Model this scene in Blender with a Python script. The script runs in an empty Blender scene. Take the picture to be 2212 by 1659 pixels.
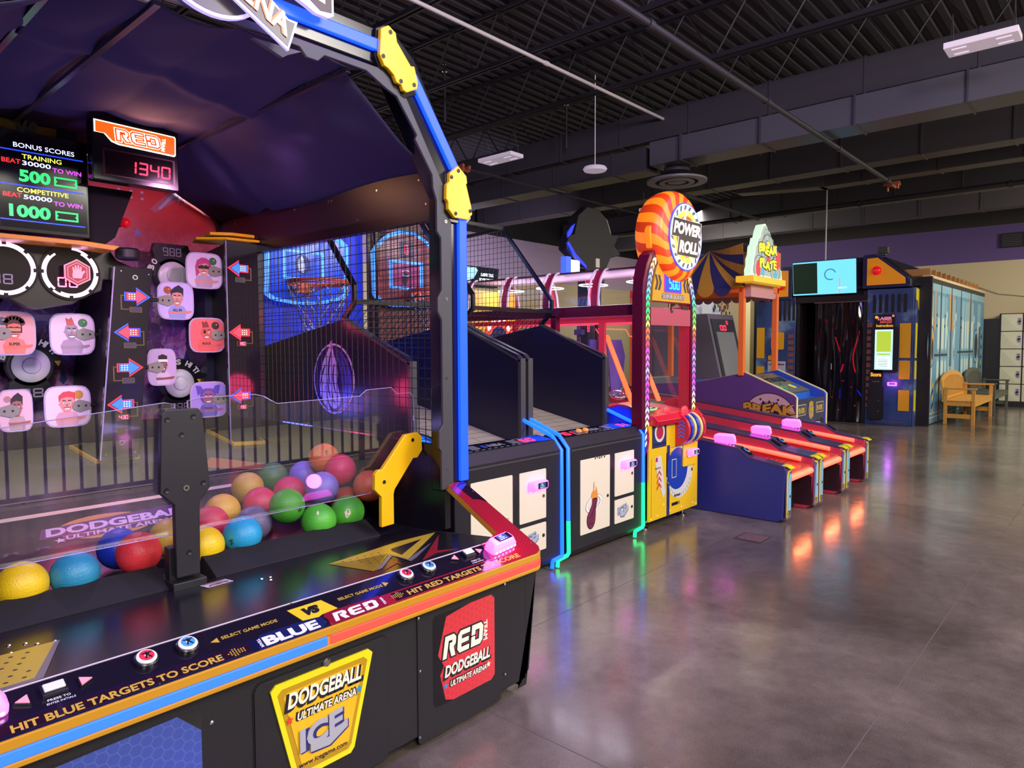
import bpy, math, random
import numpy as np
from mathutils import Vector, Matrix
random.seed(7)
S = bpy.context.scene
COL = S.collection
PI = math.pi

# ------------------------------------------------------------------ camera
PITCH, ROLL, YAW, FPX = 0.0550234, -0.00405295, 0.73027827, 1499.93
cy_, sy_ = math.cos(YAW), math.sin(YAW)
fwd = Vector((math.cos(PITCH)*cy_, math.cos(PITCH)*sy_, -math.sin(PITCH)))
rt = Vector((sy_, -cy_, 0)); up = rt.cross(fwd)
rt2 = rt*math.cos(ROLL) + up*math.sin(ROLL); up2 = up*math.cos(ROLL) - rt*math.sin(ROLL)
cam_d = bpy.data.cameras.new('camera'); cam_d.sensor_width = 36; cam_d.lens = FPX/2212*36
cam_d.clip_start = 0.05; cam_d.clip_end = 100
cam = bpy.data.objects.new('camera', cam_d); COL.objects.link(cam)
M = Matrix(((rt2.x, up2.x, -fwd.x, 0), (rt2.y, up2.y, -fwd.y, 0), (rt2.z, up2.z, -fwd.z, 1.5), (0, 0, 0, 1)))
cam.matrix_world = M
S.camera = cam
# ------------------------------------------------------------------ world, exposure
S.view_settings.view_transform = 'Standard'; S.view_settings.look = 'None'
S.view_settings.gamma = 1; S.view_settings.use_curve_mapping = False
S.view_settings.exposure = 0.12
W = bpy.data.worlds.new('world'); S.world = W; W.use_nodes = True
W.node_tree.nodes['Background'].inputs[0].default_value = (0.30, 0.28, 0.42, 1)
W.node_tree.nodes['Background'].inputs[1].default_value = 0.05
S.cycles.max_bounces = 6; S.cycles.transparent_max_bounces = 16
S.cycles.sample_clamp_indirect = 4; S.cycles.use_denoising = True
S.cycles.caustics_reflective = False; S.cycles.caustics_refractive = False

def area(name, loc, target, size, power, color=(1, 1, 1), sy=None):
    d = bpy.data.lights.new(name, 'AREA'); d.energy = power; d.color = color
    d.shape = 'RECTANGLE'; d.size = size; d.size_y = sy or size
    o = bpy.data.objects.new(name, d); COL.objects.link(o); o.location = loc
    o.rotation_euler = (Vector(target)-Vector(loc)).to_track_quat('-Z', 'Y').to_euler()
    return o
def point(name, loc, power, color, r=0.05):
    d = bpy.data.lights.new(name, 'POINT'); d.energy = power; d.color = color; d.shadow_soft_size = r
    o = bpy.data.objects.new(name, d); COL.objects.link(o); o.location = loc
    return o
def spot(name, loc, target, power, color, ang=60, blend=.8, r=.05):
    d = bpy.data.lights.new(name, 'SPOT'); d.energy = power; d.color = color; d.shadow_soft_size = r
    d.spot_size = math.radians(ang); d.spot_blend = blend
    o = bpy.data.objects.new(name, d); COL.objects.link(o); o.location = loc
    o.rotation_euler = (Vector(target)-Vector(loc)).to_track_quat('-Z', 'Y').to_euler()
    return o
# the hall's own ceiling lights outside the picture (behind and beside the camera)
area('hall_light', (-1.5, -3.5, 4.4), (1.6, 2.4, 0.6), 1.6, 330, (1.0, 0.93, 0.86))
area('hall_light', (4.5, -3.0, 4.6), (4.6, 2.6, 0.6), 2.0, 300, (1.0, 0.93, 0.86))
area('hall_light', (10.5, -4.5, 4.6), (9.5, 1.0, 0.0), 2.5, 360, (1.0, 0.90, 0.74))
area('hall_light', (16.5, -2.0, 4.4), (17.5, 2.6, 1.0), 2.0, 340, (1.0, 0.90, 0.70))
area('hall_light', (16.0, 9.0, 4.2), (20.5, 8.0, 1.5), 1.6, 160, (1.0, 0.93, 0.78))
# added violet fill lamps above the game row, no fixtures there
area('violet_fill', (2.2, 0.4, 4.5), (3.2, 3.4, 1.0), 1.2, 95, (.40, .28, 1.0))
area('violet_fill', (6.0, 0.8, 4.5), (5.6, 3.2, .6), 1.2, 45, (.50, .32, 1.0))
area('violet_fill', (-1.0, 1.0, 4.2), (1.2, 2.6, .8), 1.0, 70, (.45, .30, 1.0))
area('hall_light', (11.0, 9.0, 3.2), (11.0, 12.6, 2.6), 1.2, 90, (0.80, 0.70, 1.0))  # added light for the back wall, no fixture there
# LED wash lamps inside the throwing game
spot('game_lamp', (1.9, 3.0, 2.5), (1.75, 4.7, 1.6), 34, (1.0, 0.42, 0.85), 80)
spot('game_lamp', (0.8, 3.1, 2.4), (1.0, 4.6, 1.4), 34, (0.95, 0.45, 0.95), 80)
spot('game_lamp', (1.3, 3.9, 1.9), (1.0, 3.3, 0.6), 26, (0.55, 0.30, 1.0), 90)
spot('game_lamp', (2.0, 3.6, 1.9), (1.75, 3.7, 0.7), 22, (0.20, 0.15, 1.0), 70)
spot('game_lamp', (1.15, 3.9, 1.5), (1.1, 3.55, 0.72), 10, (1.0, 0.06, 0.12), 60)
area('canopy_fill', (1.25, 3.3, 1.0), (1.3, 3.4, 2.6), .8, 9, (.42, .34, 1.0), .6)  # added violet fill that lifts the canopy underside, not a lamp of the game
area('sign_spill', (1.45, 3.76, 2.52), (1.5, 3.5, 2.68), .25, 1.6, (1.0, .42, .18), .08)

# ------------------------------------------------------------------ colours and materials
def lin(h):
    if isinstance(h, (tuple, list)): return tuple(h)+(1,) if len(h) == 3 else tuple(h)
    h = h.lstrip('#'); c = [int(h[i:i+2], 16)/255 for i in (0, 2, 4)]
    return tuple((x/12.92 if x <= .04045 else ((x+.055)/1.055)**2.4) for x in c)+(1,)
MATS = {}
def mat(name, col='#808080', rough=.5, metal=0, emit=0, ecol=None, spec=.5, alpha=1, bump=0, bscale=80, noise=0, nscale=6, coat=0, trans=0):
    if name in MATS: return MATS[name]
    m = bpy.data.materials.new(name); m.use_nodes = True; nt = m.node_tree
    b = nt.nodes['Principled BSDF']; c = lin(col)
    b.inputs['Base Color'].default_value = c; b.inputs['Roughness'].default_value = rough
    b.inputs['Metallic'].default_value = metal; b.inputs['Specular IOR Level'].default_value = spec
    b.inputs['Coat Weight'].default_value = coat
    if emit:
        b.inputs['Emission Color'].default_value = lin(ecol or col); b.inputs['Emission Strength'].default_value = emit
    if alpha < 1: b.inputs['Alpha'].default_value = alpha
    if trans: b.inputs['Transmission Weight'].default_value = trans
    if bump or noise:
        tc = nt.nodes.new('ShaderNodeTexCoord'); n = nt.nodes.new('ShaderNodeTexNoise')
        nt.links.new(tc.outputs['Object'], n.inputs['Vector'])
        n.inputs['Scale'].default_value = bscale if bump else nscale; n.inputs['Detail'].default_value = 4
        if bump:
            bp = nt.nodes.new('ShaderNodeBump'); bp.inputs['Strength'].default_value = bump; bp.inputs['Distance'].default_value = .004
            nt.links.new(n.outputs['Fac'], bp.inputs['Height']); nt.links.new(bp.outputs['Normal'], b.inputs['Normal'])
        if noise:
            n2 = nt.nodes.new('ShaderNodeTexNoise'); n2.inputs['Scale'].default_value = nscale; n2.inputs['Detail'].default_value = 5
            nt.links.new(tc.outputs['Object'], n2.inputs['Vector'])
            r = nt.nodes.new('ShaderNodeMix'); r.data_type = 'RGBA'
            r.inputs[6].default_value = tuple(x*(1-noise) for x in c[:3])+(1,); r.inputs[7].default_value = tuple(min(1, x*(1+noise)) for x in c[:3])+(1,)
            nt.links.new(n2.outputs['Fac'], r.inputs[0]); nt.links.new(r.outputs[2], b.inputs['Base Color'])
    MATS[name] = m
    return m
def emis(name, col, s=3.0, base=None): return mat(name, base or col, .4, 0, s, col)
def node_ramp(nt, fac, stops, interp='LINEAR'):
    r = nt.nodes.new('ShaderNodeValToRGB'); r.color_ramp.interpolation = interp
    e = r.color_ramp.elements
    while len(e) < len(stops): e.new(.5)
    for i, (p, c) in enumerate(stops): e[i].position = p; e[i].color = lin(c)
    if fac is not None: nt.links.new(fac, r.inputs[0])
    return r
def clear_mat(name, tint='#ffffff', rough=.03, refl=1.0, opac=.04, col='#c0c0d8'):
    """thin clear plastic: see-through with a fresnel reflection and a slight film"""
    if name in MATS: return MATS[name]
    m = bpy.data.materials.new(name); m.use_nodes = True; nt = m.node_tree; nt.nodes.clear()
    out = nt.nodes.new('ShaderNodeOutputMaterial'); tr = nt.nodes.new('ShaderNodeBsdfTransparent'); tr.inputs[0].default_value = lin(tint)
    gl = nt.nodes.new('ShaderNodeBsdfGlossy'); gl.inputs['Roughness'].default_value = rough
    df = nt.nodes.new('ShaderNodeBsdfDiffuse'); df.inputs[0].default_value = lin(col)
    fr = nt.nodes.new('ShaderNodeFresnel'); ge = nt.nodes.new('ShaderNodeNewGeometry'); mi = nt.nodes.new('ShaderNodeMapRange'); mi.inputs[3].default_value = 1.5; mi.inputs[4].default_value = .66667
    nt.links.new(ge.outputs['Backfacing'], mi.inputs[0]); nt.links.new(mi.outputs[0], fr.inputs[0])
    ml = nt.nodes.new('ShaderNodeMath'); ml.operation = 'MULTIPLY'; ml.inputs[1].default_value = refl
    nt.links.new(fr.outputs[0], ml.inputs[0])
    m0 = nt.nodes.new('ShaderNodeMixShader'); m0.inputs[0].default_value = opac
    nt.links.new(tr.outputs[0], m0.inputs[1]); nt.links.new(df.outputs[0], m0.inputs[2])
    m1 = nt.nodes.new('ShaderNodeMixShader'); nt.links.new(ml.outputs[0], m1.inputs[0])
    nt.links.new(m0.outputs[0], m1.inputs[1]); nt.links.new(gl.outputs[0], m1.inputs[2])
    nt.links.new(m1.outputs[0], out.inputs[0]); MATS[name] = m
    return m

# ------------------------------------------------------------------ mesh helpers
X, Y, Z = Vector((1, 0, 0)), Vector((0, 1, 0)), Vector((0, 0, 1))
class F:
    """a plane to draw on: origin p, right u, up v, outward n"""
    def __init__(s, p, u, v):
        s.p, s.u, s.v = Vector(p), Vector(u).normalized(), Vector(v).normalized(); s.n = s.u.cross(s.v).normalized()
    def at(s, a, b, h=0): return s.p+s.u*a+s.v*b+s.n*h
    def sub(s, a, b, h=0, rot=0):
        c, q = math.cos(rot), math.sin(rot)
        return F(s.at(a, b, h), s.u*c+s.v*q, s.v*c-s.u*q)
def front(y, x=0, z=0): return F((x, y, z), X, Z)
def left(x, y=0, z=0): return F((x, y, z), -Y, Z)      # faces -X ; u runs towards -Y
class MB:
    def __init__(s): s.v, s.f, s.m, s.cur = [], [], [], 0
    def add(s, vs, fs, m=None):
        b = len(s.v); s.v += [tuple(q) for q in vs]; s.f += [tuple(i+b for i in f) for f in fs]
        s.m += [s.cur if m is None else m]*len(fs); return s
    def box(s, x0, x1, y0, y1, z0, z1, m=None):
        return s.add([(x0,y0,z0),(x1,y0,z0),(x1,y1,z0),(x0,y1,z0),(x0,y0,z1),(x1,y0,z1),(x1,y1,z1),(x0,y1,z1)],
                     [(0,3,2,1),(4,5,6,7),(0,1,5,4),(1,2,6,5),(2,3,7,6),(3,0,4,7)], m)
    def fbox(s, f, a0, a1, b0, b1, h0, h1, m=None):
        return s.prism(f, [(a0,b0),(a1,b0),(a1,b1),(a0,b1)], h0, h1, m)
    def prism(s, f, pts, h0=0, h1=.002, m=None):
        n = len(pts)
        A = sum(pts[i][0]*pts[(i+1) % n][1]-pts[(i+1) % n][0]*pts[i][1] for i in range(n))
        if A < 0: pts = pts[::-1]
        vs = [f.at(a, b, h0) for a, b in pts]+[f.at(a, b, h1) for a, b in pts]
        fs = [tuple(range(n-1, -1, -1)), tuple(range(n, 2*n))]+[(i, (i+1) % n, n+(i+1) % n, n+i) for i in range(n)]
        return s.add(vs, fs, m)
    def disc(s, f, a, b, r, h0=0, h1=.002, n=24, m=None, ry=None, a0=0, a1=2*PI):
        ry = ry or r; full = abs(a1-a0-2*PI) < 1e-6
        pts = [(a+r*math.cos(a0+(a1-a0)*i/n), b+ry*math.sin(a0+(a1-a0)*i/n)) for i in range(n if full else n+1)]
        return s.prism(f, pts, h0, h1, m)
    def ring(s, f, a, b, r0, r1, h0=0, h1=.002, n=32, m=None, a0=0, a1=2*PI, k=1.0):
        full = abs(a1-a0-2*PI) < 1e-6; N = n if full else n+1
        c = [(math.cos(a0+(a1-a0)*i/n), k*math.sin(a0+(a1-a0)*i/n)) for i in range(N)]
        vs = []
        for r, h in ((r0, h0), (r1, h0), (r1, h1), (r0, h1)): vs += [f.at(a+r*p, b+r*q, h) for p, q in c]
        fs = []
        for i in range(n):
            j = (i+1) % N
            for q in range(4):
                w = (q+1) % 4; fs.append((q*N+i, q*N+j, w*N+j, w*N+i)[::-1])
        if not full: fs += [(0, N, 2*N, 3*N), (N-1, 4*N-1, 3*N-1, 2*N-1)]
        return s.add(vs, fs, m)
    def tube(s, pts, r, n=8, closed=False, m=None, cap=True, flat=None):
        P = [Vector(p) for p in pts]; N = len(P); vs = []; prev = None
        for i, p in enumerate(P):
            if closed: d = (P[(i+1) % N]-P[i-1])
            else: d = P[min(i+1, N-1)]-P[max(i-1, 0)]
            d = d.normalized() if d.length > 1e-9 else Z
            if prev is None:
                a = Z if abs(d.z) < .9 else X
                e1 = d.cross(a).normalized()
            else:
                e1 = (prev-d*prev.dot(d)); e1 = e1.normalized() if e1.length > 1e-6 else d.cross(Z).normalized()
            prev = e1; e2 = d.cross(e1); rr = r[i] if isinstance(r, (list, tuple)) else r
            for k in range(n):
                t = 2*PI*(k+.5)/n; vs.append(p+e1*rr*math.cos(t)+e2*rr*math.sin(t)*(flat or 1))
        fs = []
        for i in range(N if closed else N-1):
            j = (i+1) % N
            for k in range(n):
                l = (k+1) % n; fs.append((i*n+k, i*n+l, j*n+l, j*n+k))
        if cap and not closed: fs += [tuple(range(n-1, -1, -1)), tuple(range((N-1)*n, N*n))]
        return s.add(vs, fs, m)
    def lathe(s, f, prof, n=28, m=None, k=1.0):
        """prof: (radius, height) along f.n"""
        vs = []
        for r, h in prof: vs += [f.at(r*math.cos(2*PI*i/n), k*r*math.sin(2*PI*i/n), h) for i in range(n)]
        fs = [(a*n+i, a*n+(i+1) % n, (a+1)*n+(i+1) % n, (a+1)*n+i) for a in range(len(prof)-1) for i in range(n)]
        fs += [tuple(range(n-1, -1, -1)), tuple(range((len(prof)-1)*n, len(prof)*n))]
        return s.add(vs, fs, m)
    def sphere(s, c, r, nu=20, nv=12, m=None, sc=(1, 1, 1)):
        c = Vector(c); vs = [c+Vector((0, 0, -r*sc[2]))]
        for j in range(1, nv):
            t = PI*j/nv
            vs += [c+Vector((r*sc[0]*math.sin(t)*math.cos(2*PI*i/nu), r*sc[1]*math.sin(t)*math.sin(2*PI*i/nu), -r*sc[2]*math.cos(t))) for i in range(nu)]
        vs.append(c+Vector((0, 0, r*sc[2]))); L = len(vs)-1
        fs = [(0, 1+(i+1) % nu, 1+i) for i in range(nu)]
        fs += [(1+j*nu+i, 1+j*nu+(i+1) % nu, 1+(j+1)*nu+(i+1) % nu, 1+(j+1)*nu+i) for j in range(nv-2) for i in range(nu)]
        fs += [(1+(nv-2)*nu+i, 1+(nv-2)*nu+(i+1) % nu, L) for i in range(nu)]
        return s.add(vs, fs, m)
    def quad(s, a, b, c, d, m=None): return s.add([a, b, c, d], [(0, 1, 2, 3)], m)
    def grid(s, fn, nu, nv, m=None):
        vs = [fn(i/nu, j/nv) for j in range(nv+1) for i in range(nu+1)]
        fs = [(j*(nu+1)+i, j*(nu+1)+i+1, (j+1)*(nu+1)+i+1, (j+1)*(nu+1)+i) for j in range(nv) for i in range(nu)]
        return s.add(vs, fs, m)
    def text(s, f, body, a, b, w, h, t=.0015, m=None, bold=.02, shear=0, h0=0.0006, warp=None):
        key = (body, bold, shear); 
        if key not in TXT:
            c = bpy.data.curves.new('lettering', 'FONT'); c.body = body; c.offset = bold; c.shear = shear; c.resolution_u = 3
            o = bpy.data.objects.new('lettering', c); me = bpy.data.meshes.new_from_object(o)
            TXT[key] = ([tuple(v.co) for v in me.vertices], [tuple(p.vertices) for p in me.polygons])
            bpy.data.objects.remove(o); bpy.data.curves.remove(c); bpy.data.meshes.remove(me)
        vs, fs = TXT[key]
        if not vs: return s
        x0, x1 = min(v[0] for v in vs), max(v[0] for v in vs); y0, y1 = min(v[1] for v in vs), max(v[1] for v in vs)
        out = []
        for v in vs:
            q = (v[0]-x0)/(x1-x0); r = (v[1]-y0)/(y1-y0)
            if warp: q, r = warp(q, r)
            out.append((a+w*q, b+h*r))
        if t <= 0: return s.add([f.at(p, q, h0) for p, q in out], fs, m)
        # front face plus rim so that the lettering has thickness
        N = len(out); V = [f.at(p, q, h0+t) for p, q in out]+[f.at(p, q, h0) for p, q in out]
        from collections import Counter
        E = Counter()
        for p in fs:
            for i in range(len(p)):
                E[(p[i], p[(i+1) % len(p)])] += 1
        rim = [(e[1], e[0], e[0]+N, e[1]+N) for e in E if (e[1], e[0]) not in E]
        return s.add(V, list(fs)+rim, m)
    def seg7(s, f, txt, a, b, w, h, t=None, gap=.25, m=None, h0=.001, slant=0):
        n = len(txt); cw = w/(n+(n-1)*gap); t = t or cw*.16
        T = {'0': 'abcdef', '1': 'bc', '2': 'abged', '3': 'abgcd', '4': 'fgbc', '5': 'afgcd', '6': 'afgedc', '7': 'abc', '8': 'abcdefg', '9': 'abcdfg', ' ': ''}
        for i, ch in enumerate(txt):
            x = a+i*cw*(1+gap); H = h/2
            P = {'a': (x+t*.6, b+h-t, x+cw-t*.6, b+h), 'g': (x+t*.6, b+H-t/2, x+cw-t*.6, b+H+t/2), 'd': (x+t*.6, b, x+cw-t*.6, b+t),
                 'f': (x, b+H+t*.3, x+t, b+h-t*.4), 'b': (x+cw-t, b+H+t*.3, x+cw, b+h-t*.4), 'e': (x, b+t*.4, x+t, b+H-t*.3), 'c': (x+cw-t, b+t*.4, x+cw, b+H-t*.3)}
            for k in T[ch]:
                x0, y0, x1, y1 = P[k]
                s.prism(f, [(x0+slant*(y0-b), y0), (x1+slant*(y0-b), y0), (x1+slant*(y1-b), y1), (x0+slant*(y1-b), y1)], h0, h0+.001, m)
        return s
TXT = {}
def red_glyphs(mb, f, a, b, w, h, t, m, h0, grow=0, lean=.10):
    """the angular RED wordmark as polygons"""
    R = [(0, 0), (.10, 1), (.80, 1), (1, .84), (1, .54), (.84, .42), (1.02, 0), (.70, 0), (.50, .40), (.50, .64), (.70, .64), (.70, .76), (.40, .76), (.30, 0)]
    E_ = [(.20, 0), (0, .18), (0, .82), (.20, 1), (1, 1), (1, .78), (.32, .78), (.32, .60), (.92, .60), (.92, .40), (.32, .40), (.32, .22), (1, .22), (1, 0)]
    D_ = [(.06, 1), (.80, 1), (1, .82), (1, .18), (.80, 0), (0, 0), (0, .02), (.68, .02), (.68, .02), (.70, .25), (.70, .72), (.62, .78), (.34, .78), (.34, .60), (.54, .60), (.54, .40), (.34, .40), (.34, .25), (.0, .25)]
    D_ = [(0, 0), (.80, 0), (1, .18), (1, .82), (.80, 1), (0, 1), (0, .53), (.32, .53), (.32, .74), (.68, .74), (.68, .26), (.32, .26), (.32, .47), (0, .47)]
    cw = w*.30; gp = w*.05
    for i, P_ in enumerate((R, E_, D_)):
        cx_, cy_2 = .5, .5; pts = []
        for p, q in P_:
            u, v = p*cw, q*h; pts.append((a+i*(cw+gp)+u+lean*v, b+v))
        if grow:
            A_ = sum(pts[k][0]*pts[(k+1) % len(pts)][1]-pts[(k+1) % len(pts)][0]*pts[k][1] for k in range(len(pts))); s_ = 1 if A_ > 0 else -1
            np_ = []
            for k in range(len(pts)):
                d1 = (Vector(pts[k])-Vector(pts[k-1])).normalized(); d2 = (Vector(pts[(k+1) % len(pts)])-Vector(pts[k])).normalized(); n1 = Vector((d1.y, -d1.x))*s_; n2 = Vector((d2.y, -d2.x))*s_; nn = n1+n2
                nn = nn/max(.6, nn.dot(n1)) if nn.length > 1e-6 else n1; np_.append((pts[k][0]+nn.x*grow, pts[k][1]+nn.y*grow))
            pts = np_
        mb.prism(f, pts, h0, h0+t, m)
def rrect(a0, a1, b0, b1, r, n=5):
    P = []
    for cx, cy, q in ((a1-r, b1-r, 0), (a0+r, b1-r, 1), (a0+r, b0+r, 2), (a1-r, b0+r, 3)):
        P += [(cx+r*math.cos(PI/2*(q+i/n)), cy+r*math.sin(PI/2*(q+i/n))) for i in range(n+1)]
    return P
def smooth(P, n=4, closed=True):
    """Catmull-Rom through the points"""
    o = []; N = len(P)
    for i in range(N if closed else N-1):
        p0, p1, p2, p3 = [Vector(P[j % N]) if closed else Vector(P[min(max(j, 0), N-1)]) for j in (i-1, i, i+1, i+2)]
        for k in range(n):
            t = k/n; o.append(tuple(.5*((2*p1)+(p2-p0)*t+(2*p0-5*p1+4*p2-p3)*t*t+(3*p1-p0-3*p2+p3)*t**3)))
    return o
def sliver(pts, w, tip=.1, n=5):
    """tapering curved stroke as a polygon"""
    c = [Vector(p) for p in smooth(pts, n, False)]+[Vector(pts[-1])]; L, R = [], []
    for i, p in enumerate(c):
        d = (c[min(i+1, len(c)-1)]-c[max(i-1, 0)]).normalized(); nn = Vector((-d.y, d.x)); u = i/(len(c)-1); ww = w*(tip+(1-tip)*math.sin(PI*min(1, .15+.85*u)) if u < 1 else 0)/2
        L.append(tuple(p+nn*ww)); R.append(tuple(p-nn*ww))
    return L+R[::-1]
def star(cx, cy, r, n=5, k=.42, rot=PI/2):
    return [(cx+(r if i % 2 == 0 else r*k)*math.cos(rot+PI*i/n), cy+(r if i % 2 == 0 else r*k)*math.sin(rot+PI*i/n)) for i in range(2*n)]
def seg_arc(cx, cy, r, a0, a1, n=12, k=1): return [(cx+r*math.cos(a0+(a1-a0)*i/n), cy+k*r*math.sin(a0+(a1-a0)*i/n)) for i in range(n+1)]

def root_loc(p):
    v = Vector((0, 0, 0))
    while p: v = v+Vector(p.location); p = p.parent
    return v
SPLIT = {'levelling_foot', 'panel_screw', 'bolt', 'trim_screw', 'header_screw', 'pillar_screw', 'rivet', 'hanger', 'duct_flange', 'canopy_rod', 'side_bulge', 'ceiling_halo', 'lane_digit', 'blue_edge', 'lane_mast',
         'side_wall_pair', 'mesh_frame', 'lane_panels', 'clear_scoop', 'led', 'edge_trim', 'inner_bracket', 'paddle_button', 'start_button', 'laser_glow', 'corner_panel', 'orange_frame', 'inner_frame', 'tunnel_frame', 'lens', 'post_ornament', 'scuff', 'cream_edging'}
def islands(mb):
    """connected pieces of a mesh builder, pieces whose boxes touch counted as one"""
    n = len(mb.v); par = list(range(n))
    def find(i):
        while par[i] != i: par[i] = par[par[i]]; i = par[i]
        return i
    for f_ in mb.f:
        for i in f_[1:]: par[find(i)] = find(f_[0])
    comp = {}
    for i in range(n): comp.setdefault(find(i), []).append(i)
    boxes = [[k, np.array([mb.v[i] for i in v]).min(0)-.002, np.array([mb.v[i] for i in v]).max(0)+.002] for k, v in comp.items()]
    grp = list(range(len(boxes)))
    def gf(i):
        while grp[i] != i: i = grp[i]
        return i
    for i in range(len(boxes)):
        for j in range(i):
            if (boxes[i][1] <= boxes[j][2]).all() and (boxes[j][1] <= boxes[i][2]).all(): grp[gf(i)] = gf(j)
    out = {}; key = {b[0]: gf(i) for i, b in enumerate(boxes)}
    for f_, m_ in zip(mb.f, mb.m): out.setdefault(key[find(f_[0])], []).append((f_, m_))
    res = []
    for fs in out.values():
        q = MB(); idx = {}
        for f_, m_ in fs:
            for i in f_:
                if i not in idx: idx[i] = len(q.v); q.v.append(mb.v[i])
            q.f.append(tuple(idx[i] for i in f_)); q.m.append(m_)
        res.append(q)
    return res
def obj(name, mb, mats, parent=None, bevel=0, smooth=False, loc=None, label=None, cat=None, group=None, kind=None):
    if parent is not None and name in SPLIT and mb.v:
        o = None
        for q in islands(mb): o = obj1(name, q, mats, parent, bevel, smooth, loc, label, cat, group, kind)
        return o
    return obj1(name, mb, mats, parent, bevel, smooth, loc, label, cat, group, kind)
def obj1(name, mb, mats, parent=None, bevel=0, smooth=False, loc=None, label=None, cat=None, group=None, kind=None):
    me = bpy.data.meshes.new(name)
    off = root_loc(parent)
    if parent is None:
        if loc is None and mb.v:
            a = np.array(mb.v); loc = ((a[:, 0].min()+a[:, 0].max())/2, (a[:, 1].min()+a[:, 1].max())/2, a[:, 2].min())
        off = Vector(loc or (0, 0, 0))
    me.from_pydata([(v[0]-off.x, v[1]-off.y, v[2]-off.z) for v in mb.v], [], mb.f)
    if not isinstance(mats, (list, tuple)): mats = [mats]
    for m in mats: me.materials.append(m)
    for p, i in zip(me.polygons, mb.m):
        p.material_index = min(i, len(mats)-1); p.use_smooth = smooth
    o = bpy.data.objects.new(name, me); COL.objects.link(o)
    if parent is not None: o.parent = parent
    else: o.location = off
    if smooth:
        try: me.set_sharp_from_angle(angle=math.radians(40))
        except Exception: pass
    if bevel:
        b = o.modifiers.new('bevel', 'BEVEL'); b.width = bevel; b.segments = 2; b.limit_method = 'ANGLE'; b.angle_limit = math.radians(50)
    if label: o['label'] = label
    if cat: o['category'] = cat
    if group: o['group'] = group
    if kind: o['kind'] = kind
    return o
def thing(name, loc, label, cat, group=None):
    o = bpy.data.objects.new(name, None); COL.objects.link(o); o.location = loc; o.empty_display_size = .1
    o['label'] = label; o['category'] = cat
    if group: o['group'] = group
    return o
def struct(name, mb, mats, **k): return obj(name, mb, mats, kind='structure', **k)
def copy_tree(o, parent=None):
    c = o.copy(); COL.objects.link(c); c.parent = parent
    for ch in list(o.children): copy_tree(ch, c)
    return c

# common materials
BLK = mat('black_powder_coat', '#1b1920', .42, bump=.25, bscale=900)
BLKS = mat('black_gloss_laminate', '#131218', .16)
BLKM = mat('matt_black_steel', '#17161b', .5)
GRYT = mat('charcoal_trim', '#3b3b3d', .45, bump=.2, bscale=900)
SCREW = mat('bright_screw_heads', '#b8b8c0', .25, 1)
YEL = mat('yellow_acrylic', '#e9b914', .3)
WHT = mat('white_print', '#e8e8ea', .35)
CREAM = mat('cream_enamel_door', '#ddd5bb', .4)
RED = mat('red_print', '#c8202c', .3)
GOLD = mat('gold_print', '#b9942c', .35)
LEDR = emis('red_segment_led', '#ff2038', 5)
CHROME = mat('chrome', '#c8c8cc', .12, 1)
CLEAR = clear_mat('clear_acrylic', rough=.004, opac=.012, refl=2.2)
GLASS = clear_mat('clear_glass', rough=.01, opac=.01)
EDGE = mat('lit_acrylic_edge', '#9a90b4', .2, emit=.03, ecol='#c8a0ff')
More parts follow.
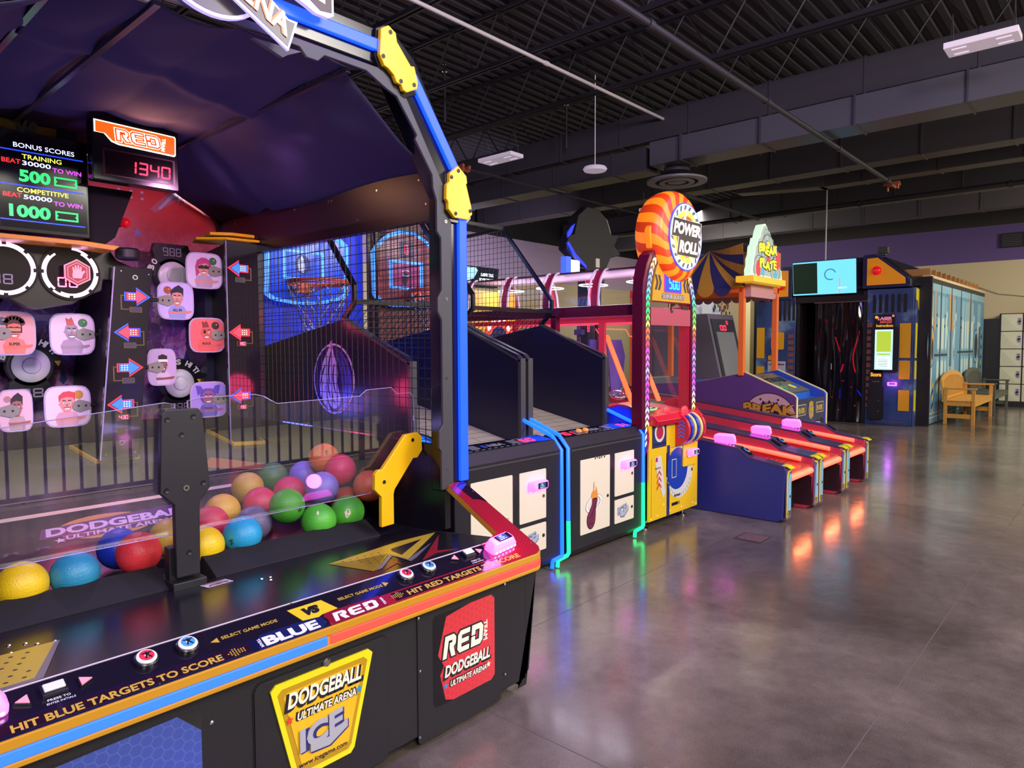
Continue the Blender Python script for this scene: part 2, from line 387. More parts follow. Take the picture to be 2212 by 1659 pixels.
# =================================================================== THE HALL
def floor_mat():
    m = bpy.data.materials.new('polished_concrete'); m.use_nodes = True; nt = m.node_tree; b = nt.nodes['Principled BSDF']
    L = nt.links.new; tc = nt.nodes.new('ShaderNodeTexCoord')
    def noise(sc, det=5, rough=.55, dist=0):
        n = nt.nodes.new('ShaderNodeTexNoise'); n.inputs['Scale'].default_value = sc; n.inputs['Detail'].default_value = det
        n.inputs['Roughness'].default_value = rough; n.inputs['Distortion'].default_value = dist; L(tc.outputs['Object'], n.inputs['Vector']); return n
    a = noise(.55, 6, .6, .6); r1 = node_ramp(nt, a.outputs['Fac'], [(.32, '#544b44'), (.5, '#796e65'), (.68, '#988c80')])
    c = noise(9, 6, .7); mx = nt.nodes.new('ShaderNodeMix'); mx.data_type = 'RGBA'; mx.blend_type = 'OVERLAY'; mx.inputs[0].default_value = .55
    r2 = node_ramp(nt, c.outputs['Fac'], [(.3, '#606060'), (.7, '#9c9c9c')])
    L(r1.outputs[0], mx.inputs[6]); L(r2.outputs[0], mx.inputs[7])
    g = noise(220, 2, .5); r3 = node_ramp(nt, g.outputs['Fac'], [(.36, '#4a443f'), (.44, '#ffffff'), (.66, '#ffffff'), (.74, '#fff4e0')])
    m2 = nt.nodes.new('ShaderNodeMix'); m2.data_type = 'RGBA'; m2.blend_type = 'MULTIPLY'; m2.inputs[0].default_value = .45
    L(mx.outputs[2], m2.inputs[6]); L(r3.outputs[0], m2.inputs[7])
    v = nt.nodes.new('ShaderNodeTexVoronoi'); v.inputs['Scale'].default_value = .9; L(tc.outputs['Object'], v.inputs['Vector'])
    r4 = node_ramp(nt, v.outputs['Distance'], [(.0, '#ffffff'), (.018, '#ffffff'), (.02, '#808080')], 'CONSTANT')
    m3 = nt.nodes.new('ShaderNodeMix'); m3.data_type = 'RGBA'; m3.blend_type = 'SCREEN'; m3.inputs[0].default_value = .0
    L(m2.outputs[2], m3.inputs[6]); L(r4.outputs[0], m3.inputs[7]); L(m3.outputs[2], b.inputs['Base Color'])
    rr = node_ramp(nt, noise(3.0, 5, .6).outputs['Fac'], [(.3, (.17,)*3), (.7, (.30,)*3)]); L(rr.outputs[0], b.inputs['Roughness'])
    bp = nt.nodes.new('ShaderNodeBump'); bp.inputs['Strength'].default_value = .12; bp.inputs['Distance'].default_value = .02
    L(noise(4.5, 4, .55).outputs['Fac'], bp.inputs['Height']); L(bp.outputs[0], b.inputs['Normal'])
    b.inputs['Specular IOR Level'].default_value = .6; b.inputs['Coat Weight'].default_value = .3; b.inputs['Coat Roughness'].default_value = .12
    return m
FX0, FX1, FY0, FY1 = -6.0, 20.6, -7.0, 12.6
mb = MB(); mb.box(FX0, FX1, FY0, FY1, -.1, 0)
struct('floor', mb, floor_mat())
mb = MB()
for k in range(-2, 8): mb.box(FX0, FX1, 1.62*k-.9, 1.62*k-.896, 0, .0006)
for x0 in (2.0, 7.2, 12.4, 17.6): mb.box(x0, x0+.004, FY0, FY1, 0, .0006)
struct('trim_1', mb, mat('floor_saw_cut', '#5c524c', .5))

def block_mat(name, low, band, top, z1, z2, axis):
    m = bpy.data.materials.new(name); m.use_nodes = True; nt = m.node_tree; b = nt.nodes['Principled BSDF']; L = nt.links.new
    tc = nt.nodes.new('ShaderNodeTexCoord'); sp = nt.nodes.new('ShaderNodeSeparateXYZ'); L(tc.outputs['Object'], sp.inputs[0])
    r = node_ramp(nt, None, [(0, low), (z1/6, band), (z2/6, top)], 'CONSTANT'); dv = nt.nodes.new('ShaderNodeMath'); dv.operation = 'DIVIDE'; dv.inputs[1].default_value = 6
    L(sp.outputs[2], dv.inputs[0]); L(dv.outputs[0], r.inputs[0]); L(r.outputs[0], b.inputs['Base Color'])
    cb = nt.nodes.new('ShaderNodeCombineXYZ'); L(sp.outputs[axis], cb.inputs[0]); L(sp.outputs[2], cb.inputs[1])
    br = nt.nodes.new('ShaderNodeTexBrick'); br.inputs['Scale'].default_value = 1; br.inputs['Brick Width'].default_value = .4; br.inputs['Row Height'].default_value = .2
    br.inputs['Mortar Size'].default_value = .008; br.inputs['Color1'].default_value = br.inputs['Color2'].default_value = (1, 1, 1, 1); br.inputs['Mortar'].default_value = (0, 0, 0, 1)
    L(cb.outputs[0], br.inputs['Vector']); bp = nt.nodes.new('ShaderNodeBump'); bp.inputs['Strength'].default_value = .5; bp.inputs['Distance'].default_value = .01
    L(br.outputs['Color'], bp.inputs['Height']); L(bp.outputs[0], b.inputs['Normal']); b.inputs['Roughness'].default_value = .75
    return m
def wall(name, x0, x1, y0, y1, m):
    mb = MB(); mb.box(x0, x1, y0, y1, 0, 5.75); o = obj(name, mb, m, loc=(0, 0, 0), kind='structure'); return o
wall('wall_back', FX0, FX1+.2, FY1, FY1+.2, block_mat('block_wall_lavender', '#c9bf94', '#b9a6c0', '#1c1a1e', 3.3, 4.38, 0))  # block joints; beige below, lavender band, dark above
def plain_mat(name, low, band, top, z1, z2):
    m = block_mat(name, low, band, top, z1, z2, 1)
    for n in m.node_tree.nodes:
        if n.type == 'BUMP': n.inputs['Strength'].default_value = 0
    return m
wall('wall_right', FX1, FX1+.2, FY0, FY1, plain_mat('painted_wall_purple_band', '#b9ab8d', '#54407a', '#201d22', 3.5, 4.38))
wall('wall_left', FX0-.2, FX0, FY0, FY1, plain_mat('painted_wall_dark', '#5a5360', '#3a3050', '#1c1a1e', 3.3, 4.38))
wall('wall_front', FX0, FX1+.2, FY0-.2, FY0, plain_mat('painted_wall_front', '#a89c82', '#4d3970', '#1c1a1e', 3.3, 4.38))
# corrugated roof deck (ribs run along x)
mb = MB(); per = .20; prof = [(0, 0), (.08, 0), (.10, -.05), (.18, -.05)]
ys = []; k = 0
yy = FY0-.2
while yy < FY1+.2:
    for a, z in prof: ys.append((yy+a, 5.72+z))
    yy += per
vs = [(FX0-.2, a, z) for a, z in ys]+[(FX1+.2, a, z) for a, z in ys]+[(FX0-.2, ys[-1][0], 5.85), (FX0-.2, ys[0][0], 5.85), (FX1+.2, ys[-1][0], 5.85), (FX1+.2, ys[0][0], 5.85)]
n = len(ys); mb.add(vs, [(i, i+1, n+i+1, n+i) for i in range(n-1)]+[(2*n, 2*n+1, 2*n+3, 2*n+2)])
struct('ceiling', mb, mat('dark_painted_deck', '#3b3940', .6))
STEEL = mat('dark_painted_steel', '#2b2930', .5)
# open-web joists
def joist(x):
    mb = MB()
    for dx in (-.045, .015):
        mb.box(x+dx, x+dx+.03, FY0, FY1, 4.98, 5.03); mb.box(x+dx, x+dx+.03, FY0, FY1, 5.62, 5.66)
    y = FY0; i = 0
    while y < FY1-.5:
        mb.tube([(x, y, 5.02), (x, y+.42, 5.64)], .012, 5, cap=False); mb.tube([(x, y+.42, 5.64), (x, y+.84, 5.02)], .012, 5, cap=False); y += .84
    return obj('roof_joist', mb, STEEL, label='dark open-web steel joist spanning under the corrugated roof deck', cat='roof joist', group='roof joists under the deck')
for k in range(11): joist(3.26+1.62*k)
# ducts
DUCT = mat('dark_painted_duct', '#45424a', .42)
def duct(x0, x1, z0, z1, y0, y1, label, extra=None):
    mb = MB(); mb.box(x0, x1, y0, y1, z0, z1)
    if extra: extra(mb)
    o = obj('air_duct', mb, DUCT, bevel=.01, label=label, cat='duct'); 
    s = MB(); y = y0+.6
    while y < y1: s.box(x0-.012, x1+.012, y, y+.03, z0-.012, z1+.01); y += 1.2
    obj('duct_flange', s, DUCT, o)
    return o
duct(9.55, 9.95, 4.64, 5.08, -4, 12.5, 'long dark rectangular duct nearest the game row, running over the lit round diffuser')
def neck(mb): mb.prism(F((0, 0, 4.22), X, Y), [(9.45, 1.2), (9.95, 1.2), (10.6, 3.4), (10.1, 3.4)], 0, .35)
duct(9.55, 10.0, 4.22, 4.57, 5.75, 12.0, 'lower dark duct beneath the long duct, behind the round diffuser')
mb = MB(); mb.prism(F((0, 0, 4.25), X, Y), [(9.45, -2), (9.95, -2), (9.98, 1.2), (9.99, 5.65), (9.49, 5.65), (9.47, 1.2)], 0, .36)
o = obj('air_duct', mb, mat('duct_side_paint', '#5c5b66', .4), bevel=.01, label='wide pale-bottomed branch duct ending above the round ceiling diffuser', cat='duct')
s = MB()
for y in (.3, 1.5, 2.7, 3.9, 5.1): s.box(9.44, 10.0, y, y+.02, 4.235, 4.62)
obj('duct_flange', s, DUCT, o)
duct(12.65, 13.05, 4.5, 5.0, -4, 12.5, 'second long dark duct, farther than the one over the diffuser')
def jog(mb): mb.prism(F((0, 0, 4.5), X, Y), [(14.05, 5.0), (14.45, 5.0), (15.0, 6.0), (14.6, 6.0)], 0, .4)
duct(13.95, 14.3, 4.5, 4.9, -4, 4.6, 'dark duct with a sideways jog above the laser maze booth', lambda mb: mb.prism(F((0, 0, 4.5), X, Y), [(13.95, 4.5), (14.3, 4.5), (13.75, 6.0), (13.4, 6.0)], 0, .4))
duct(16.2, 16.6, 4.5, 5.0, -4, 12.5, 'third long dark duct close to the purple wall')
duct(18.4, 18.8, 4.45, 4.95, -4, 12.5, 'farthest dark duct along the purple wall')
# pipes
def pipe(name, pts, r, m, label, cat='pipe', couple=2.0):
    mb = MB(); mb.tube(pts, r, 10)
    a, b = Vector(pts[0]), Vector(pts[-1]); d = (b-a).normalized(); t = .7
    while t < (b-a).length: mb.tube([a+d*t, a+d*(t+.07)], r*1.35, 10); t += couple
    return obj(name, mb, m, smooth=True, label=label, cat=cat)
pipe('conduit', [(-3, 5.45, 4.93), (11.2, 5.45, 4.93)], .022, mat('pale_conduit', '#d8d4cc', .4), 'long thin pale conduit running along the joist undersides', 'conduit', 3.0)
pipe('sprinkler_pipe', [(2, 3.12, 4.19), (13.0, 3.12, 4.19)], .032, STEEL, 'dark sprinkler pipe crossing above the seat of the laser maze, with an orange fitting', 'pipe', 2.5)
pipe('sprinkler_pipe', [(4, 7.55, 4.15), (12.8, 7.55, 4.15)], .02, STEEL, 'dark sprinkler pipe running towards the back wall above the hoops', 'pipe', 2.5)
pipe('sprinkler_pipe', [(10.3, 5.95, 4.12), (14.4, 5.95, 4.12)], .03, STEEL, 'thin dark pipe behind the round ceiling diffuser', 'pipe', 2.5)
pipe('sprinkler_pipe', [(15.3, -4, 4.35), (15.3, 10.5, 4.35)], .05, STEEL, 'dark pipe running crosswise below the far ducts', 'pipe', 2.5)
COPPER = mat('orange_brass_fitting', '#c0674a', .35, .4)
def fitting(p, lab):
    mb = MB(); p = Vector(p); mb.tube([p, p+Vector((.28, 0, -.02))], .03, 8); mb.tube([p+Vector((.05, -.12, 0)), p+Vector((.05, .12, 0))], .028, 8)
    mb.tube([p+Vector((.2, -.1, 0)), p+Vector((.2, .1, 0))], .028, 8); mb.tube([p+Vector((.05, -.1, 0)), p+Vector((.05, -.1, -.1))], .016, 6); mb.tube([p+Vector((.2, .09, 0)), p+Vector((.2, .09, -.1))], .016, 6)
    obj('pipe_fitting', mb, COPPER, smooth=True, label=lab, cat='pipe fitting')
fitting((12.98, 3.12, 4.19), 'orange brass fitting at the end of the pipe above the laser maze')
fitting((7.2, 7.55, 4.15), 'orange brass fitting near the pale fixture left of the ceiling')
fitting((12.8, 7.55, 4.15), 'orange brass fitting just left of the glowing ceiling lamp')
for i, (x, y, lab) in enumerate([(7.0, 7.55, 'sprinkler drop with a pale head, farther left above the hoops'), (9.3, 7.1, 'sprinkler drop with a pale head left of the ducts'), (11.9, 4.9, 'sprinkler drop with a pale head near the far ducts')]):
    mb = MB(); mb.tube([(x, y, 4.75), (x, y, 5.45)], .02, 8); mb.tube([(x, y, 5.5), (x, y, 5.7)], .008, 6); o = obj('sprinkler_drop', mb, STEEL, label=lab, cat='sprinkler')
    h = MB(); h.lathe(F((x, y, 5.45), X, Y), [(.04, 0), (.04, .02), (.015, .03), (.015, .09), (.03, .1), (.03, .11)], 12); obj('sprinkler_head', h, CHROME, o, smooth=True)
# light fixtures
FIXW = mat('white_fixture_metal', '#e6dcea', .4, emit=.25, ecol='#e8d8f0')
def fixture(p, ln, wd, label, lit=0, ax='y'):
    t = thing('ceiling_light', p, label, 'ceiling light'); x, y, z = p
    U, V = (Y, X) if ax == 'y' else (X, Y)
    f = F(p, U, V); mb = MB()
    mb.fbox(f, -ln/2, ln/2, -wd/2, wd/2, -.03, .03) ; obj('housing', mb, FIXW, t, bevel=.006)
    s = MB()
    for q in (-.3, .3):
        for w2 in (-.25, .25): s.fbox(f, q*ln-.1*ln, q*ln+.1*ln, wd*w2-.01, wd*w2+.01, -.036, .036)
    obj('lens', s, emis('fixture_lens_dim', '#f0e0ff', .5) if not lit else emis('fixture_lens_lit', '#fff2c8', lit), t)
    w = MB()
    for q in (-.42, .42):
        for w2 in (-.4, .4): w.tube([f.at(q*ln, w2*wd, 0), (f.at(q*ln, 0, 0).x, f.at(q*ln, 0, 0).y, z+.35)], .004, 5)
    obj('hanger', w, STEEL, t)
fixture((8.41, 1.23, 4.5), .62, .30, 'pale strip light hanging at the far upper right, unlit')
fixture((8.32, 7.68, 4.5), .72, .30, 'pale strip light hanging left above the hoops, beside the yellow frame bracket')
fixture((11.82, 6.95, 4.1), .5, .2, 'glowing warm strip light just left of the orange round sign', 25)
mb = MB(); mb.lathe(F((9.05, 6.35, 4.2), X, Y), [(.03, 0), (.17, .01), (.19, .04), (.17, .07), (.05, .08), (.006, .09), (.006, 1.49)], 20)
obj('wifi_access_point', mb, FIXW, smooth=True, label='small pale rounded unit hanging between the strip light and the round diffuser', cat='ceiling unit')
area('glowing_fixture_light', (11.82, 6.95, 4.04), (11.82, 6.95, 0), .5, 60, (1, .93, .75), .2)
# round diffuser
t = thing('ceiling_diffuser', (9.9, 5.4, 4.03), 'round grey concentric air diffuser hanging above the orange round sign', 'air diffuser')
f = F((9.9, 5.4, 4.03), X, -Y); DG = mat('diffuser_grey', '#7d7b84', .4); D2 = mat('diffuser_shadow_gap', '#16151a', .7)
mb = MB(); mb.lathe(f, [(.0, -.02), (.14, -.01), (.14, .0), (0, .01)], 32); mb.ring(f, 0, 0, .19, .27, -.015, .01, 36); mb.ring(f, 0, 0, .33, .46, -.03, .0, 40)
obj('vane_rings', mb, DG, t, smooth=True)
mb = MB(); mb.lathe(f, [(.34, -.03), (.36, -.06), (.2, -.16), (0, -.16)], 32); obj('throat', mb, D2, t, smooth=True)
mb = MB(); mb.lathe(F((9.9, 5.4, 4.05), X, Y), [(.22, .0), (.2, .19)], 24); obj('neck', mb, DUCT, t, smooth=True)
# floor drain
t = MB(); t.box(5.1, 5.32, 2.05, 2.27, 0, .004); o = obj('floor_hatch', t, mat('hatch_steel', '#4a3a3c', .45, .3), label='small square dark hatch set in the floor beside the yellow cabinet', cat='floor hatch')
t = MB(); t.box(5.118, 5.302, 2.068, 2.252, .004, .006); obj('hatch_plate', t, mat('hatch_plate', '#5b4648', .5, noise=.4, nscale=30), o)
# wall vent
t = thing('wall_vent', (20.55, 2.2, 3.83), 'dark louvred vent high on the purple wall', 'vent')
mb = MB(); f = left(20.56, 2.5, 3.82)
mb.prism(f, [(0, 0), (.9, 0), (.9, .34), (0, .34)], 0, .03); obj('frame', mb, BLK, t)
s = MB()
for i in range(7): s.fbox(f, .03, .42, .03+i*.042, .05+i*.042, .03, .04); s.fbox(f, .46, .87, .03+i*.042, .05+i*.042, .03, .04)
obj('louvre', s, GRYT, t)
# score board screen on back wall
t = thing('wall_screen', (12.7, 12.5, 3.0), 'black wall screen reading laser tag score board, far behind the wire mesh', 'screen')
f = F((12.15, 12.45, 3.0), X, Vector((0, -.12, 1))); mb = MB(); mb.fbox(f, 0, 1.2, 0, .5, -.06, 0); obj('housing', mb, BLK, t, bevel=.01)
s = MB(); s.cur = 0; s.fbox(f, .03, 1.17, .03, .47, 0, .003); s.prism(f, [(.03, .12), (.3, .2), (.42, .4), (.35, .47), (.03, .47)], .003, .005, 1)
s.text(f, 'LASER TAG', .55, .27, .45, .08, m=2, h0=.004); s.text(f, 'SCORE BOARD', .5, .14, .58, .08, m=2, h0=.004)
obj('display', s, [emis('screen_navy', '#0a1420', .6), emis('screen_ice', '#8ec8e0', 1.2), emis('screen_white_text', '#e8f4ff', 2.2)], t)
# dark totem sign seen from behind
t = thing('game_totem_sign', (9.1, 6.5, 0), 'unlit back of a tall game sign on a blue-edged post, beyond the red canopy', 'game sign')
f = front(6.5); mb = MB()
mb.prism(f, [(8.42, 3.05), (8.5, 3.18), (8.62, 3.2), (8.72, 3.5), (8.95, 3.66), (9.25, 3.66), (9.5, 3.52), (9.62, 3.3), (9.85, 3.32), (9.7, 3.12), (9.9, 3.0), (9.6, 2.92), (9.5, 2.78), (9.42, 2.5), (8.95, 2.5), (8.9, 2.72), (8.6, 2.86), (8.42, 2.95)], -.08, .08)
obj('sign_panel', mb, BLK, t, bevel=.01)
mb = MB(); mb.box(9.0, 9.38, 6.45, 6.65, 0, 2.55); obj('post', mb, mat('navy_post', '#151a3c', .4), t, bevel=.01)
mb = MB(); mb.prism(f, [(8.40, 3.04), (8.60, 2.84), (8.90, 2.70), (8.90, 2.74), (8.62, 2.9), (8.45, 3.06)], .08, .1); mb.prism(f, [(8.42, 3.12), (8.52, 3.2), (8.6, 3.35), (8.52, 3.3), (8.42, 3.2)], .08, .1); obj('blue_edge', mb, emis('royal_blue_glow', '#2030ff', 1.0), t)
mb = MB(); mb.fbox(f, 8.5, 8.72, 2.62, 2.8, .02, .1, 1); mb.fbox(f, 8.38, 8.5, 2.6, 2.84, 0, .1, 0); mb.tube([f.at(8.7, 2.7, .05), f.at(8.98, 2.7, .05)], .03, 8, m=2)
obj('side_lamp', mb, [emis('lamp_blue', '#2840ff', 3), emis('lamp_pale', '#e8e8b0', 1.5), BLK], t)
mb = MB(); mb.fbox(f, 9.17, 9.27, 2.74, 2.88, .08, .09); obj('power_socket', mb, CREAM, t)
# =================================================================== DODGEBALL THROWING GAME
AC = math.atan(.42)
CON = F((0, 1.88, .61), X, (0, math.cos(AC), math.sin(AC)))
DKP = F((0, 2.043, .662), X, (0, .617, -.062))
CT = F((0, 3.0, .58), X, (0, 1, .27))
FX = F((0, 0, 0), Y, Z)
FR = front(1.93)
G = thing('throwing_arcade_game', (1.2, 1.93, 0), 'huge black ball-throwing game with blue light arch, yellow brackets and DODGEBALL lettering in foreground', 'arcade game')
INK = mat('dark_ink', '#14121c', .4)
# --- base
mb = MB(); mb.prism(FX, [(1.93, .05), (1.93, .555), (1.90, .60), (2.02, .652), (2.66, .588), (2.8, .545), (2.8, .05)], .14, 2.24)
mb.prism(FR, [(2.20, .03), (2.262, .085), (2.312, .5), (2.312, .56), (2.235, .56), (2.235, .03)], -2.8, 0)
mb.prism(FR, [(.26, .03), (.198, .085), (.148, .5), (.148, .56), (.225, .56), (.225, .03)], -2.8, 0)
mb.box(.2, 2.25, 2.75, 4.78, .05, .5)
obj('base_cabinet', mb, BLK, G, bevel=.006)
mb = MB()
for x in (.3, 2.15):
    for y in (2.1, 4.6): mb.lathe(F((x, y, 0), X, Y), [(.035, 0), (.035, .015), (.015, .02), (.015, .06)], 12)
obj('levelling_foot', mb, CHROME, G)
# front face panels
GAP = mat('panel_gap', '#08070a', .8)
mb = MB(); mb.prism(FR, rrect(.985, 1.49, .035, .49, .03), 0, .002); obj('door_seam', mb, GAP, G)
door = MB(); door.prism(FR, rrect(.989, 1.486, .039, .486, .028), .001, .006); door = obj('access_door', door, BLK, G, bevel=.001)
f = FR; tz = [(1.055, .466), (1.40, .466), (1.417, .45), (1.337, .15), (1.322, .135), (1.125, .135), (1.11, .15), (1.038, .45)]
mb = MB(); mb.prism(f, tz, .006, .012, 0)
def inset(p, k): cx = sum(a for a, b in p)/len(p); cz = sum(b for a, b in p)/len(p); return [(cx+(a-cx)*k, cz+(b-cz)*k) for a, b in p]
mb.prism(f, inset(tz, .88), .012, .0135, 1); mb.prism(f, inset(tz, .78), .0135, .015, 2)
def dodge_logo(mb, f, a, b, w, rise, mW, mB, mStar1, mStar2, h0=.002):
    fr = f.sub(a, b, 0, rise)
    mb.text(fr, 'DODGEBALL', -.012*w/.3, .085*w/.3-.006, w+.024*w/.3, .066*w/.3, .001, mB, .09, .22, h0)
    mb.text(fr, 'DODGEBALL', 0, .09*w/.3, w, .055*w/.3, .001, mW, .03, .22, h0+.0015)
    mb.text(fr, 'ULTIMATE ARENA', .03*w/.3, .035*w/.3, w*.84, .034*w/.3, .001, mB, .09, .2, h0)
    mb.text(fr, 'ULTIMATE ARENA', .036*w/.3, .038*w/.3, w*.8, .026*w/.3, .001, mW, .02, .2, h0+.0015)
    mb.prism(fr, star(.008*w/.3, .05*w/.3, .016*w/.3), h0, h0+.001, mStar1); mb.prism(fr, star(w*.97, .055*w/.3, .016*w/.3), h0, h0+.001, mStar2)
dodge_logo(mb, f, 1.09, .295, .275, .0, 3, 4, 5, 6, .016)
mb.text(f, 'ICE', 1.135, .215, .16, .075, .003, 7, .09, .0, .016, warp=lambda q, r: (q, r+.25*q)); mb.text(f, 'ICE', 1.128, .221, .16, .075, .003, 8, .04, 0, .019, warp=lambda q, r: (q, r+.25*q))
mb.prism(f, [(1.17, .205), (1.24, .20), (1.31, .235), (1.31, .262), (1.24, .228), (1.17, .232)], .016, .021, 7); mb.prism(f, [(1.165, .212), (1.235, .206), (1.305, .24), (1.305, .268), (1.235, .234), (1.165, .238)], .0205, .0225, 8)
mb.text(f, 'www.icegame.com', 1.125, .168, .18, .02, .001, 4, .012, 0, .016)
obj('yellow_sign_panel', mb, [mat('lemon_sign', '#e8dc1e', .3), mat('sign_bevel', '#b88f14', .35), mat('amber_sign_face', '#f0b820', .3), mat('sign_white', '#f0ecd8', .4), INK, mat('star_red', '#e04030', .4), mat('star_blue', '#2a90c8', .4), mat('logo_navy', '#232a70', .4), mat('logo_silver', '#a9aab4', .35)], door)
mb = MB(); mb.lathe(FR.sub(1.237, .476, .006), [(.014, 0), (.014, .006), (.008, .008)], 16); obj('door_lock', mb, CHROME, door)
def side_label(nm, x0, w, poly, col, hexc, flip=False):
    p = MB(); p.prism(FR, rrect(x0-.075, x0+w+.04, .02, .535, .02), .0, .004)
    pp = obj('service_panel', p, BLK, G, bevel=.001)
    mb = MB(); mb.prism(FR, rrect(x0, x0+w, .13, .485, .022), .004, .0048, 0)
    mb.prism(FR, [(x0+w*a, .13+.355*b) for a, b in poly], .0048, .0055, 1)
    return pp, mb
HEXR = None
def hexmat(name, c1, c2, sc=38, rough=.35, coat=0, ax=(0, 2)):
    """flat hexagon line print: cell edge distance from two offset rectangular lattices"""
    m = bpy.data.materials.new(name); m.use_nodes = True; nt = m.node_tree; b = nt.nodes['Principled BSDF']; L = nt.links.new
    tc = nt.nodes.new('ShaderNodeTexCoord'); sp = nt.nodes.new('ShaderNodeSeparateXYZ'); L(tc.outputs['Object'], sp.inputs[0])
    def M(op, a, b_=None):
        n = nt.nodes.new('ShaderNodeMath'); n.operation = op
        for i, q in enumerate((a, b_)):
            if q is None: continue
            if isinstance(q, (int, float)): n.inputs[i].default_value = q
            else: L(q, n.inputs[i])
        return n.outputs[0]
    x, y = M('MULTIPLY', sp.outputs[ax[0]], sc), M('MULTIPLY', sp.outputs[ax[1]], sc)
    def cell(ox, oy):
        px = M('SUBTRACT', M('FLOORED_MODULO', M('ADD', x, ox), 1.7320508), .8660254); py = M('SUBTRACT', M('FLOORED_MODULO', M('ADD', y, oy), 1.0), .5)
        px, py = M('ABSOLUTE', px), M('ABSOLUTE', py); return M('MAXIMUM', py, M('ADD', M('MULTIPLY', px, .8660254), M('MULTIPLY', py, .5)))
    d = M('MINIMUM', cell(0, 0), cell(.8660254, .5)); r = node_ramp(nt, d, [(0, c1), (.44, c1), (.475, c2)]); L(r.outputs[0], b.inputs['Base Color'])
    b.inputs['Roughness'].default_value = rough; b.inputs['Coat Weight'].default_value = coat; return m
rl = [(.2, .95), (.6, 1), (.94, 1), (1, .95), (1, .05), (.94, 0), (.3, .0), (.18, .04), (.10, .33), (.16, .42), (.07, .56)]
pp, mb = side_label('red', 1.70, .335, rl, None, None)
def red_word(mb, f, a, b, w, h, mW, mO, h0):
    red_glyphs(mb, f, a, b, w, h, .0012, mO, h0, w*.03); red_glyphs(mb, f, a, b, w, h, .0012, mW, h0+.0013)
    fr = f.sub(a+w+h*.10, b+h, 0, -PI/2); mb.text(fr, 'TEAM', 0, 0, h*.95, h*.28, .001, mW, .03, 0, h0)
red_word(mb, FR, 1.745, .305, .215, .085, 2, 3, .0056)
dodge_logo(mb, FR, 1.755, .155, .25, 0, 2, 3, 4, 2, .0056)
obj('red_team_decal', mb, [mat('decal_clear_black', '#1a181d', .12), hexmat('team_red_hex', '#cc303c', '#d8444e', 38), mat('sign_white', '#f0ecd8'), INK, mat('star_blue', '#2a90c8')], pp)
bl = [(.0, .98), (.0, .0), (1, .0), (1, .82), (.86, 1), (.2, .98)]
pp, mb = side_label('blue', .37, .46, bl, None, None)
mb.text(FR, 'BLUE', .50, .255, .27, .085, .0012, 3, .10, 0, .0056); mb.text(FR, 'BLUE', .504, .259, .262, .077, .0012, 2, .035, 0, .0071)
dodge_logo(mb, FR, .45, .155, .27, 0, 2, 3, 4, 2, .0056)
obj('blue_team_decal', mb, [mat('decal_clear_black', '#1a181d'), hexmat('team_blue_hex', '#3c4ea4', '#5061b4', 32), mat('sign_white', '#f0ecd8'), INK, mat('star_red', '#e04030')], pp)
mb = MB()
for x, z in ((1.63, .50), (1.63, .05), (2.10, .505), (2.10, .12), (.86, .43), (.86, .1), (1.635, .3)): mb.lathe(FR.sub(x, z, .004), [(.006, 0), (.006, .002), (.002, .004)], 10)
obj('panel_screw', mb, SCREW, G)
# --- console top
def console_pts():
    return [(.12, 0), (2.25, 0), (2.285, .012), (2.305, .035), (2.345, .585), (2.24, .60), (2.19, .19), (2.185, .145), (.27, .145), (.22, .60), (.115, .585), (.10, .03)]
mb = MB(); mb.prism(CON, console_pts(), -.028, 0); con = obj('console', mb, mat('console_side_yellow', '#b98526', .35), G, bevel=.003)
mb = MB()
mb.prism(CON, console_pts(), 0, .0012, 0)
mb.prism(CON, [(1.23, .0), (2.25, 0), (2.285, .012), (2.305, .035), (2.345, .585), (2.24, .60), (2.19, .19), (2.05, .14), (2.02, .052), (1.24, .052)], .0012, .0018, 1)   # red half border
mb.prism(CON, [(1.5, .006), (2.03, .006), (2.06, .046), (1.5, .046)], .0018, .0022, 2)
mb.prism(CON, [(.12, .0), (1.215, 0), (1.215, .05), (.12, .05)], .0012, .0018, 3)
mb.prism(CON, [(.12, .006), (.97, .006), (.97, .046), (.12, .046)], .0018, .0022, 2)
mb.prism(CON, [(2.31, .585), (2.345, .585), (2.333, .40), (2.305, .43), (2.275, .44), (2.275, .56)], .0018, .0024, 2)
mb.prism(CON, [(.5, .143), (2.19, .143), (2.19, .147), (.5, .147)], .0012, .003, 4)
mb.prism(CON, [(.12, .143), (.5, .143), (.5, .147), (.12, .147)], .0012, .003, 4)
mb.text(CON, 'HIT BLUE TARGETS TO SCORE', .385, .010, .50, .024, .0004, 5, .03, 0, .0024)
mb.text(CON, 'HIT RED TARGETS TO SCORE', 1.562, .012, .60, .024, .0004, 5, .03, 0, .0024)
mb.text(CON, 'SELECT GAME MODE', .912, .086, .178, .0125, .0004, 5, .02, 0, .0024); mb.text(CON, 'SELECT GAME MODE', 1.315, .090, .185, .0125, .0004, 5, .02, 0, .0024)
mb.prism(CON, [(.879, .089), (.902, .099), (.902, .079)], .0022, .0028, 5); mb.prism(CON, [(1.53, .099), (1.507, .111), (1.507, .087)], .0022, .0028, 5)
for k in range(7):
    for j in range(-2, 3):
        if abs(j) <= min(k, 2) and k < 7:
            if k > 3 and abs(j) > 1: continue
            mb.disc(CON, .903+k*.0078, .024+j*.0062, .0024, .0022, .0027, 6, 5); mb.disc(CON, 1.543-k*.0078, .029+j*.0062, .0024, .0022, .0027, 6, 5)
mb.prism(CON, [(.985, .0), (1.20, 0), (1.225, .02), (1.22, .05), (1.205, .056), (1.01, .056)], .0022, .0027, 6)
mb.prism(CON, [(1.245, .0), (1.455, 0), (1.462, .01), (1.452, .055), (1.24, .058), (1.228, .045)], .0022, .0027, 7)
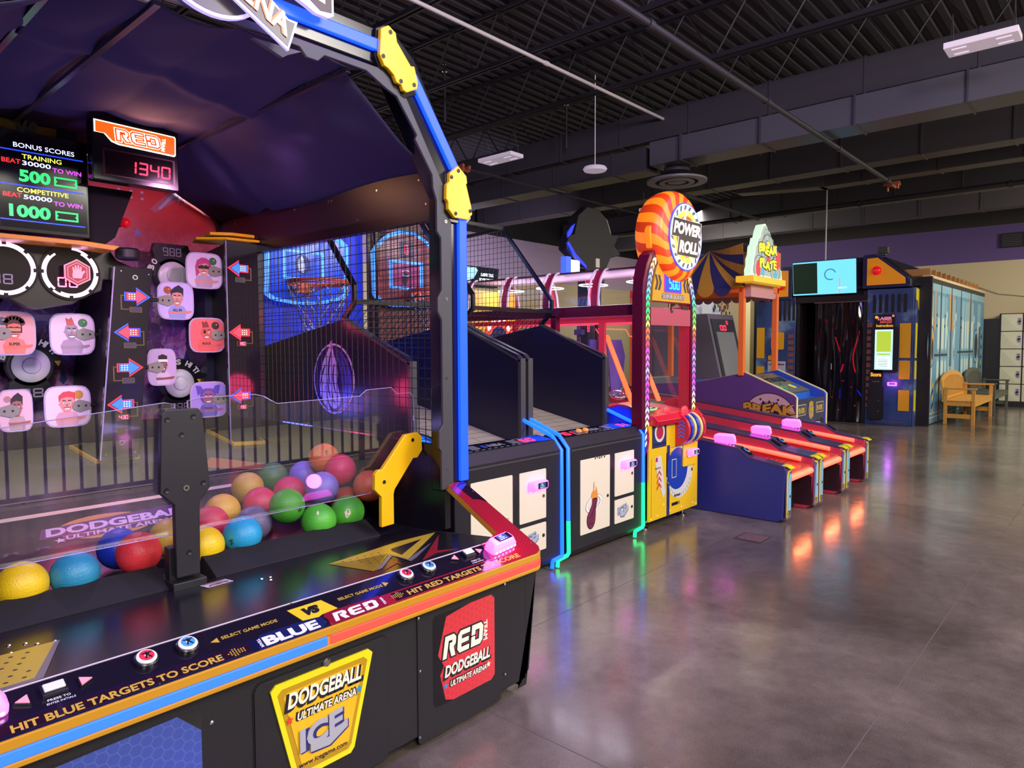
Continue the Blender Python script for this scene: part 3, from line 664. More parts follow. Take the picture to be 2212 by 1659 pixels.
mb.text(CON, 'BLUE', 1.012, .006, .185, .038, .0004, 8, .05, 0, .0028); red_glyphs(mb, CON, 1.252, .008, .175, .038, .0005, 8, .0028)
mb.text(CON.sub(1.008, .044, 0, -PI/2), 'TEAM', 0, -.012, .036, .010, .0004, 8, .03, 0, .0028); mb.text(CON.sub(1.445, .008, 0, PI/2).sub(0, 0), 'TEAM', 0, -.014, .036, .010, .0004, 8, .03, 0, .0028)
mb.prism(CON, [(1.138, .118), (1.262, .118), (1.292, .06), (1.23, .056), (1.215, .05), (1.16, .056)], .0024, .0029, 9)
mb.text(CON, 'VS', 1.178, .07, .06, .036, .0006, 10, .09, .2, .003)
for a, t1, t2 in ((.47, 'PRESS TO', 'ENTER INITIALS'), (1.925, 'PRESS TO', 'ENTER INITIALS')):
    mb.text(CON, t1, a, .068, .05, .007, .0003, 8, .01, 0, .0024); mb.text(CON, t2, a-.004, .057, .062, .006, .0003, 8, .005, 0, .0024)
mb.text(CON, 'CUIDADO', 2.16, .016, .075, .016, .0003, 10, .03, .2, .0024) if False else None
for p in ((2.29, .07), (2.33, .5), (2.325, .25), (1.22, .02), (1.166, .142), (.708, .007), (1.93, .008), (2.05, .145)): mb.lathe(CON.sub(p[0], p[1], .002), [(.0035, 0), (.003, .0016)], 8, 11)
CONMATS = [mat('console_film', '#171321', .12, coat=.6), hexmat('console_red_carbon', '#8a1024', '#a02c3e', 70, .2, .6, (0, 1)), mat('console_film_maroon', '#241021', .12, coat=.6), mat('console_film_navy', '#12143a', .12, coat=.6), mat('white_hairline', '#c8c0c8', .3),
           mat('mustard_print', '#b8983a', .35), mat('print_navy', '#151d4e', .25), mat('print_crimson', '#7a1026', .25), mat('print_white', '#d8d8e0', .3), mat('print_yellow', '#d2b824', .3), INK, SCREW]
obj('console_overlay', mb, CONMATS, con)
# buttons
BUT = mat('button_black_rim', '#1a191d', .3)
def round_button(a, b, top, lab):
    mb = MB(); mb.lathe(CON.sub(a, b), [(.030, 0), (.031, .012), (.028, .016), (.022, .018)], 24, 0); o = obj('round_button', mb, BUT, con, smooth=True); o['label'] = lab
    mb = MB(); mb.lathe(CON.sub(a, b, .012), [(.026, 0), (.026, .007), (.023, .010), (0, .012)], 24, 0); mb.disc(CON.sub(a, b, .0225), 0, 0, .019, 0, .001, 20, 1)
    fr = CON.sub(a, b, .0236)
    mb.prism(fr, [(-.008, -.012), (-.003, -.012), (.001, -.003), (.007, -.012), (.012, -.012), (.005, 0), (.008, .005), (.016, .008), (.015, .011), (.004, .009), (.001, .013), (-.003, .009), (-.012, .01), (-.012, .007), (-.003, .004), (-.003, -.001)], 0, .0006, 2)
    obj('button_cap', mb, [mat('button_white_rim', '#e0dce8', .25, emit=.15), top, INK], o)
TR, TB = emis('button_red_glow', '#c02838', .5), emis('button_blue_glow', '#3a80c8', .5)
round_button(.706, .098, TR, 'red-topped round button'); round_button(.817, .100, TB, 'blue-topped round button'); round_button(1.611, .102, TR, 'red-topped round button'); round_button(1.724, .106, TB, 'blue-topped round button')
def tri_button(a, b, s):
    mb = MB(); mb.prism(CON, [(a-s*.018, b), (a+s*.016, b+.018), (a+s*.016, b-.018)], .002, .008, 0); mb.prism(CON, [(a-s*.014, b), (a+s*.013, b+.014), (a+s*.013, b-.014)], .008, .011, 1)
    obj('triangle_button', mb, [BUT, emis('tri_glow_pink', '#e08090', .7)], con)
tri_button(.422, .092, 1); tri_button(.56, .094, -1); tri_button(1.862, .112, 1); tri_button(2.004, .109, -1)
for a, b in ((.49, .099), (1.943, .114)):
    mb = MB(); mb.fbox(CON, a-.028, a+.028, b-.02, b+.017, .001, .014, 0); mb.fbox(CON, a-.023, a+.023, b-.012, b+.013, .014, .02, 1); obj('oblong_button', mb, [BUT, mat('button_milky', '#cfd4da', .3, emit=.1)], con, bevel=.002)
# card reader shell (shared builder)
PINK = emis('reader_pink_glow', '#ff46e0', 2.6, '#ff9af0'); PINKHI = emis('reader_led', '#ffc8ff', 9); RSCR = emis('reader_screen', '#16386c', .9)
def reader(f, s, parent, txt=True):
    """translucent pink card reader; f origin = centre of its back/bottom, v = up"""
    mb = MB(); w, h, d = .086*s, .062*s, .05*s
    base = rrect(-w, w, -h*.55, h*.55, .018*s, 4); top = rrect(-w*.80, w*.80, -h*.30, h*.52, .015*s, 4)
    n = len(base); vs = [f.at(a, b, 0) for a, b in base]+[f.at(a*1.0, b, d*.45) for a, b in base]+[f.at(a, b, d) for a, b in top]
    mb.add(vs, [tuple(range(n-1, -1, -1)), tuple(range(2*n, 3*n))]+[(i, (i+1) % n, n+(i+1) % n, n+i) for i in range(n)]+[(n+i, n+(i+1) % n, 2*n+(i+1) % n, 2*n+i) for i in range(n)])
    o = obj('card_reader', mb, PINK, parent, bevel=.004*s, smooth=True); o['label'] = 'glowing pink card reader'
    e = MB(); P0 = f.at(-w*.62, -h*.50, d*.50); P1 = f.at(-w*.58, -h*.26, d*1.02); fr = F(P0, f.u, P1-P0); L = (P1-P0).length
    sc = F(f.at(-w*.45, -h*.22, d*1.0), f.u, f.v); e.fbox(sc, 0, w*1.15, 0, h*.62, 0, .002*s, 0); e.fbox(sc, w*.12, w*.85, h*.05, h*.57, .002*s, .003*s, 1)
    if txt:
        e.text(sc, 'TAP', w*.30, h*.40, w*.25, h*.12, .0002, 2, .02, 0, .0032*s); e.text(sc, 'to play', w*.25, h*.24, w*.4, h*.1, .0002, 2, .02, 0, .0032*s); e.text(sc, 'Credits  0', w*.2, h*.09, w*.5, h*.08, .0002, 2, .02, 0, .0032*s)
    obj('screen', e, [BLKS, RSCR, emis('reader_text', '#9adf70', 1.5)], o)
    l = MB()
    for i in range(6): l.sphere(f.at(-w*.8+i*w*.32, -h*.52, d*.26), .006*s, 8, 6)
    obj('led', l, PINKHI, o, smooth=True)
    return o
reader(CON.sub(2.118, .098, .001, .10), .92, con)
point('reader_light', (2.12, 1.93, .75), .9, (1, .2, .85), .04)
mb = MB(); reader_left = reader(CON.sub(.315, .098, .001), .92, con)
# --- front bumper with LED strip
def bumper(mb, x0, x1, z0, z1, o0, o1, m, corner=False):
    path = [(x0, 1.88, 0, -1, 0), (x1, 1.88, 0, -1, 0)]
    if corner:
        for i in range(1, 7):
            t = -PI/2+PI/2*i/6; path.append((x1+.055*math.cos(t)+0, 1.935+.055*math.sin(t), math.cos(t), math.sin(t), .42*(.055+.055*math.sin(t))*.6))
        path.append((x1+.062, 2.0, 1, 0, .42*.1))
    vs = []
    for x, y, nx, ny, dz in path: vs += [(x+nx*o0, y+ny*o0, z0+dz), (x+nx*o1, y+ny*o1, z0+dz), (x+nx*o1, y+ny*o1, z1+dz), (x+nx*o0, y+ny*o0, z1+dz)]
    n = len(path); fs = [(0, 3, 2, 1), (4*n-4, 4*n-3, 4*n-2, 4*n-1)]
    for i in range(n-1):
        for k in range(4): fs.append((4*i+k, 4*i+(k+1) % 4, 4*i+4+(k+1) % 4, 4*i+4+k))
    mb.add(vs, fs, m)
mb = MB(); bumper(mb, .12, 2.25, .583, .610, -.03, .006, 0, True); bumper(mb, .12, 2.25, .537, .552, -.03, .006, 0, True); bumper(mb, .12, 2.25, .55, .585, -.03, -.002, 0, True)
obj('bumper_rail', mb, mat('bumper_mustard', '#c08a1e', .3), G, bevel=.003)
mb = MB(); bumper(mb, .12, 1.215, .5525, .5825, -.02, .006, 0); o = obj('led_strip', mb, emis('blue_led_strip', '#2050ff', 2.6), G, bevel=.004); o['label'] = 'blue glowing half of the bumper strip'
mb = MB(); bumper(mb, 1.228, 2.25, .5525, .5825, -.02, .006, 0, True); o = obj('led_strip', mb, emis('red_led_strip', '#ff2a22', 3.6), G, bevel=.004); o['label'] = 'red glowing half of the bumper strip'
# --- play deck between console and balls
mb = MB(); mb.prism(FX, [(2.01, .63), (2.01, .6585), (2.66, .594), (2.66, .58)], .28, 2.19); deck = obj('front_deck', mb, mat('deck_black_satin', '#17161c', .2, noise=.2, nscale=5), G)
D = F((0, 2.043, .6565), X, (0, .617, -.062)); mb = MB()
mb.prism(D, [(1.561, .357), (1.66, .30), (1.793, .264), (1.60, .09), (1.576, .076)][::1], 0, .001, 0)
mb.prism(D, [(1.561, .357), (1.969, .417), (2.18, .405), (1.763, .10), (1.775, .255), (1.60, .09), (1.576, .076)], 0, .001, 0)
mb.prism(D, [(1.853, .323), (2.05, .352), (1.80, .185), (1.83, .29)], .001, .0016, 2)
mb.prism(D, [(1.586, .075), (1.62, .08), (1.775, .215), (1.745, .06), (1.80, .09), (2.012, .242), (1.763, .10), (1.785, .25)], .001, .0016, 1)
mb.prism(D, [(1.60, .045), (1.729, .145), (1.69, .04), (1.70, .09)], 0, .001, 3); mb.prism(D, [(1.78, .03), (2.15, .345), (1.92, .10), (1.98, .035), (1.89, .07)], 0, .001, 3)
for i in range(6):
    for j in range(5):
        a, b = 1.615+i*.033+j*.012, .335-j*.045-i*.004
        if b > .11+(a-1.6)*.0 and a < 1.79-(.33-b)*.15: mb.disc(D, a, b, .0045, .001, .0015, 8, 2)
mb.prism(D, [(.36, .345), (.60, .335), (.475, .03), (.36, .03)], 0, .001, 0); mb.prism(D, [(.60, .335), (.612, .333), (.49, .01), (.36, -.0), (.36, .03), (.475, .03)], 0, .001, 1)
for i in range(5):
    for j in range(6):
        a, b = .38+i*.04+(j % 2)*.02, .06+j*.046
        if a < .46+b*.38-.02: mb.disc(D, a, b, .006, .001, .0015, 8, 2)
for p in ((.505, .43), (.54, .40), (.56, .36), (.60, .34), (.49, .34), (1.31, .36), (1.33, .40), (1.30, .41)): mb.lathe(D.sub(p[0], p[1]), [(.006, 0), (.005, .003)], 8, 4)
# sticker by the post
st = D.sub(1.13, .485, .001, .05); mb.prism(st, rrect(0, .10, 0, .065, .004), 0, .0006, 5); mb.fbox(st, .006, .094, .05, .06, .0006, .001, 3); mb.fbox(st, .006, .094, .004, .010, .0006, .001, 3)
mb.prism(st, [(.012, .016), (.03, .022), (.05, .014), (.07, .02), (.09, .016), (.092, .034), (.07, .046), (.04, .047), (.02, .036)], .0006, .001, 6); mb.text(st, 'BUFFALO', .018, .032, .065, .010, .0002, 5, .03, 0, .0011)
obj('deck_graphics', mb, [mat('deck_yellow_print', '#c0a832', .3), mat('deck_grey_print', '#6f6c70', .3), INK, mat('deck_red_print', '#8c2028', .3), CHROME, mat('sticker_white', '#d8d4d8', .4), mat('sticker_navy', '#20244c', .4)], deck)
# trough, pads, court
FOAM = mat('black_foam_pad', '#0f0d13', .85, bump=.3, bscale=300)
for x0, x1 in ((.30, 1.05), (1.22, 2.02)):
    mb = MB(); mb.prism(FX, [(2.655, .575), (2.655, .60), (2.77, .655), (2.80, .655), (2.82, .575)], x0, x1); obj('foam_lip', mb, FOAM, G, bevel=.004)
mb = MB(); mb.prism(FX, [(2.66, .55), (2.66, .585), (2.80, .585), (3.0, .578), (3.0, .55)], .25, 2.24); obj('ball_trough', mb, mat('trough_black', '#121018', .5), G)
CLEN = 1.80
mb = MB(); mb.prism(CT, [(.2, 0), (2.24, 0), (2.24, CLEN), (.2, CLEN)], -.03, 0); court = obj('court_floor', mb, mat('court_satin_black', '#27242e', .22, noise=.25, nscale=4), G)
mb = MB(); mb.fbox(CT, .3, 2.15, .635, .668, 0, .001, 0)
lg = CT.sub(1.0, .45)
el = [(1.09+.20*math.cos(t), .455+.11*math.sin(t)) for t in [2*PI*i/28 for i in range(28)]]; mb.prism(CT, el, 0, .001, 1)
mb.prism(CT, [(.815, .415), (.845, .505), (1.36, .545), (1.52, .535), (1.50, .45), (1.36, .43)][::1], .001, .0016, 3)
mb.text(CT, 'DODGEBALL', .845, .43, .62, .075, .0004, 2, .04, .2, .002); mb.prism(CT, [(.87, .372), (1.39, .385), (1.40, .425), (.90, .412)], .001, .0016, 3)
mb.text(CT, 'ULTIMATE ARENA', .91, .382, .46, .034, .0004, 2, .02, .2, .002); mb.prism(CT, star(.885, .385, .024), .0016, .002, 2)
mb.fbox(CT, .3, 2.2, .735, .739, 0, .0008, 4); mb.prism(CT, [(.78, .78), (1.5, .80), (1.505, .805), (1.38, 1.0), (1.375, 1.0), (1.49, .81), (.785, .785)], 0, .0008, 4)
for a in (.45, .6, .85, 1.05, 1.3, 1.6, 1.75, 1.95): mb.lathe(CT.sub(a, .79), [(.008, 0), (.006, .004)], 8, 4)
mb.prism(CT, [(1.72, .93), (1.83, 1.05), (2.16, .80), (2.0, .80)], 0, .0008, 5)
obj('court_graphics', mb, [mat('court_line_ivory', '#cdbfa6', .3), mat('court_amber', '#b98a50', .3), mat('court_print_white', '#c8b8d8', .3), mat('court_print_purple', '#4c2c60', .3), GAP, mat('court_orange_print', '#9c5a40', .4)], court)
mb = MB(); mb.prism(FX, [(2.44, .62), (2.44, 1.02), (4.70, 1.04), (4.70, .5), (2.8, .5)], 2.24, 2.275); mb.prism(FX, [(2.44, .62), (2.44, 1.02), (4.70, 1.04), (4.70, .5), (2.8, .5)], .185, .22)
obj('side_wall', mb, mat('side_wall_black', '#15131b', .22), G)
# --- backdrop art
def art_mat():
    m = bpy.data.materials.new('arena_backdrop_print'); m.use_nodes = True; nt = m.node_tree; b = nt.nodes['Principled BSDF']; L = nt.links.new
    tc = nt.nodes.new('ShaderNodeTexCoord'); sp = nt.nodes.new('ShaderNodeSeparateXYZ'); L(tc.outputs['Object'], sp.inputs[0])
    mp = nt.nodes.new('ShaderNodeMapRange'); mp.inputs[1].default_value = .8; mp.inputs[2].default_value = 2.8; L(sp.outputs[2], mp.inputs[0])
    r = node_ramp(nt, mp.outputs[0], [(0, '#6a80d0'), (.12, '#b04060'), (.18, '#d8c8f0'), (.24, '#b85098'), (.42, '#8a50a8'), (.6, '#9a6078'), (.68, '#d05a58'), (.82, '#ff5650'), (1, '#f04a4c')])
    n = nt.nodes.new('ShaderNodeTexVoronoi'); n.inputs['Scale'].default_value = 22; n.inputs['Randomness'].default_value = 1; mpp = nt.nodes.new('ShaderNodeMapping'); mpp.inputs['Scale'].default_value = (1.4, 1, .8); L(tc.outputs['Object'], mpp.inputs[0]); dn = nt.nodes.new('ShaderNodeTexNoise'); dn.inputs['Scale'].default_value = 18; dn.inputs['Detail'].default_value = 4; L(tc.outputs['Object'], dn.inputs['Vector']); va = nt.nodes.new('ShaderNodeVectorMath'); va.operation = 'MULTIPLY_ADD'; va.inputs[1].default_value = (.16, .16, .16); L(dn.outputs['Color'], va.inputs[0]); L(mpp.outputs[0], va.inputs[2]); L(va.outputs[0], n.inputs['Vector'])
    hs = node_ramp(nt, n.outputs['Color'], [(0, '#40307c'), (.45, '#8a58b8'), (.65, '#e0b0d8'), (.85, '#6080e8'), (1, '#f0e0ff')])
    ms = node_ramp(nt, mp.outputs[0], [(.0, (0,)*3), (.2, (.55,)*3), (.5, (.65,)*3), (.66, (.2,)*3), (.74, (0,)*3)])
    mx = nt.nodes.new('ShaderNodeMix'); mx.data_type = 'RGBA'; L(ms.outputs[0], mx.inputs[0]); L(r.outputs[0], mx.inputs[6]); L(hs.outputs[0], mx.inputs[7])
    w = nt.nodes.new('ShaderNodeTexNoise'); w.inputs['Scale'].default_value = 14; w.inputs['Detail'].default_value = 8; L(tc.outputs['Object'], w.inputs['Vector'])
    m2 = nt.nodes.new('ShaderNodeMix'); m2.data_type = 'RGBA'; m2.blend_type = 'OVERLAY'; m2.inputs[0].default_value = .35; L(mx.outputs[2], m2.inputs[6]); L(w.outputs['Fac'], m2.inputs[7]); L(m2.outputs[2], b.inputs['Base Color'])
    b.inputs['Roughness'].default_value = .25; return m
mb = MB(); f = front(4.70); mb.prism(f, [(.22, .9), (2.24, .9), (2.24, 2.36), (1.97, 2.75), (.5, 2.75), (.22, 2.36)], -.03, 0, 0)
art = obj('backdrop', mb, art_mat(), G); art.location = (-G.location.x, -G.location.y, -G.location.z)
for v in art.data.vertices: v.co += Vector(G.location)
mb = MB()
for i in range(2):
    for x in (1.62, 1.69, 1.755): mb.disc(f, x, 2.475-.04*i, .010, 0, .001, 12, 0, ry=.008)
for (cx, cz, R, n, c) in ((2.00, 2.52, .10, 11, 0), (1.72, 2.22, .035, 5, 2), (1.98, 2.10, .11, 14, 1), (2.02, 1.82, .09, 13, 2)):
    mb.prism(f, star(cx, cz, R, n, .30), 0.0002, .0012, c)
mb.prism(f, [(1.98, 2.56), (2.04, 2.50), (1.83, 2.36), (1.80, 2.38)], .0002, .001, 3); mb.prism(f, [(1.985, 2.55), (2.0, 2.53), (1.86, 2.38), (1.85, 2.39)], .001, .0014, 0)
mb.prism(f, [(.25, 1.69), (1.40, 1.69), (1.40, 1.655), (.25, 1.655)], .0002, .001, 0)
for i in range(26):
    x, z = random.uniform(.9, 2.15), random.uniform(1.2, 1.95); s_ = random.uniform(.03, .06)
    mb.prism(f, [(x, z), (x+s_*.4, z+s_*1.6), (x+s_*.8, z+s_*1.5), (x+s_*1.2, z+s_*.2), (x+s_*.6, z-s_*.8)], .0002, .001, random.choice([4, 5, 6, 4]))
mb.prism(f, [(1.50, 1.30), (1.75, 1.62), (1.77, 1.62), (1.53, 1.29)], .0012, .002, 4); mb.prism(f, [(1.5, 1.42), (1.75, 1.70), (1.76, 1.69), (1.51, 1.40)], .0012, .002, 4)
obj('backdrop_figures', mb, [mat('print_pale_lilac', '#e0d4ee', .3), mat('print_spark_amber', '#d08a40', .3), mat('print_sky_burst', '#7a90e0', .3), mat('print_beam_pink', '#e08088', .3), mat('crowd_lilac', '#8a6aa8', .3), mat('crowd_plum', '#4a2058', .3), mat('crowd_blue', '#2c3c90', .3)], G)
# --- strike plates
NAVY = mat('plate_backing', '#10101c', .3); PL1 = mat('plate_white', '#d6d0e2', .3)
def plate(cx, cz, y=4.5, r=.09, digits='988', dpos=(.0, .14), lit=False, arc=True):
    f = front(y, cx, cz); mb = MB(); mb.disc(f, 0, 0, r*1.22, -.05, 0, 32); s = 1 if dpos[1] > 0 else -1
    mb.prism(f, [(-.10, s*.10), (-.115, s*.15), (-.10, s*.20), (.10, s*.20), (.115, s*.15), (.09, s*.10), (.06, s*.05), (-.06, s*.05)], -.05, .0)
    if arc: mb.prism(f, seg_arc(0, 0, r*1.75, PI*.05, PI*.95, 20)+seg_arc(0, 0, r*1.2, PI*.95, PI*.05, 20), -.03, -.004)
    t = obj('strike_plate', mb, NAVY, G, bevel=.002)
    mb = MB(); mb.lathe(f, [(r, .0), (r*1.0, .012), (r*.9, .02), (r*.5, .022), (r*.45, .03), (r*.30, .034), (0, .036)], 36); obj('dish', mb, PL1, t, smooth=True)
    mb = MB(); mb.seg7(f, digits, -.055, s*.15-.025, .11, .05, h0=.002); obj('digit_display', mb, LEDR if lit else mat('segment_off', '#7d7488', .4, emit=.2), t)
    if arc:
        mb = MB(); msg = 'BONUS HIT!'
        W2 = {'I': .4, '!': .45, ' ': .5}; run = 0; tot = sum(W2.get(c, 1) for c in msg)
        for i, ch in enumerate(msg):
            cw_ = W2.get(ch, 1); th = PI*.93-(run+cw_/2)/tot*PI*.80; run += cw_
            if ch == ' ': continue
            fr = f.sub(r*1.30*math.cos(th), r*1.30*math.sin(th), 0, th-PI/2); mb.text(fr, ch, -.0145, 0, .029 if ch not in 'I!' else .010, .036, .001, 0, .04, 0, -.002)
        th = PI*.08; fr = f.sub(r*1.45*math.cos(th), r*1.45*math.sin(th)-.022, 0, 0); mb.prism(fr, [(-.016, .012), (.016, .014), (.004, -.018)], 0, .001, 1)
        obj('arc_lettering', mb, [WHT, YEL], t)
plate(1.846, 1.942, digits='988', dpos=(0, .14), arc=True); plate(1.866, 1.271, digits='888', dpos=(0, -.15)); plate(1.074, 1.402, r=.092, digits='88', dpos=(0, -.15), lit=False)
# --- target discs with portraits; coloured LED tints are put into their colours
SK = {'a': '#e0a088', 'b': '#8a4a38', 'c': '#f0b8a0', 'd': '#c88070'}
def disc_target(cx, cz, w, h, side, base, skin, hair, style, shirt, ball, glasses=None, text=None, lab=''):
    y = 4.25; f = front(y, cx, cz); a, b = w/2, h/2
    k = .72; shape = [(-a*k, b), (a*k, b), (a, b*k*.9), (a, -b*k*.9), (a*k, -b), (-a*k, -b), (-a, -b*k*.9), (-a, b*k*.9)]
    def rounded(P, q=.25):
        o = []
        for i in range(len(P)):
            p0, p1, p2 = P[i-1], P[i], P[(i+1) % len(P)]
            o += [(p1[0]+(p0[0]-p1[0])*q, p1[1]+(p0[1]-p1[1])*q), (p1[0]+(p0[0]-p1[0])*q*.3+(p2[0]-p1[0])*q*.3, p1[1]+(p0[1]-p1[1])*q*.3+(p2[1]-p1[1])*q*.3), (p1[0]+(p2[0]-p1[0])*q, p1[1]+(p2[1]-p1[1])*q)]
        return o
    R = rounded(shape); mb = MB(); mb.prism(f, R, -.008, 0, 0); t = obj('target_disc', mb, mat('disc_clear_rim', '#b8a8c8', .15), G, bevel=.001); t['label'] = lab
    u = a; mb = MB(); mb.prism(f, [(p*.93, q*.93) for p, q in R], 0, .001, 0)
    ox = -.05*u if side > 0 else .05*u; P = lambda pts, h, m: mb.prism(f, [(ox+p*u, q*b) for p, q in pts], .001, h, m)
    # shirt, arms, neck, head, hair, face
    P([(-.42, -.92), (-.50, -.55), (-.36, -.30), (-.12, -.22), (.14, -.22), (.38, -.30), (.52, -.55), (.42, -.92)], .002, 2)
    P([(-.50, -.55), (-.44, -.70), (.62, -.66), (.80, -.58), (.78, -.50), (.55, -.52), (.1, -.56)], .0026, 1)
    P([(-.12, -.30), (.14, -.30), (.12, -.05), (-.12, -.05)], .0024, 1)
    hd = [(-.26, .38), (-.30, .18), (-.27, -.02), (-.17, -.20), (0, -.27), (.17, -.20), (.27, -.02), (.30, .18), (.26, .38), (.12, .50), (-.12, .50)]
    if style == 'long': P([(-.42, -.35), (-.46, .2), (-.36, .55), (-.1, .72), (.15, .70), (.38, .52), (.46, .1), (.40, -.30), (.2, -.1), (-.2, -.1)], .0026, 3)
    if style == 'hood':
        P([(-.55, .25), (-.66, .80), (-.40, .78), (-.22, .50)], .0024, 3); P([(.55, .25), (.66, .80), (.40, .78), (.22, .50)], .0024, 3); P([(p*1.45, q*1.2+.02) for p, q in hd], .0026, 3)
    P(hd, .0032, 1)
    if style in ('short', 'quiff', 'curly'): P([(-.33, .22), (-.34, .52), (-.15, .70), (.10, .74+(.1 if style == 'quiff' else 0)), (.36, .66), (.34, .22), (.26, .42), (0, .46), (-.24, .40)], .004, 3)
    if style == 'curly':
        for i in range(8): mb.disc(f, ox+u*(.36*math.cos(PI*i/7)), b*(.48+.22*math.sin(PI*i/7)), .13*u, .001, .0042, 10, 3)
    if style == 'mohawk': P([(-.20, .42), (-.24, .78), (-.08, .70), (0, .82), (.08, .66), (.14, .46)], .004, 3)
    if style == 'long': P([(-.30, .30), (-.26, .55), (0, .62), (.26, .55), (.32, .28), (.1, .42)], .004, 3)
    if style == 'band': P([(-.30, .30), (-.30, .60), (0, .70), (.30, .60), (.30, .30), (0, .36)], .004, 3); P([(-.32, .28), (-.31, .42), (.31, .42), (.32, .28)], .0046, 6)
    for sx in (-1, 1):
        mb.disc(f, ox+sx*.11*u, .17*b, .055*u, .003, .0042, 10, 6); mb.disc(f, ox+sx*.105*u, .165*b, .028*u, .003, .0048, 8, 5)
        P([(sx*.18, .27), (sx*.04, .25), (sx*.04, .29), (sx*.18, .32)], .0044, 5)
        mb.disc(f, ox+sx*.30*u, .10*b, .05*u, .001, .0028, 8, 1)
    P([(-.03, .12), (.03, .12), (.05, .0), (-.05, .0)], .0042, 7); P([(-.14, -.06), (.14, -.05), (.08, -.15), (-.07, -.15)], .0044, 6); P([(-.16, -.045), (.16, -.035), (.15, -.065), (-.14, -.075)], .005, 5)
    if glasses == 'mask': P([(-.30, .26), (-.30, .10), (-.06, .10), (0, .15), (.06, .10), (.30, .10), (.30, .26)], .0052, 5)
    if glasses == 'goggle': P([(-.34, .28), (-.34, .04), (.34, .04), (.34, .28)], .0052, 5); P([(-.28, .24), (-.28, .09), (.28, .09), (.28, .24)], .0058, 8)
    if glasses == 'specs':
        for sx in (-1, 1): mb.ring(f, ox+sx*.12*u, .17*b, .06*u, .09*u, .004, .0054, 14, 5)
    if glasses == 'patch': mb.disc(f, ox-.11*u, .17*b, .08*u, .004, .0054, 10, 5)
    bx, bz = (.45 if side > 0 else -.45)*u, .55*b
    if ball: mb.disc(f, bx, bz, .21*u, .001, .0036, 16, 4); mb.disc(f, bx+.06*u, bz+.05*b, .05*u, .0036, .0044, 8, 8)
    if text: mb.text(f, text, ox-.24*u, -.55*b, .48*u, .14*b, .0003, 5, .03, 0, .003)
    nm = lab.split()[0]+str(int(cx*100))
    obj('portrait', mb, [mat('disc_'+base[1:], base, .3), mat('skin_'+skin[1:], skin, .5), mat('shirt_'+shirt[1:], shirt, .5), mat('hair_'+hair[1:], hair, .5), mat('ballprint_'+(ball or '#777777')[1:], ball or '#777777', .4), INK, WHT, mat('nose_tone', '#b06858', .5), mat('lens_print', '#c88a70', .3)], t)
    s = side; e = a*.93; mb = MB()
    mb.prism(f, [(s*e*1.02, .018), (s*(e-.05), .034), (s*(e-.08), .02), (s*(e-.085), 0), (s*(e-.08), -.02), (s*(e-.05), -.034), (s*e*1.02, -.018)], .001, .008, 0)
    for q in (.02, .055): mb.lathe(f.sub(s*(e-q), .0, .008), [(.006, 0), (.005, .003)], 8, 1)
    ar = obj('hinge_plate', mb, [mat('grey_hinge', '#8c8880', .4), INK], t)
    mb = MB(); mb.tube([f.at(s*e, 0, -.004), f.at(s*(e+.055), 0, -.012)], .011, 8); mb.fbox(f, min(s*(e+.03), s*(e+.05)), max(s*(e+.03), s*(e+.05)), -.03, .03, -.02, -.005); obj('pivot_arm', mb, BLKM, ar)
disc_target(1.934, 1.965, .226, .22, 1, '#d8c8e4', '#d89080', '#b83878', 'long', '#b09ab8', '#2e6e3c', 'mask', None, 'portrait disc of a figure with long pink hair and eye mask')
disc_target(1.758, 1.774, .212, .224, -1, '#c8b8f0', '#d08878', '#141838', 'quiff', '#8f9ad8', '#a05030', None, 'ALL IN', 'portrait disc of a grinning figure with tall dark hair')
disc_target(1.94, 1.573, .222, .214, 1, '#e86a70', '#d85a58', '#8a3030', 'mohawk', '#e05a5c', '#40282c', 'patch', 'ROCK', 'reddish portrait disc of a bearded figure with eye patch')
disc_target(1.667, 1.383, .164, .218, -1, '#bfa8cc', '#8a5048', '#1c1418', 'band', '#c8b8d0', None, 'specs', None, 'portrait disc of a dark-haired figure in a headband, edge turned')
disc_target(1.94, 1.176, .23, .222, 1, '#a890e8', '#9a5a88', '#5a4ab0', 'hood', '#5a5cc0', None, None, 'TIGER', 'violet portrait disc of a figure in an eared hood')
disc_target(1.212, 1.571, .216, .224, 1, '#e8c8e0', '#9a8a98', '#c05a50', 'mohawk', '#a890a8', '#3a7a4c', None, None, 'portrait disc of a figure with a small red mohawk')
disc_target(.945, 1.573, .20, .224, -1, '#f0a0a8', '#e0705c', '#4a1c24', 'curly', '#e07a6c', '#34506c', 'goggle', 'SUPER', 'portrait disc of a curly-haired figure in goggles')
disc_target(1.177, 1.185, .222, .222, 1, '#ecd0ea', '#e89088', '#d84050', 'short', '#d8a0b8', '#c89030', None, None, 'portrait disc of a laughing figure with red hair')
disc_target(.943, 1.179, .15, .218, -1, '#e0b8c8', '#a86058', '#241420', 'quiff', '#b8a0a8', '#b08080', None, None, 'portrait disc of a moustached figure, edge turned')
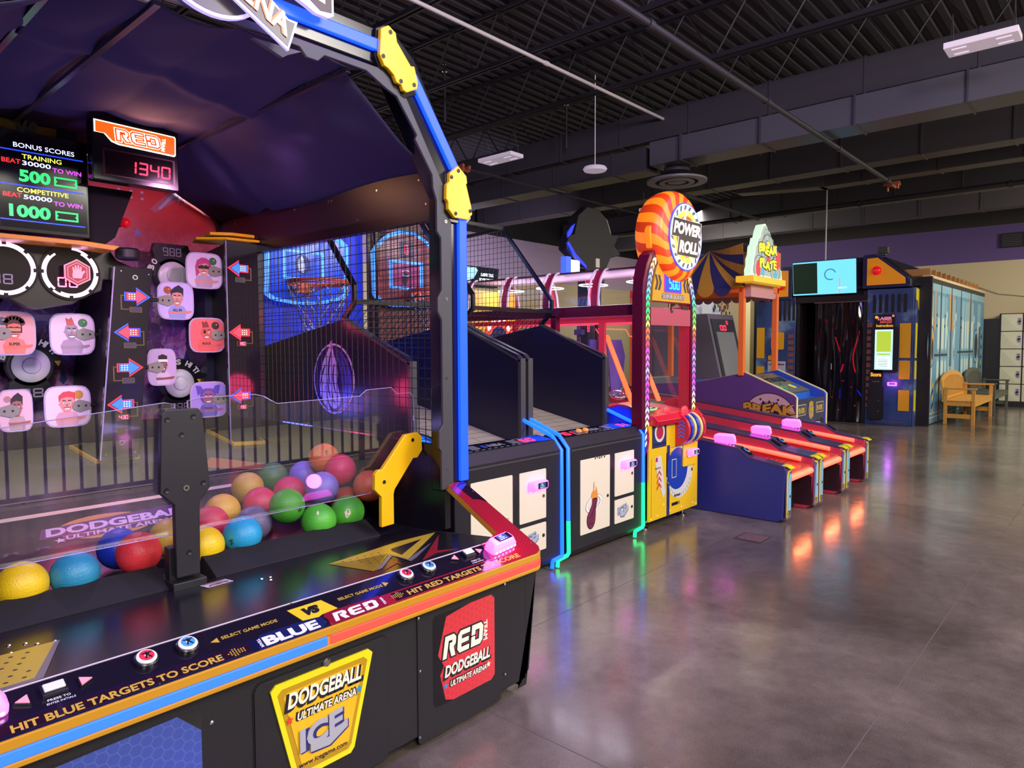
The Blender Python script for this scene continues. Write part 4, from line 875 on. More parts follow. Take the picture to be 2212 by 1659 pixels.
# --- pillars with arrow lights
PILLM = mat('pillar_smoked_face', '#201c26', .1, coat=.4)
def arrow(t, f, cx, cz, d, colf, colo, score=None):
    s = .060; mb = MB()
    A = lambda k, e=0: [(cx-d*(s*.75+e), cz+s*.30*k+e*.5), (cx+d*s*.10, cz+s*.30*k+e*.5), (cx+d*s*.10, cz+s*.62*k+e*1.3), (cx+d*(s*1.0+e*1.8), cz), (cx+d*s*.10, cz-s*.62*k-e*1.3), (cx+d*s*.10, cz-s*.30*k-e*.5), (cx-d*(s*.75+e), cz-s*.30*k-e*.5)]
    mb.prism(f, A(1, .010), .001, .003, 1); mb.prism(f, A(1, .004), .003, .004, 2); mb.prism(f, A(1), .004, .005, 0)
    for i in range(3):
        for j in range(3): mb.disc(f, cx-d*(.006-.0)+(i-1)*.013-d*.012, cz+(j-1)*.012, .0028, .005, .006, 6, 3)
    o = obj('arrow_light', mb, [colf, colo, INK, emis('led_dots', '#ffe8a0', 3)], t)
    g = MB(); g.ring(f, cx, cz, .0, .0, 0, .001, 4) if False else None
    b = d*-1; g.prism(f, [(cx+b*.055, cz+.008), (cx+b*.075, cz+.008), (cx+b*.075, cz-.072), (cx+b*.03, cz-.072), (cx+b*.03, cz-.066), (cx+b*.068, cz-.066), (cx+b*.068, cz+.002), (cx+b*.055, cz+.002)], .001, .002, 0)
    g.prism(f, rrect(cx-.032, cx+.032, cz-.086, cz-.055, .004), .001, .0035, 0); g.prism(f, rrect(cx-.028, cx+.028, cz-.083, cz-.058, .003), .0035, .004, 1); o2 = obj('score_display', g, [mat('bronze_print', '#5c4a24', .4), mat('display_off_grey', '#4a4650', .2) if not score else mat('display_dark_red', '#3a0a14', .2, emit=.3, ecol='#800818')], t)
    if score:
        q = MB(); q.seg7(f, score, cx-.022, cz-.080, .044, .019, h0=.0042); obj('digits', q, emis('digit_hot_pink', '#ff5070', 7), o2)
ABR = emis('arrow_red_core', '#ff2c3c', 2.4); ABB = emis('arrow_blue_core', '#2454ff', 2.4); AOR = emis('arrow_red_edge', '#ff2030', 3); AOB = emis('arrow_blue_edge', '#2848ff', 2)
mb = MB(); f = front(4.07)
prm = [(1.264, .895), (1.459, .895), (1.563, 1.935), (1.366, 1.935)]
mb.prism(f, prm, -.03, 0, 0); p1 = obj('target_pillar', mb, PILLM, G, bevel=.002); p1['label'] = 'leaning pillar with four arrow lights'
mb = MB(); fw = [(1.264, 4.08, .895), (1.366, 4.08, 1.935)]; mb.add([(1.275, 4.09, .90), (1.376, 4.09, 1.93), (1.40, 4.68, 1.93), (1.30, 4.68, 1.04), (1.44, 4.09, .90), (1.54, 4.09, 1.93), (1.54, 4.68, 1.93), (1.44, 4.68, 1.04)], [(0, 1, 2, 3), (4, 7, 6, 5), (1, 5, 6, 2), (0, 3, 7, 4)])
obj('pillar_body', mb, BLK, p1); mb = MB(); mb.tube([(1.264, 4.062, .90), (1.366, 4.062, 1.93)], .004, 6); obj('lit_edge', mb, EDGE, p1)
arrow(p1, f, 1.467, 1.775, 1, ABR, AOB); arrow(p1, f, 1.432, 1.581, -1, ABR, AOB); arrow(p1, f, 1.418, 1.39, 1, ABB, AOR); arrow(p1, f, 1.387, 1.193, -1, ABB, AOR, '430')
mb = MB()
for x, z in ((1.40, 1.91), (1.54, 1.90), (1.295, .93), (1.44, .925)): mb.lathe(f.sub(x, z), [(.006, 0), (.004, .003)], 8)
mb.ring(f, 1.47, 1.88, .008, .014, 0, .003, 16); mb.ring(f, 1.375, .985, .008, .014, 0, .003, 16); obj('pillar_screw', mb, SCREW, p1)
mb = MB(); mb.text(f, 'DODGEBALL', 1.335, 1.055, .09, .012, .0004, 0, .02, 0, .001); mb.disc(f, 1.375, 1.045, .02, 0, .0006, 16, 0); obj('small_logo', mb, mat('bronze_print', '#5c4a24'), p1)
def foot(pts, par):
    mb = MB(); mb.prism(CT, pts, 0, .02, 0); mb.prism(CT, inset(pts, .9), .02, .022, 1); obj('yellow_foot', mb, [mat('foot_yellow', '#c8a030', .35), BLKS], par, bevel=.004)
foot([(1.2, 1.40), (1.255, 1.15), (1.475, 1.15), (1.50, 1.45)], p1)
mb = MB(); f2 = front(4.17); mb.prism(f2, [(2.03, .89), (2.24, .80), (2.24, 2.15), (2.03, 2.15)], -.02, 0); p2 = obj('target_pillar', mb, PILLM, G, bevel=.002); p2['label'] = 'upright pillar with three arrow lights against the wire mesh'
mb = MB(); mb.prism(FX, [(4.19, .85), (4.19, 2.14), (4.68, 2.08), (4.68, 1.0)], 2.045, 2.235); obj('pillar_body', mb, BLK, p2); mb = MB(); mb.tube([(2.03, 4.165, .89), (2.03, 4.165, 2.15)], .004, 6); obj('lit_edge', mb, EDGE, p2)
arrow(p2, f2, 2.118, 1.987, -1, ABB, AOR); arrow(p2, f2, 2.118, 1.59, -1, ABR, AOR, '190'); arrow(p2, f2, 2.112, 1.193, -1, ABR, AOB, '190')
foot([(1.98, 1.45), (2.033, 1.18), (2.23, 1.15), (2.23, 1.45)], p2)
mb = MB(); mb.prism(F((0, 0, 2.155), X, Y), [(1.90, 4.28), (2.03, 4.15), (2.235, 4.13), (2.235, 4.4), (1.95, 4.45)], 0, .015); mb.prism(F((0, 0, 2.18), X, Y), [(1.95, 4.20), (2.06, 4.13), (2.20, 4.13), (2.235, 4.2), (2.235, 4.4), (1.98, 4.42)], 0, .018); obj('yellow_cap', mb, YEL, p2, bevel=.003)
mb = MB()
for z in (1.75, 1.36): mb.box(1.95, 2.24, 4.6, 4.69, z, z+.01)
mb.box(2.0, 2.24, 4.4, 4.69, 1.0, 2.0); obj('corner_panel', mb, mat('corner_grey_blue', '#23233a', .3), G)
mb = MB(); mb.box(1.42, 1.56, 4.3, 4.68, 1.1, 1.68); mb.box(1.36, 1.50, 4.6, 4.69, 1.65, 1.70); obj('inner_bracket', mb, mat('corner_grey_blue', '#23233a'), G)
# --- score sign, display screen, ring panel
f = front(4.1); f.p = Vector((0, 3.88, 1.5*(1-.946))); f.u = f.u*.946; f.v = f.v*.946; mb = MB(); mb.fbox(f, 1.29, 1.735, 2.385, 2.715, -.07, 0); sg = obj('red_team_sign', mb, BLKS, G, bevel=.006)
rp = [(1.303, 2.697), (1.715, 2.690), (1.72, 2.682), (1.718, 2.585), (1.71, 2.578), (1.42, 2.585), (1.385, 2.595), (1.35, 2.632), (1.303, 2.632)]
mb = MB(); mb.prism(f, rp, .001, .004, 1); mb.prism(f, [(1.512+(a-1.512)*.97, 2.64+(b-2.64)*.88) for a, b in rp], .004, .006, 0)
red_glyphs(mb, f, 1.41, 2.606, .225, .060, .001, 2, .0062, .0075, -.2); red_glyphs(mb, f, 1.41, 2.606, .225, .060, .001, 3, .0075, .004, -.2); red_glyphs(mb, f, 1.41, 2.606, .225, .060, .001, 2, .009, -.0035, -.2)
mb.text(f.sub(1.645, 2.668, 0, -PI/2-.1), 'TEAM', 0, 0, .068, .018, .0012, 2, .03, 0, .0062)
obj('lit_panel', mb, [emis('sign_orange_glow', '#ff5a14', 1.25), emis('sign_white_glow', '#fff6d8', 2.2), emis('sign_white_glow', '#fff6d8', 2.2), emis('sign_deep_orange', '#e84a10', .9)], sg)
mb = MB(); mb.fbox(f, 1.34, 1.712, 2.415, 2.555, .001, .003, 0); mb.fbox(f, 1.35, 1.70, 2.422, 2.548, .003, .004, 1); mb.seg7(f, '1340', 1.455, 2.445, .228, .066, gap=.22, h0=.0045, m=2, slant=.05)
obj('score_window', mb, [mat('window_maroon_rim', '#4a1018', .3), mat('window_dark_maroon', '#1c0a10', .12), LEDR], sg)
mb = MB(); mb.prism(f, [(1.33, 2.39), (1.56, 2.39), (1.46, 2.12), (1.40, 2.07), (1.33, 2.07)], -.35, -.20); sb = obj('side_cowl', mb, mat('cowl_black', '#0e0d12', .6, spec=.15), sg)
mb = MB(); mb.sphere((1.475, 4.2, 2.19), .028, 14, 10); mb.lathe(F((1.46, 4.26, 2.19), X, Z), [(.02, 0), (.02, .04)], 12, 1); obj('beacon', mb, [mat('beacon_red', '#a01828', .15, emit=.3, ecol='#ff1020'), BLKM], sg, smooth=True)
f = front(4.0); mb = MB(); mb.fbox(f, .62, 1.237, 2.055, 2.535, -.12, 0); lc = obj('bonus_score_screen', mb, BLKS, G, bevel=.004)
s = MB(); s.fbox(f, .86, 1.225, 2.075, 2.52, .001, .002, 0)
def L(txt, a, b, w, h, m, bold=.0): s.text(f, txt, a, b, w, h, .0006, m, bold, 0, .0024)
L('BONUS SCORES', .922, 2.455, .255, .022, 1); s.fbox(f, .86, 1.215, 2.437, 2.442, .002, .003, 5)
L('TRAINING', .955, 2.405, .165, .022, 2, .01); L('BEAT', .873, 2.377, .075, .021, 3, .01); L('30000', .955, 2.375, .118, .021, 1, .01); L('TO WIN', 1.08, 2.362, .125, .021, 4, .01)
L('500', .94, 2.295, .13, .058, 6, .04)
def ticket(a, b):
    s.ring(f, a, b, .0, .0, 0, .001, 3) if False else None
    s.prism(f, [(a, b), (a+.10, b), (a+.10, b+.045), (a, b+.045)], .002, .0026, 6); s.prism(f, [(a+.008, b+.008), (a+.092, b+.008), (a+.092, b+.015), (a+.086, b+.022), (a+.092, b+.029), (a+.092, b+.037), (a+.008, b+.037), (a+.008, b+.029), (a+.014, b+.022), (a+.008, b+.015)], .0026, .0032, 0)
ticket(1.085, 2.297); s.fbox(f, .86, 1.215, 2.275, 2.280, .002, .003, 5)
L('COMPETITIVE', .93, 2.245, .215, .022, 2, .01); L('BEAT', .873, 2.218, .075, .021, 3, .01); L('50000', .955, 2.214, .118, .021, 1, .01); L('TO WIN', 1.08, 2.200, .125, .021, 4, .01)
L('1000', .895, 2.125, .17, .060, 6, .04); ticket(1.085, 2.13); s.fbox(f, .86, 1.215, 2.108, 2.113, .002, .003, 5)
obj('display', s, [mat('lcd_black', '#050508', .12), emis('lcd_white', '#c8d0ff', 2.2), emis('lcd_yellow', '#c8d050', 1.6), emis('lcd_red', '#ff2018', 2.0), emis('lcd_magenta', '#c040e0', 2.0), emis('lcd_blue', '#1838ff', 2.2), emis('lcd_green', '#20c860', 1.4)], lc)
mb = MB(); mb.prism(front(3.95), [(.6, 2.035), (1.20, 2.035), (1.36, 2.025), (1.33, 2.00), (1.16, 2.012), (.6, 2.012)], -.25, 0); obj('orange_ledge', mb, mat('ledge_amber', '#b87820', .3), lc, bevel=.003)
mb = MB(); mb.fbox(front(4.3), .98, 1.28, 2.56, 2.66, -.05, 0, 0); fv = front(4.24); mb.prism(fv, [(.90, 2.645), (1.0, 2.64), (1.01, 2.585), (.92, 2.59)], 0, .003, 1); mb.prism(fv, [(1.07, 2.635), (1.17, 2.64), (1.165, 2.585), (1.06, 2.575)], 0, .003, 1); mb.text(fv, 'VS', .985, 2.56, .10, .095, .001, 2, .09, .2, .004)
obj('versus_plaque', mb, [BLKM, mat('vs_mustard', '#8a6a2a', .4), mat('vs_steel', '#4a4a58', .4)], lc)
f = front(4.12); mb = MB(); mb.prism(f, [(.55, 2.03), (1.36, 2.03), (1.40, 1.97), (1.55, 1.91), (1.56, 1.87), (1.33, 1.86), (1.32, 1.80), (1.25, 1.77), (1.18, 1.725), (1.06, 1.70), (1.02, 1.69), (.98, 1.70), (.90, 1.745), (.75, 1.79), (.55, 1.80)], -.12, 0); rp = obj('ring_light_panel', mb, mat('olive_black_panel', '#25241f', .3), G, bevel=.006)
RW = emis('ring_white_glow', '#ffc4f0', 3)
for cx, full in ((.892, True), (1.172, False)):
    mb = MB(); mb.disc(f, cx, 1.885, .140, .0, .012, 36, 0); mb.disc(f, cx, 1.885, .105, .012, .014, 36, 1); 
    for i in range(8): mb.ring(f, cx, 1.885, .119, .128, .012, .017, 6, 2, 2*PI*i/8+.08, 2*PI*(i+1)/8-.08) if full or i not in (2,) else None
    mb.ring(f, cx, 1.885, .108, .117, .012, .016, 36, 2, *((0, 2*PI) if full else (-2.0, 1.1)))
    if not full: mb.ring(f, cx, 1.885, .108, .117, .012, .016, 20, 2, 2.2, 4.0)
    mb.seg7(f, '88' if full else '00', cx-.06, 1.84-.03, .09, .05, h0=.015, m=3 if not full else 4)
    o = obj('ring_light', mb, [BLKS, mat('ring_glass', '#16101c', .08), RW, emis('digit_hot_pink', '#ff5070', 7), mat('segment_off', '#7d7488')], rp)
mb = MB(); g = front(4.06, 1.19, 1.885); hx = [(.068*math.cos(PI/6+i*PI/3), .068*math.sin(PI/6+i*PI/3)) for i in range(6)]; mb.prism(g, hx, -.01, 0, 1); mb.prism(g, inset(hx, .90), 0, .001, 0); mb.prism(g, inset(hx, .76), .001, .0015, 1); mb.prism(g, inset(hx, .71), .0015, .002, 0)
hand = [(-.022, -.03), (.018, -.03), (.024, -.01), (.036, .006), (.031, .012), (.018, .004), (.019, .030), (.013, .031), (.009, .008), (.007, .038), (.001, .038), (-.001, .009), (-.006, .036), (-.012, .035), (-.011, .007), (-.018, .028), (-.023, .026), (-.021, .0), (-.024, -.012)]
mb.prism(g, hand, .002, .003, 1); obj('stop_hexagon', mb, [mat('stop_red', '#a02834', .35), mat('stop_pale', '#c8a8b0', .35)], rp)
mb = MB(); mb.lathe(F((1.43, 4.05, 1.97), X, Y), [(.05, 0), (.06, .01), (.06, .05), (.05, .06)], 20); obj('side_knob', mb, BLKM, rp, smooth=True)
# --- arch, brackets, lights
def arch_band(mb, pts, h0, h1, w, m=0):
    """band of width w to the inside of a polyline in the arch plane"""
    f = front(2.43); n = len(pts); off = []
    for i in range(n):
        a = Vector(pts[max(i-1, 0)]); b = Vector(pts[min(i+1, n-1)]); d = (b-a).normalized(); nn = Vector((-d.y, d.x)); off.append((pts[i][0]+nn.x*w, pts[i][1]+nn.y*w))
    mb.prism(f, list(pts)+off[::-1], h0, h1, m)
def mirror(p): return [(2.46-a, b) for a, b in p][::-1]
AR = [(2.345, .82), (2.345, 2.24), (2.045, 2.735), (1.96, 2.80), (.50, 2.80), (.415, 2.735), (.115, 2.24), (.115, .82)]
mb = MB(); out = [(2.385, .80), (2.385, 2.255), (2.075, 2.77), (1.98, 2.84), (.48, 2.84), (.385, 2.77), (.075, 2.255), (.075, .80)]
inn = [(2.235, .80), (2.235, 2.20), (1.95, 2.655), (1.90, 2.69), (.56, 2.69), (.51, 2.655), (.225, 2.20), (.225, .80)]
mb.prism(front(2.43), out+inn[::-1], -.10, .0); obj('arch_frame', mb, mat('arch_gloss_black', '#121218', .15), G, bevel=.006)
gp = [(2.275, .82), (2.275, 2.17), (1.985, 2.63), (1.92, 2.675), (.54, 2.675), (.475, 2.63), (.185, 2.17), (.185, .82)]
gi = [(2.20, .82), (2.20, 1.0), (2.185, 1.02), (2.185, 1.10), (2.21, 1.13), (2.21, 1.62), (2.185, 1.66), (2.185, 1.72), (2.21, 1.76), (2.21, 2.0), (2.185, 2.03), (2.185, 2.17), (2.165, 2.22), (2.16, 2.28), (2.06, 2.42), (2.07, 2.44), (1.96, 2.58), (1.90, 2.60), (1.80, 2.645), (1.60, 2.645), (1.57, 2.615), (1.52, 2.615), (1.49, 2.645)]
gi = gi+[(2.46-a, b) for a, b in gi][::-1]
mb = MB(); mb.prism(front(2.43), gp+gi[::-1], .0, .014); o = obj('grey_trim_plate', mb, GRYT, G, bevel=.003)
mb = MB()
for z in (.92, 1.35, 1.72, 2.08): mb.ring(front(2.416), 2.238, z, .004, .008, 0, .003, 12)
obj('trim_screw', mb, SCREW, o)
BT = emis('blue_tube_light', '#0c36ff', 3.2)
def seg_light(p, q, w=.052):
    f = front(2.43); a, b = Vector(p), Vector(q); d = (b-a).normalized(); nn = Vector((-d.y, d.x))*w/2; mb = MB()
    mb.prism(f, [tuple(a-nn), tuple(b-nn), tuple(b+nn), tuple(a+nn)], .0, .022); obj('blue_light_bar', mb, BT, G, bevel=.006)
seg_light((2.345, .845), (2.345, 2.13)); seg_light((2.30, 2.33), (2.045, 2.69)); seg_light((1.87, 2.765), (.59, 2.765)); seg_light((.115, .845), (.115, 2.13)); seg_light((.16, 2.33), (.415, 2.69))
b2 = [(2.245, 2.30), (2.30, 2.345), (2.355, 2.305), (2.36, 2.27), (2.352, 2.268), (2.385, 2.17), (2.392, 2.13), (2.36, 2.10), (2.275, 2.10), (2.235, 2.135), (2.235, 2.165), (2.222, 2.18), (2.225, 2.245), (2.243, 2.262)]
b1 = [(1.86, 2.83), (1.90, 2.855), (1.94, 2.835), (1.945, 2.80), (2.02, 2.72), (2.04, 2.725), (2.06, 2.66), (2.055, 2.63), (1.995, 2.60), (1.975, 2.605), (1.965, 2.625), (1.94, 2.628), (1.925, 2.655), (1.895, 2.675), (1.875, 2.68), (1.852, 2.72), (1.855, 2.76)]
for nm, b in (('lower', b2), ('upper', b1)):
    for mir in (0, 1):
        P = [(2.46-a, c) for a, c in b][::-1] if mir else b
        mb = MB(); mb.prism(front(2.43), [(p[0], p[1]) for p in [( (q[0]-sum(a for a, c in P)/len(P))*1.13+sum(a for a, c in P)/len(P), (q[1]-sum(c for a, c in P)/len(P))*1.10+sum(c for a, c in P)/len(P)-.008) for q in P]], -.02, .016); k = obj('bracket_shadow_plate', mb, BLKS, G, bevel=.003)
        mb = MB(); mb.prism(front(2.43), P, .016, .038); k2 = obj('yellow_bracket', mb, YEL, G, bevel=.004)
        sc = MB(); cx = sum(a for a, c in P)/len(P); cz = sum(c for a, c in P)/len(P)
        for i in ((1, 6, 8, 0) if nm == 'lower' else (1, 7, 10, 15)):
            ii = i if not mir else len(P)-1-i; a, c = P[ii]; a += (cx-a)*.18; c += (cz-c)*.18; sc.lathe(front(2.392).sub(a, c), [(.008, 0), (.009, .003), (.004, .004)], 12)
        obj('bolt', sc, BLKM, k2)
# marquee
f = front(2.40); mb = MB(); t0 = -.42
mq = f.sub(1.19, 2.72, .05, t0)
mb.disc(f, 1.14, 2.80, .20, .0, .02, 40, 0, ry=.17); mb.disc(f, 1.14, 2.80, .188, .02, .022, 40, 1, ry=.158); mb.disc(f, 1.12, 2.83, .16, .022, .024, 40, 2, ry=.13)
mb.prism(mq, [(-.30, .15), (-.30, -.0), (.245, -.045), (.235, .075), (.20, .06), (.0, .10)], .0, .012, 0); mb.prism(mq, [(-.29, .14), (-.29, .01), (.236, -.034), (.227, .062), (.20, .052), (.0, .09)], .012, .014, 3)
mb.text(mq, 'ARENA', -.10, .0, .32, .075, .002, 4, .06, -.15, .015, warp=lambda q, r: (q, r-.12*q)); mb.text(mq, 'ARENA', -.10, .0, .32, .075, .002, 5, .02, -.15, .0175, warp=lambda q, r: (q, r-.12*q))
g2 = [(1.22, 2.85), (1.60, 2.85), (1.60, 2.775), (1.575, 2.76), (1.52, 2.76), (1.48, 2.775), (1.40, 2.80), (1.26, 2.80)]
mb.prism(front(2.37), g2, .0, .02, 0); mb.prism(front(2.37), [(1.40, 2.85), (1.59, 2.85), (1.59, 2.782), (1.54, 2.775), (1.46, 2.82)], .02, .022, 6); mb.prism(front(2.37), [(1.46, 2.85), (1.56, 2.85), (1.56, 2.805), (1.48, 2.82)], .022, .024, 7); mb.fbox(front(2.37), 1.24, 1.44, 2.79, 2.85, .02, .03, 8)
mb.prism(front(2.44), [(1.30, 2.62), (1.50, 2.63), (1.44, 2.60), (1.42, 2.585)], 0, .02, 9)
obj('marquee', mb, [emis('marquee_lilac_rim', '#c8b8ff', .8), mat('marquee_dark', '#2a2420', .3), emis('marquee_gold', '#c89a20', .7), mat('marquee_dark', '#2a2420'), emis('marquee_orange_edge', '#d86a30', 1.0), emis('marquee_silver', '#c8d0c8', 1.0), emis('marquee_navy_orange', '#301810', .4), emis('marquee_cream', '#d0cc98', .8), emis('marquee_lightbox', '#d0e8f0', 1.6), GRYT], G, bevel=0)
# canopy fabric
FAB = mat('black_canopy_fabric', '#433d5c', .95, spec=.12, bump=.15, bscale=500)
def wr(a, b, s=1, k=0):
    return 1.5*s*(.010*math.sin(9*a+3*b+k)*math.sin(2.2*b+k)+.012*math.sin(23*a-5*b+2*k)*max(0, .9-b)+.006*math.sin(41*a+6*b)*max(0, 1-1.6*b)+.02*math.exp(-((a-.72+.1*b)/.05)**2)*(1-b)-.018*math.exp(-((a-.63-.08*b)/.03)**2))
for mir in (0, 1):
    mb = MB()
    def fn(u, v):
        y = 2.50+u*2.18; x = 1.74+(2.235-1.74)*v; z = 2.655+(2.33-2.655)*v; w = wr(u, v, 1, mir)
        x -= .05*math.sin(PI*v)*0; return ((x-w*.6) if not mir else 2.46-(x-w*.6), y, z-w*.9-.02*math.sin(PI*v))
    mb.grid(fn, 90, 26); o = obj('canopy_side', mb, FAB, G, smooth=True); sd = o.modifiers.new('thickness', 'SOLIDIFY'); sd.thickness = .003
mb = MB()
def fn(u, v):
    x = .72+u*1.02; y = 2.48+v*2.2; w = .020*math.sin(5*x+2.5*y)*math.sin(1.7*y)+.030*math.exp(-((y-3.15-.25*(x-1.3))/.06)**2)+.014*math.sin(4*y+9*x)*math.sin(6*y)+.015*math.exp(-((y-3.75+.3*(x-1.3))/.08)**2)
    return (x, y, 2.672-w*.9-.03*math.sin(PI*((u*3.6) % 1.0))*.6)
mb.grid(fn, 70, 90); o = obj('canopy_roof', mb, FAB, G, smooth=True); sd = o.modifiers.new('thickness', 'SOLIDIFY'); sd.thickness = .003
mb = MB()
for x in (1.74, .72, .985): mb.box(x-.011, x+.011, 2.46, 4.68, 2.632, 2.652)
obj('canopy_rod', mb, mat('satin_dark_rod', '#6a6470', .2, .7), G)
for x in (2.237, .20):
    mb = MB(); mb.box(x, x+.02, 2.47, 4.68, 2.155, 2.355); o = obj('header_board', mb, mat('header_plum_black', '#241d2c', .35), G)
    s = MB()
    for y, z in ((2.6, 2.30), (2.93, 2.30), (3.34, 2.305), (3.37, 2.305), (3.72, 2.305), (4.45, 2.31), (4.17, 2.19), (3.1, 2.17), (2.55, 2.18)): s.lathe(left(x-.0, y, z), [(.007, 0), (.006, .003)], 8)
    obj('header_screw', s, SCREW, o)
    mb = MB(); mb.box(x, x+.03, 2.47, 4.25, 2.10, 2.155); mb.box(x, x+.03, 2.47, 2.53, 1.0, 2.1); mb.box(x, x+.03, 4.17, 4.22, .85, 2.15); obj('mesh_frame', mb, mat('mesh_frame_black', '#14131f', .3), G)
    mb = MB(); W_ = .0016
    for i in range(34): mb.box(x+.008, x+.008+2*W_, 2.53+i*.05, 2.53+i*.05+2*W_, 1.02, 2.10)
    for i in range(22): mb.box(x+.004, x+.004+2*W_, 2.53, 4.19, 1.04+i*.05, 1.04+i*.05+2*W_)
    obj('wire_mesh', mb, BLKM, G)
# back slanted frame
mb = MB(); mb.prism(front(4.66), [(1.92, 2.76), (1.96, 2.76), (2.24, 2.36), (2.24, 2.2), (2.215, 2.33)], -.03, .01); mb.prism(front(4.66), [(.54, 2.76), (.50, 2.76), (.22, 2.36), (.22, 2.2), (.245, 2.33)], -.03, .01); mb.box(.2, 2.26, 4.74, 4.78, .5, 2.78); obj('back_frame', mb, BLKS, G)
# supports and clear shield
SHY = 2.65; f = front(SHY)
bat = [(1.008, .965), (1.020, 1.255), (1.035, 1.272), (1.155, 1.27), (1.170, 1.25), (1.192, .965), (1.150, .915), (1.145, .64), (1.057, .64), (1.057, .915)]
mb = MB(); mb.prism(f, bat, .0, .03); sp = obj('shield_post', mb, BLK, G, bevel=.004); sp['label'] = 'black bat-shaped post'
mb = MB()
for a, b in ((1.04, 1.235), (1.135, 1.24), (1.09, 1.175), (1.03, .975), (1.165, .985), (1.105, .73)): mb.lathe(f.sub(a, b, .03), [(.010, 0), (.009, .004), (.003, .002)], 12)
obj('bolt', mb, BLKM, sp); mb = MB(); mb.ring(f.sub(1.10, .975, .03), 0, 0, .006, .011, 0, .003, 16); obj('bright_bolt', mb, SCREW, sp)
mb = MB(); mb.box(1.04, 1.165, 2.61, 2.75, .59, .625); mb.box(1.045, 1.16, 2.655, 2.70, .6, .75); obj('post_foot', mb, BLKM, sp, bevel=.003)
yl = [(2.232, 1.055), (2.236, .965), (2.20, .945), (2.155, .945), (2.06, .815), (2.058, .66), (1.985, .66), (1.982, .80), (1.948, .835), (1.947, .915), (1.975, .94), (2.0, .94), (2.135, 1.085), (2.165, 1.09), (2.21, 1.085)]
yl = [(2.232, 1.06), (2.236, .99), (2.205, .955), (2.178, .955), (2.062, .82), (2.056, .80), (2.056, .655), (1.982, .652), (1.984, .795), (1.945, .835), (1.947, .905), (1.965, .925), (1.99, .925), (2.115, 1.06), (2.13, 1.075), (2.205, 1.08)]
mb = MB(); mb.prism(front(2.62), yl, .0, .024); yp = obj('shield_post', mb, YEL, G, bevel=.004); yp['label'] = 'yellow cranked post'
mb = MB(); mb.lathe(front(2.62).sub(2.0, .865, .024), [(.010, 0), (.008, .003)], 12); mb.lathe(front(2.62).sub(2.175, 1.045, .024), [(.010, 0), (.008, .003)], 12); mb.lathe(front(2.62).sub(2.215, .86, .024), [(.004, 0), (.003, .003)], 8); obj('bolt', mb, BLKM, yp)
k = SHY/2.75; S2 = lambda P: [(a*k, 1.5-(1.5-b)*k) for a, b in P]
for P in (S2([(.20, .775), (.20, 1.19), (.565, 1.238), (1.083, 1.288), (1.12, 1.28), (1.12, .775)]), S2([(1.17, .777), (1.17, 1.29), (1.21, 1.30), (1.45, 1.30), (1.49, 1.29), (1.55, 1.255), (1.98, 1.262), (2.02, 1.29), (2.17, 1.295), (2.205, 1.262), (2.29, 1.262), (2.31, 1.245), (2.32, 1.05), (2.03, .785)])):
    mb = MB(); mb.prism(front(SHY+.004), P, -.006, 0); sh = obj('clear_shield', mb, CLEAR, G)
    e = MB(); e.tube([front(SHY+.001).at(a, b) for a, b in P], .0017, 5, closed=True); obj('shield_edge', e, EDGE, sh)
# --- balls
def ball_mat(n, c):
    return mat('foam_ball_'+n, c, .38, bump=.5, bscale=150, noise=.10, nscale=9)
BL = [('yellow', '#e8c21a', 'bright yellow foam ball at the far left of the ball row', .629, 2.85, .676), ('teal', '#2c8cb4', 'teal-blue foam ball with a torn edge, second from the left', .790, 2.85, .676),
 ('coral', '#e63a44', 'coral red foam ball just left of the black bat-shaped post', 1.013, 2.86, .70), ('royal', '#1c38b8', 'royal blue foam ball behind the coral red ball', 1.00, 3.03, .688),
 ('yellow', '#e8c21a', 'bright yellow foam ball tucked against the right of the black post', 1.262, 2.85, .675), ('sky', '#2aa0d4', 'sky blue foam ball with a signature', 1.430, 2.85, .688),
 ('ochre', '#b8963c', 'dull ochre foam ball half hidden behind the black post', 1.20, 3.04, .69), ('rose', '#cc3450', 'rose red foam ball behind the front yellow ball', 1.375, 3.04, .712),
 ('amber', '#d8a836', 'amber yellow foam ball behind the rose red ball', 1.51, 3.20, .722), ('slate', '#6d6480', 'grey-violet foam ball wedged behind the sky blue ball', 1.572, 3.0, .69),
 ('green', '#4caa34', 'green foam ball with a black signature, riding on top of the row', 1.697, 2.92, .742), ('green', '#54b83a', 'green foam ball with a small white chip', 1.790, 2.83, .688) , ('green', '#54b83a', 'green foam ball with a large torn white patch', 1.970, 2.85, .690),
 ('lilac', '#8a78d0', 'lilac foam ball resting above the two chipped green balls', 1.920, 2.99, .796), ('rose', '#cc3450', 'rose red foam ball behind the signed green ball', 1.70, 3.20, .725), ('ochre', '#c09a40', 'ochre foam ball at the back left of the pile', 1.74, 3.40, .748),
 ('rose', '#d03a58', 'rose foam ball between the ochre ball and the lilac ball', 1.89, 3.25, .745), ('moss', '#4c7a48', 'muted green foam ball lit pink at the rear of the pile', 1.93, 3.47, .765),
 ('pink', '#e83a66', 'hot pink foam ball near the top of the pile', 2.115, 3.12, .84), ('orange', '#e07840', 'orange foam ball with a signature at the very top of the pile', 2.11, 3.285, .880), ('lilac', '#8a78d0', 'lilac foam ball peeking out behind the orange top ball', 2.06, 3.38, .80),
 ('salmon', '#d86a48', 'salmon orange foam ball partly behind the yellow cranked post', 2.152, 2.93, .775), ('rust', '#a8482c', 'rust orange foam ball low behind the yellow post', 2.10, 3.04, .69), ('navy', '#24406c', 'dark blue foam ball low at the back right', 2.14, 3.20, .69)]
RB = .0815
pos = np.array([b[3:] for b in BL]); tgt = pos.copy()
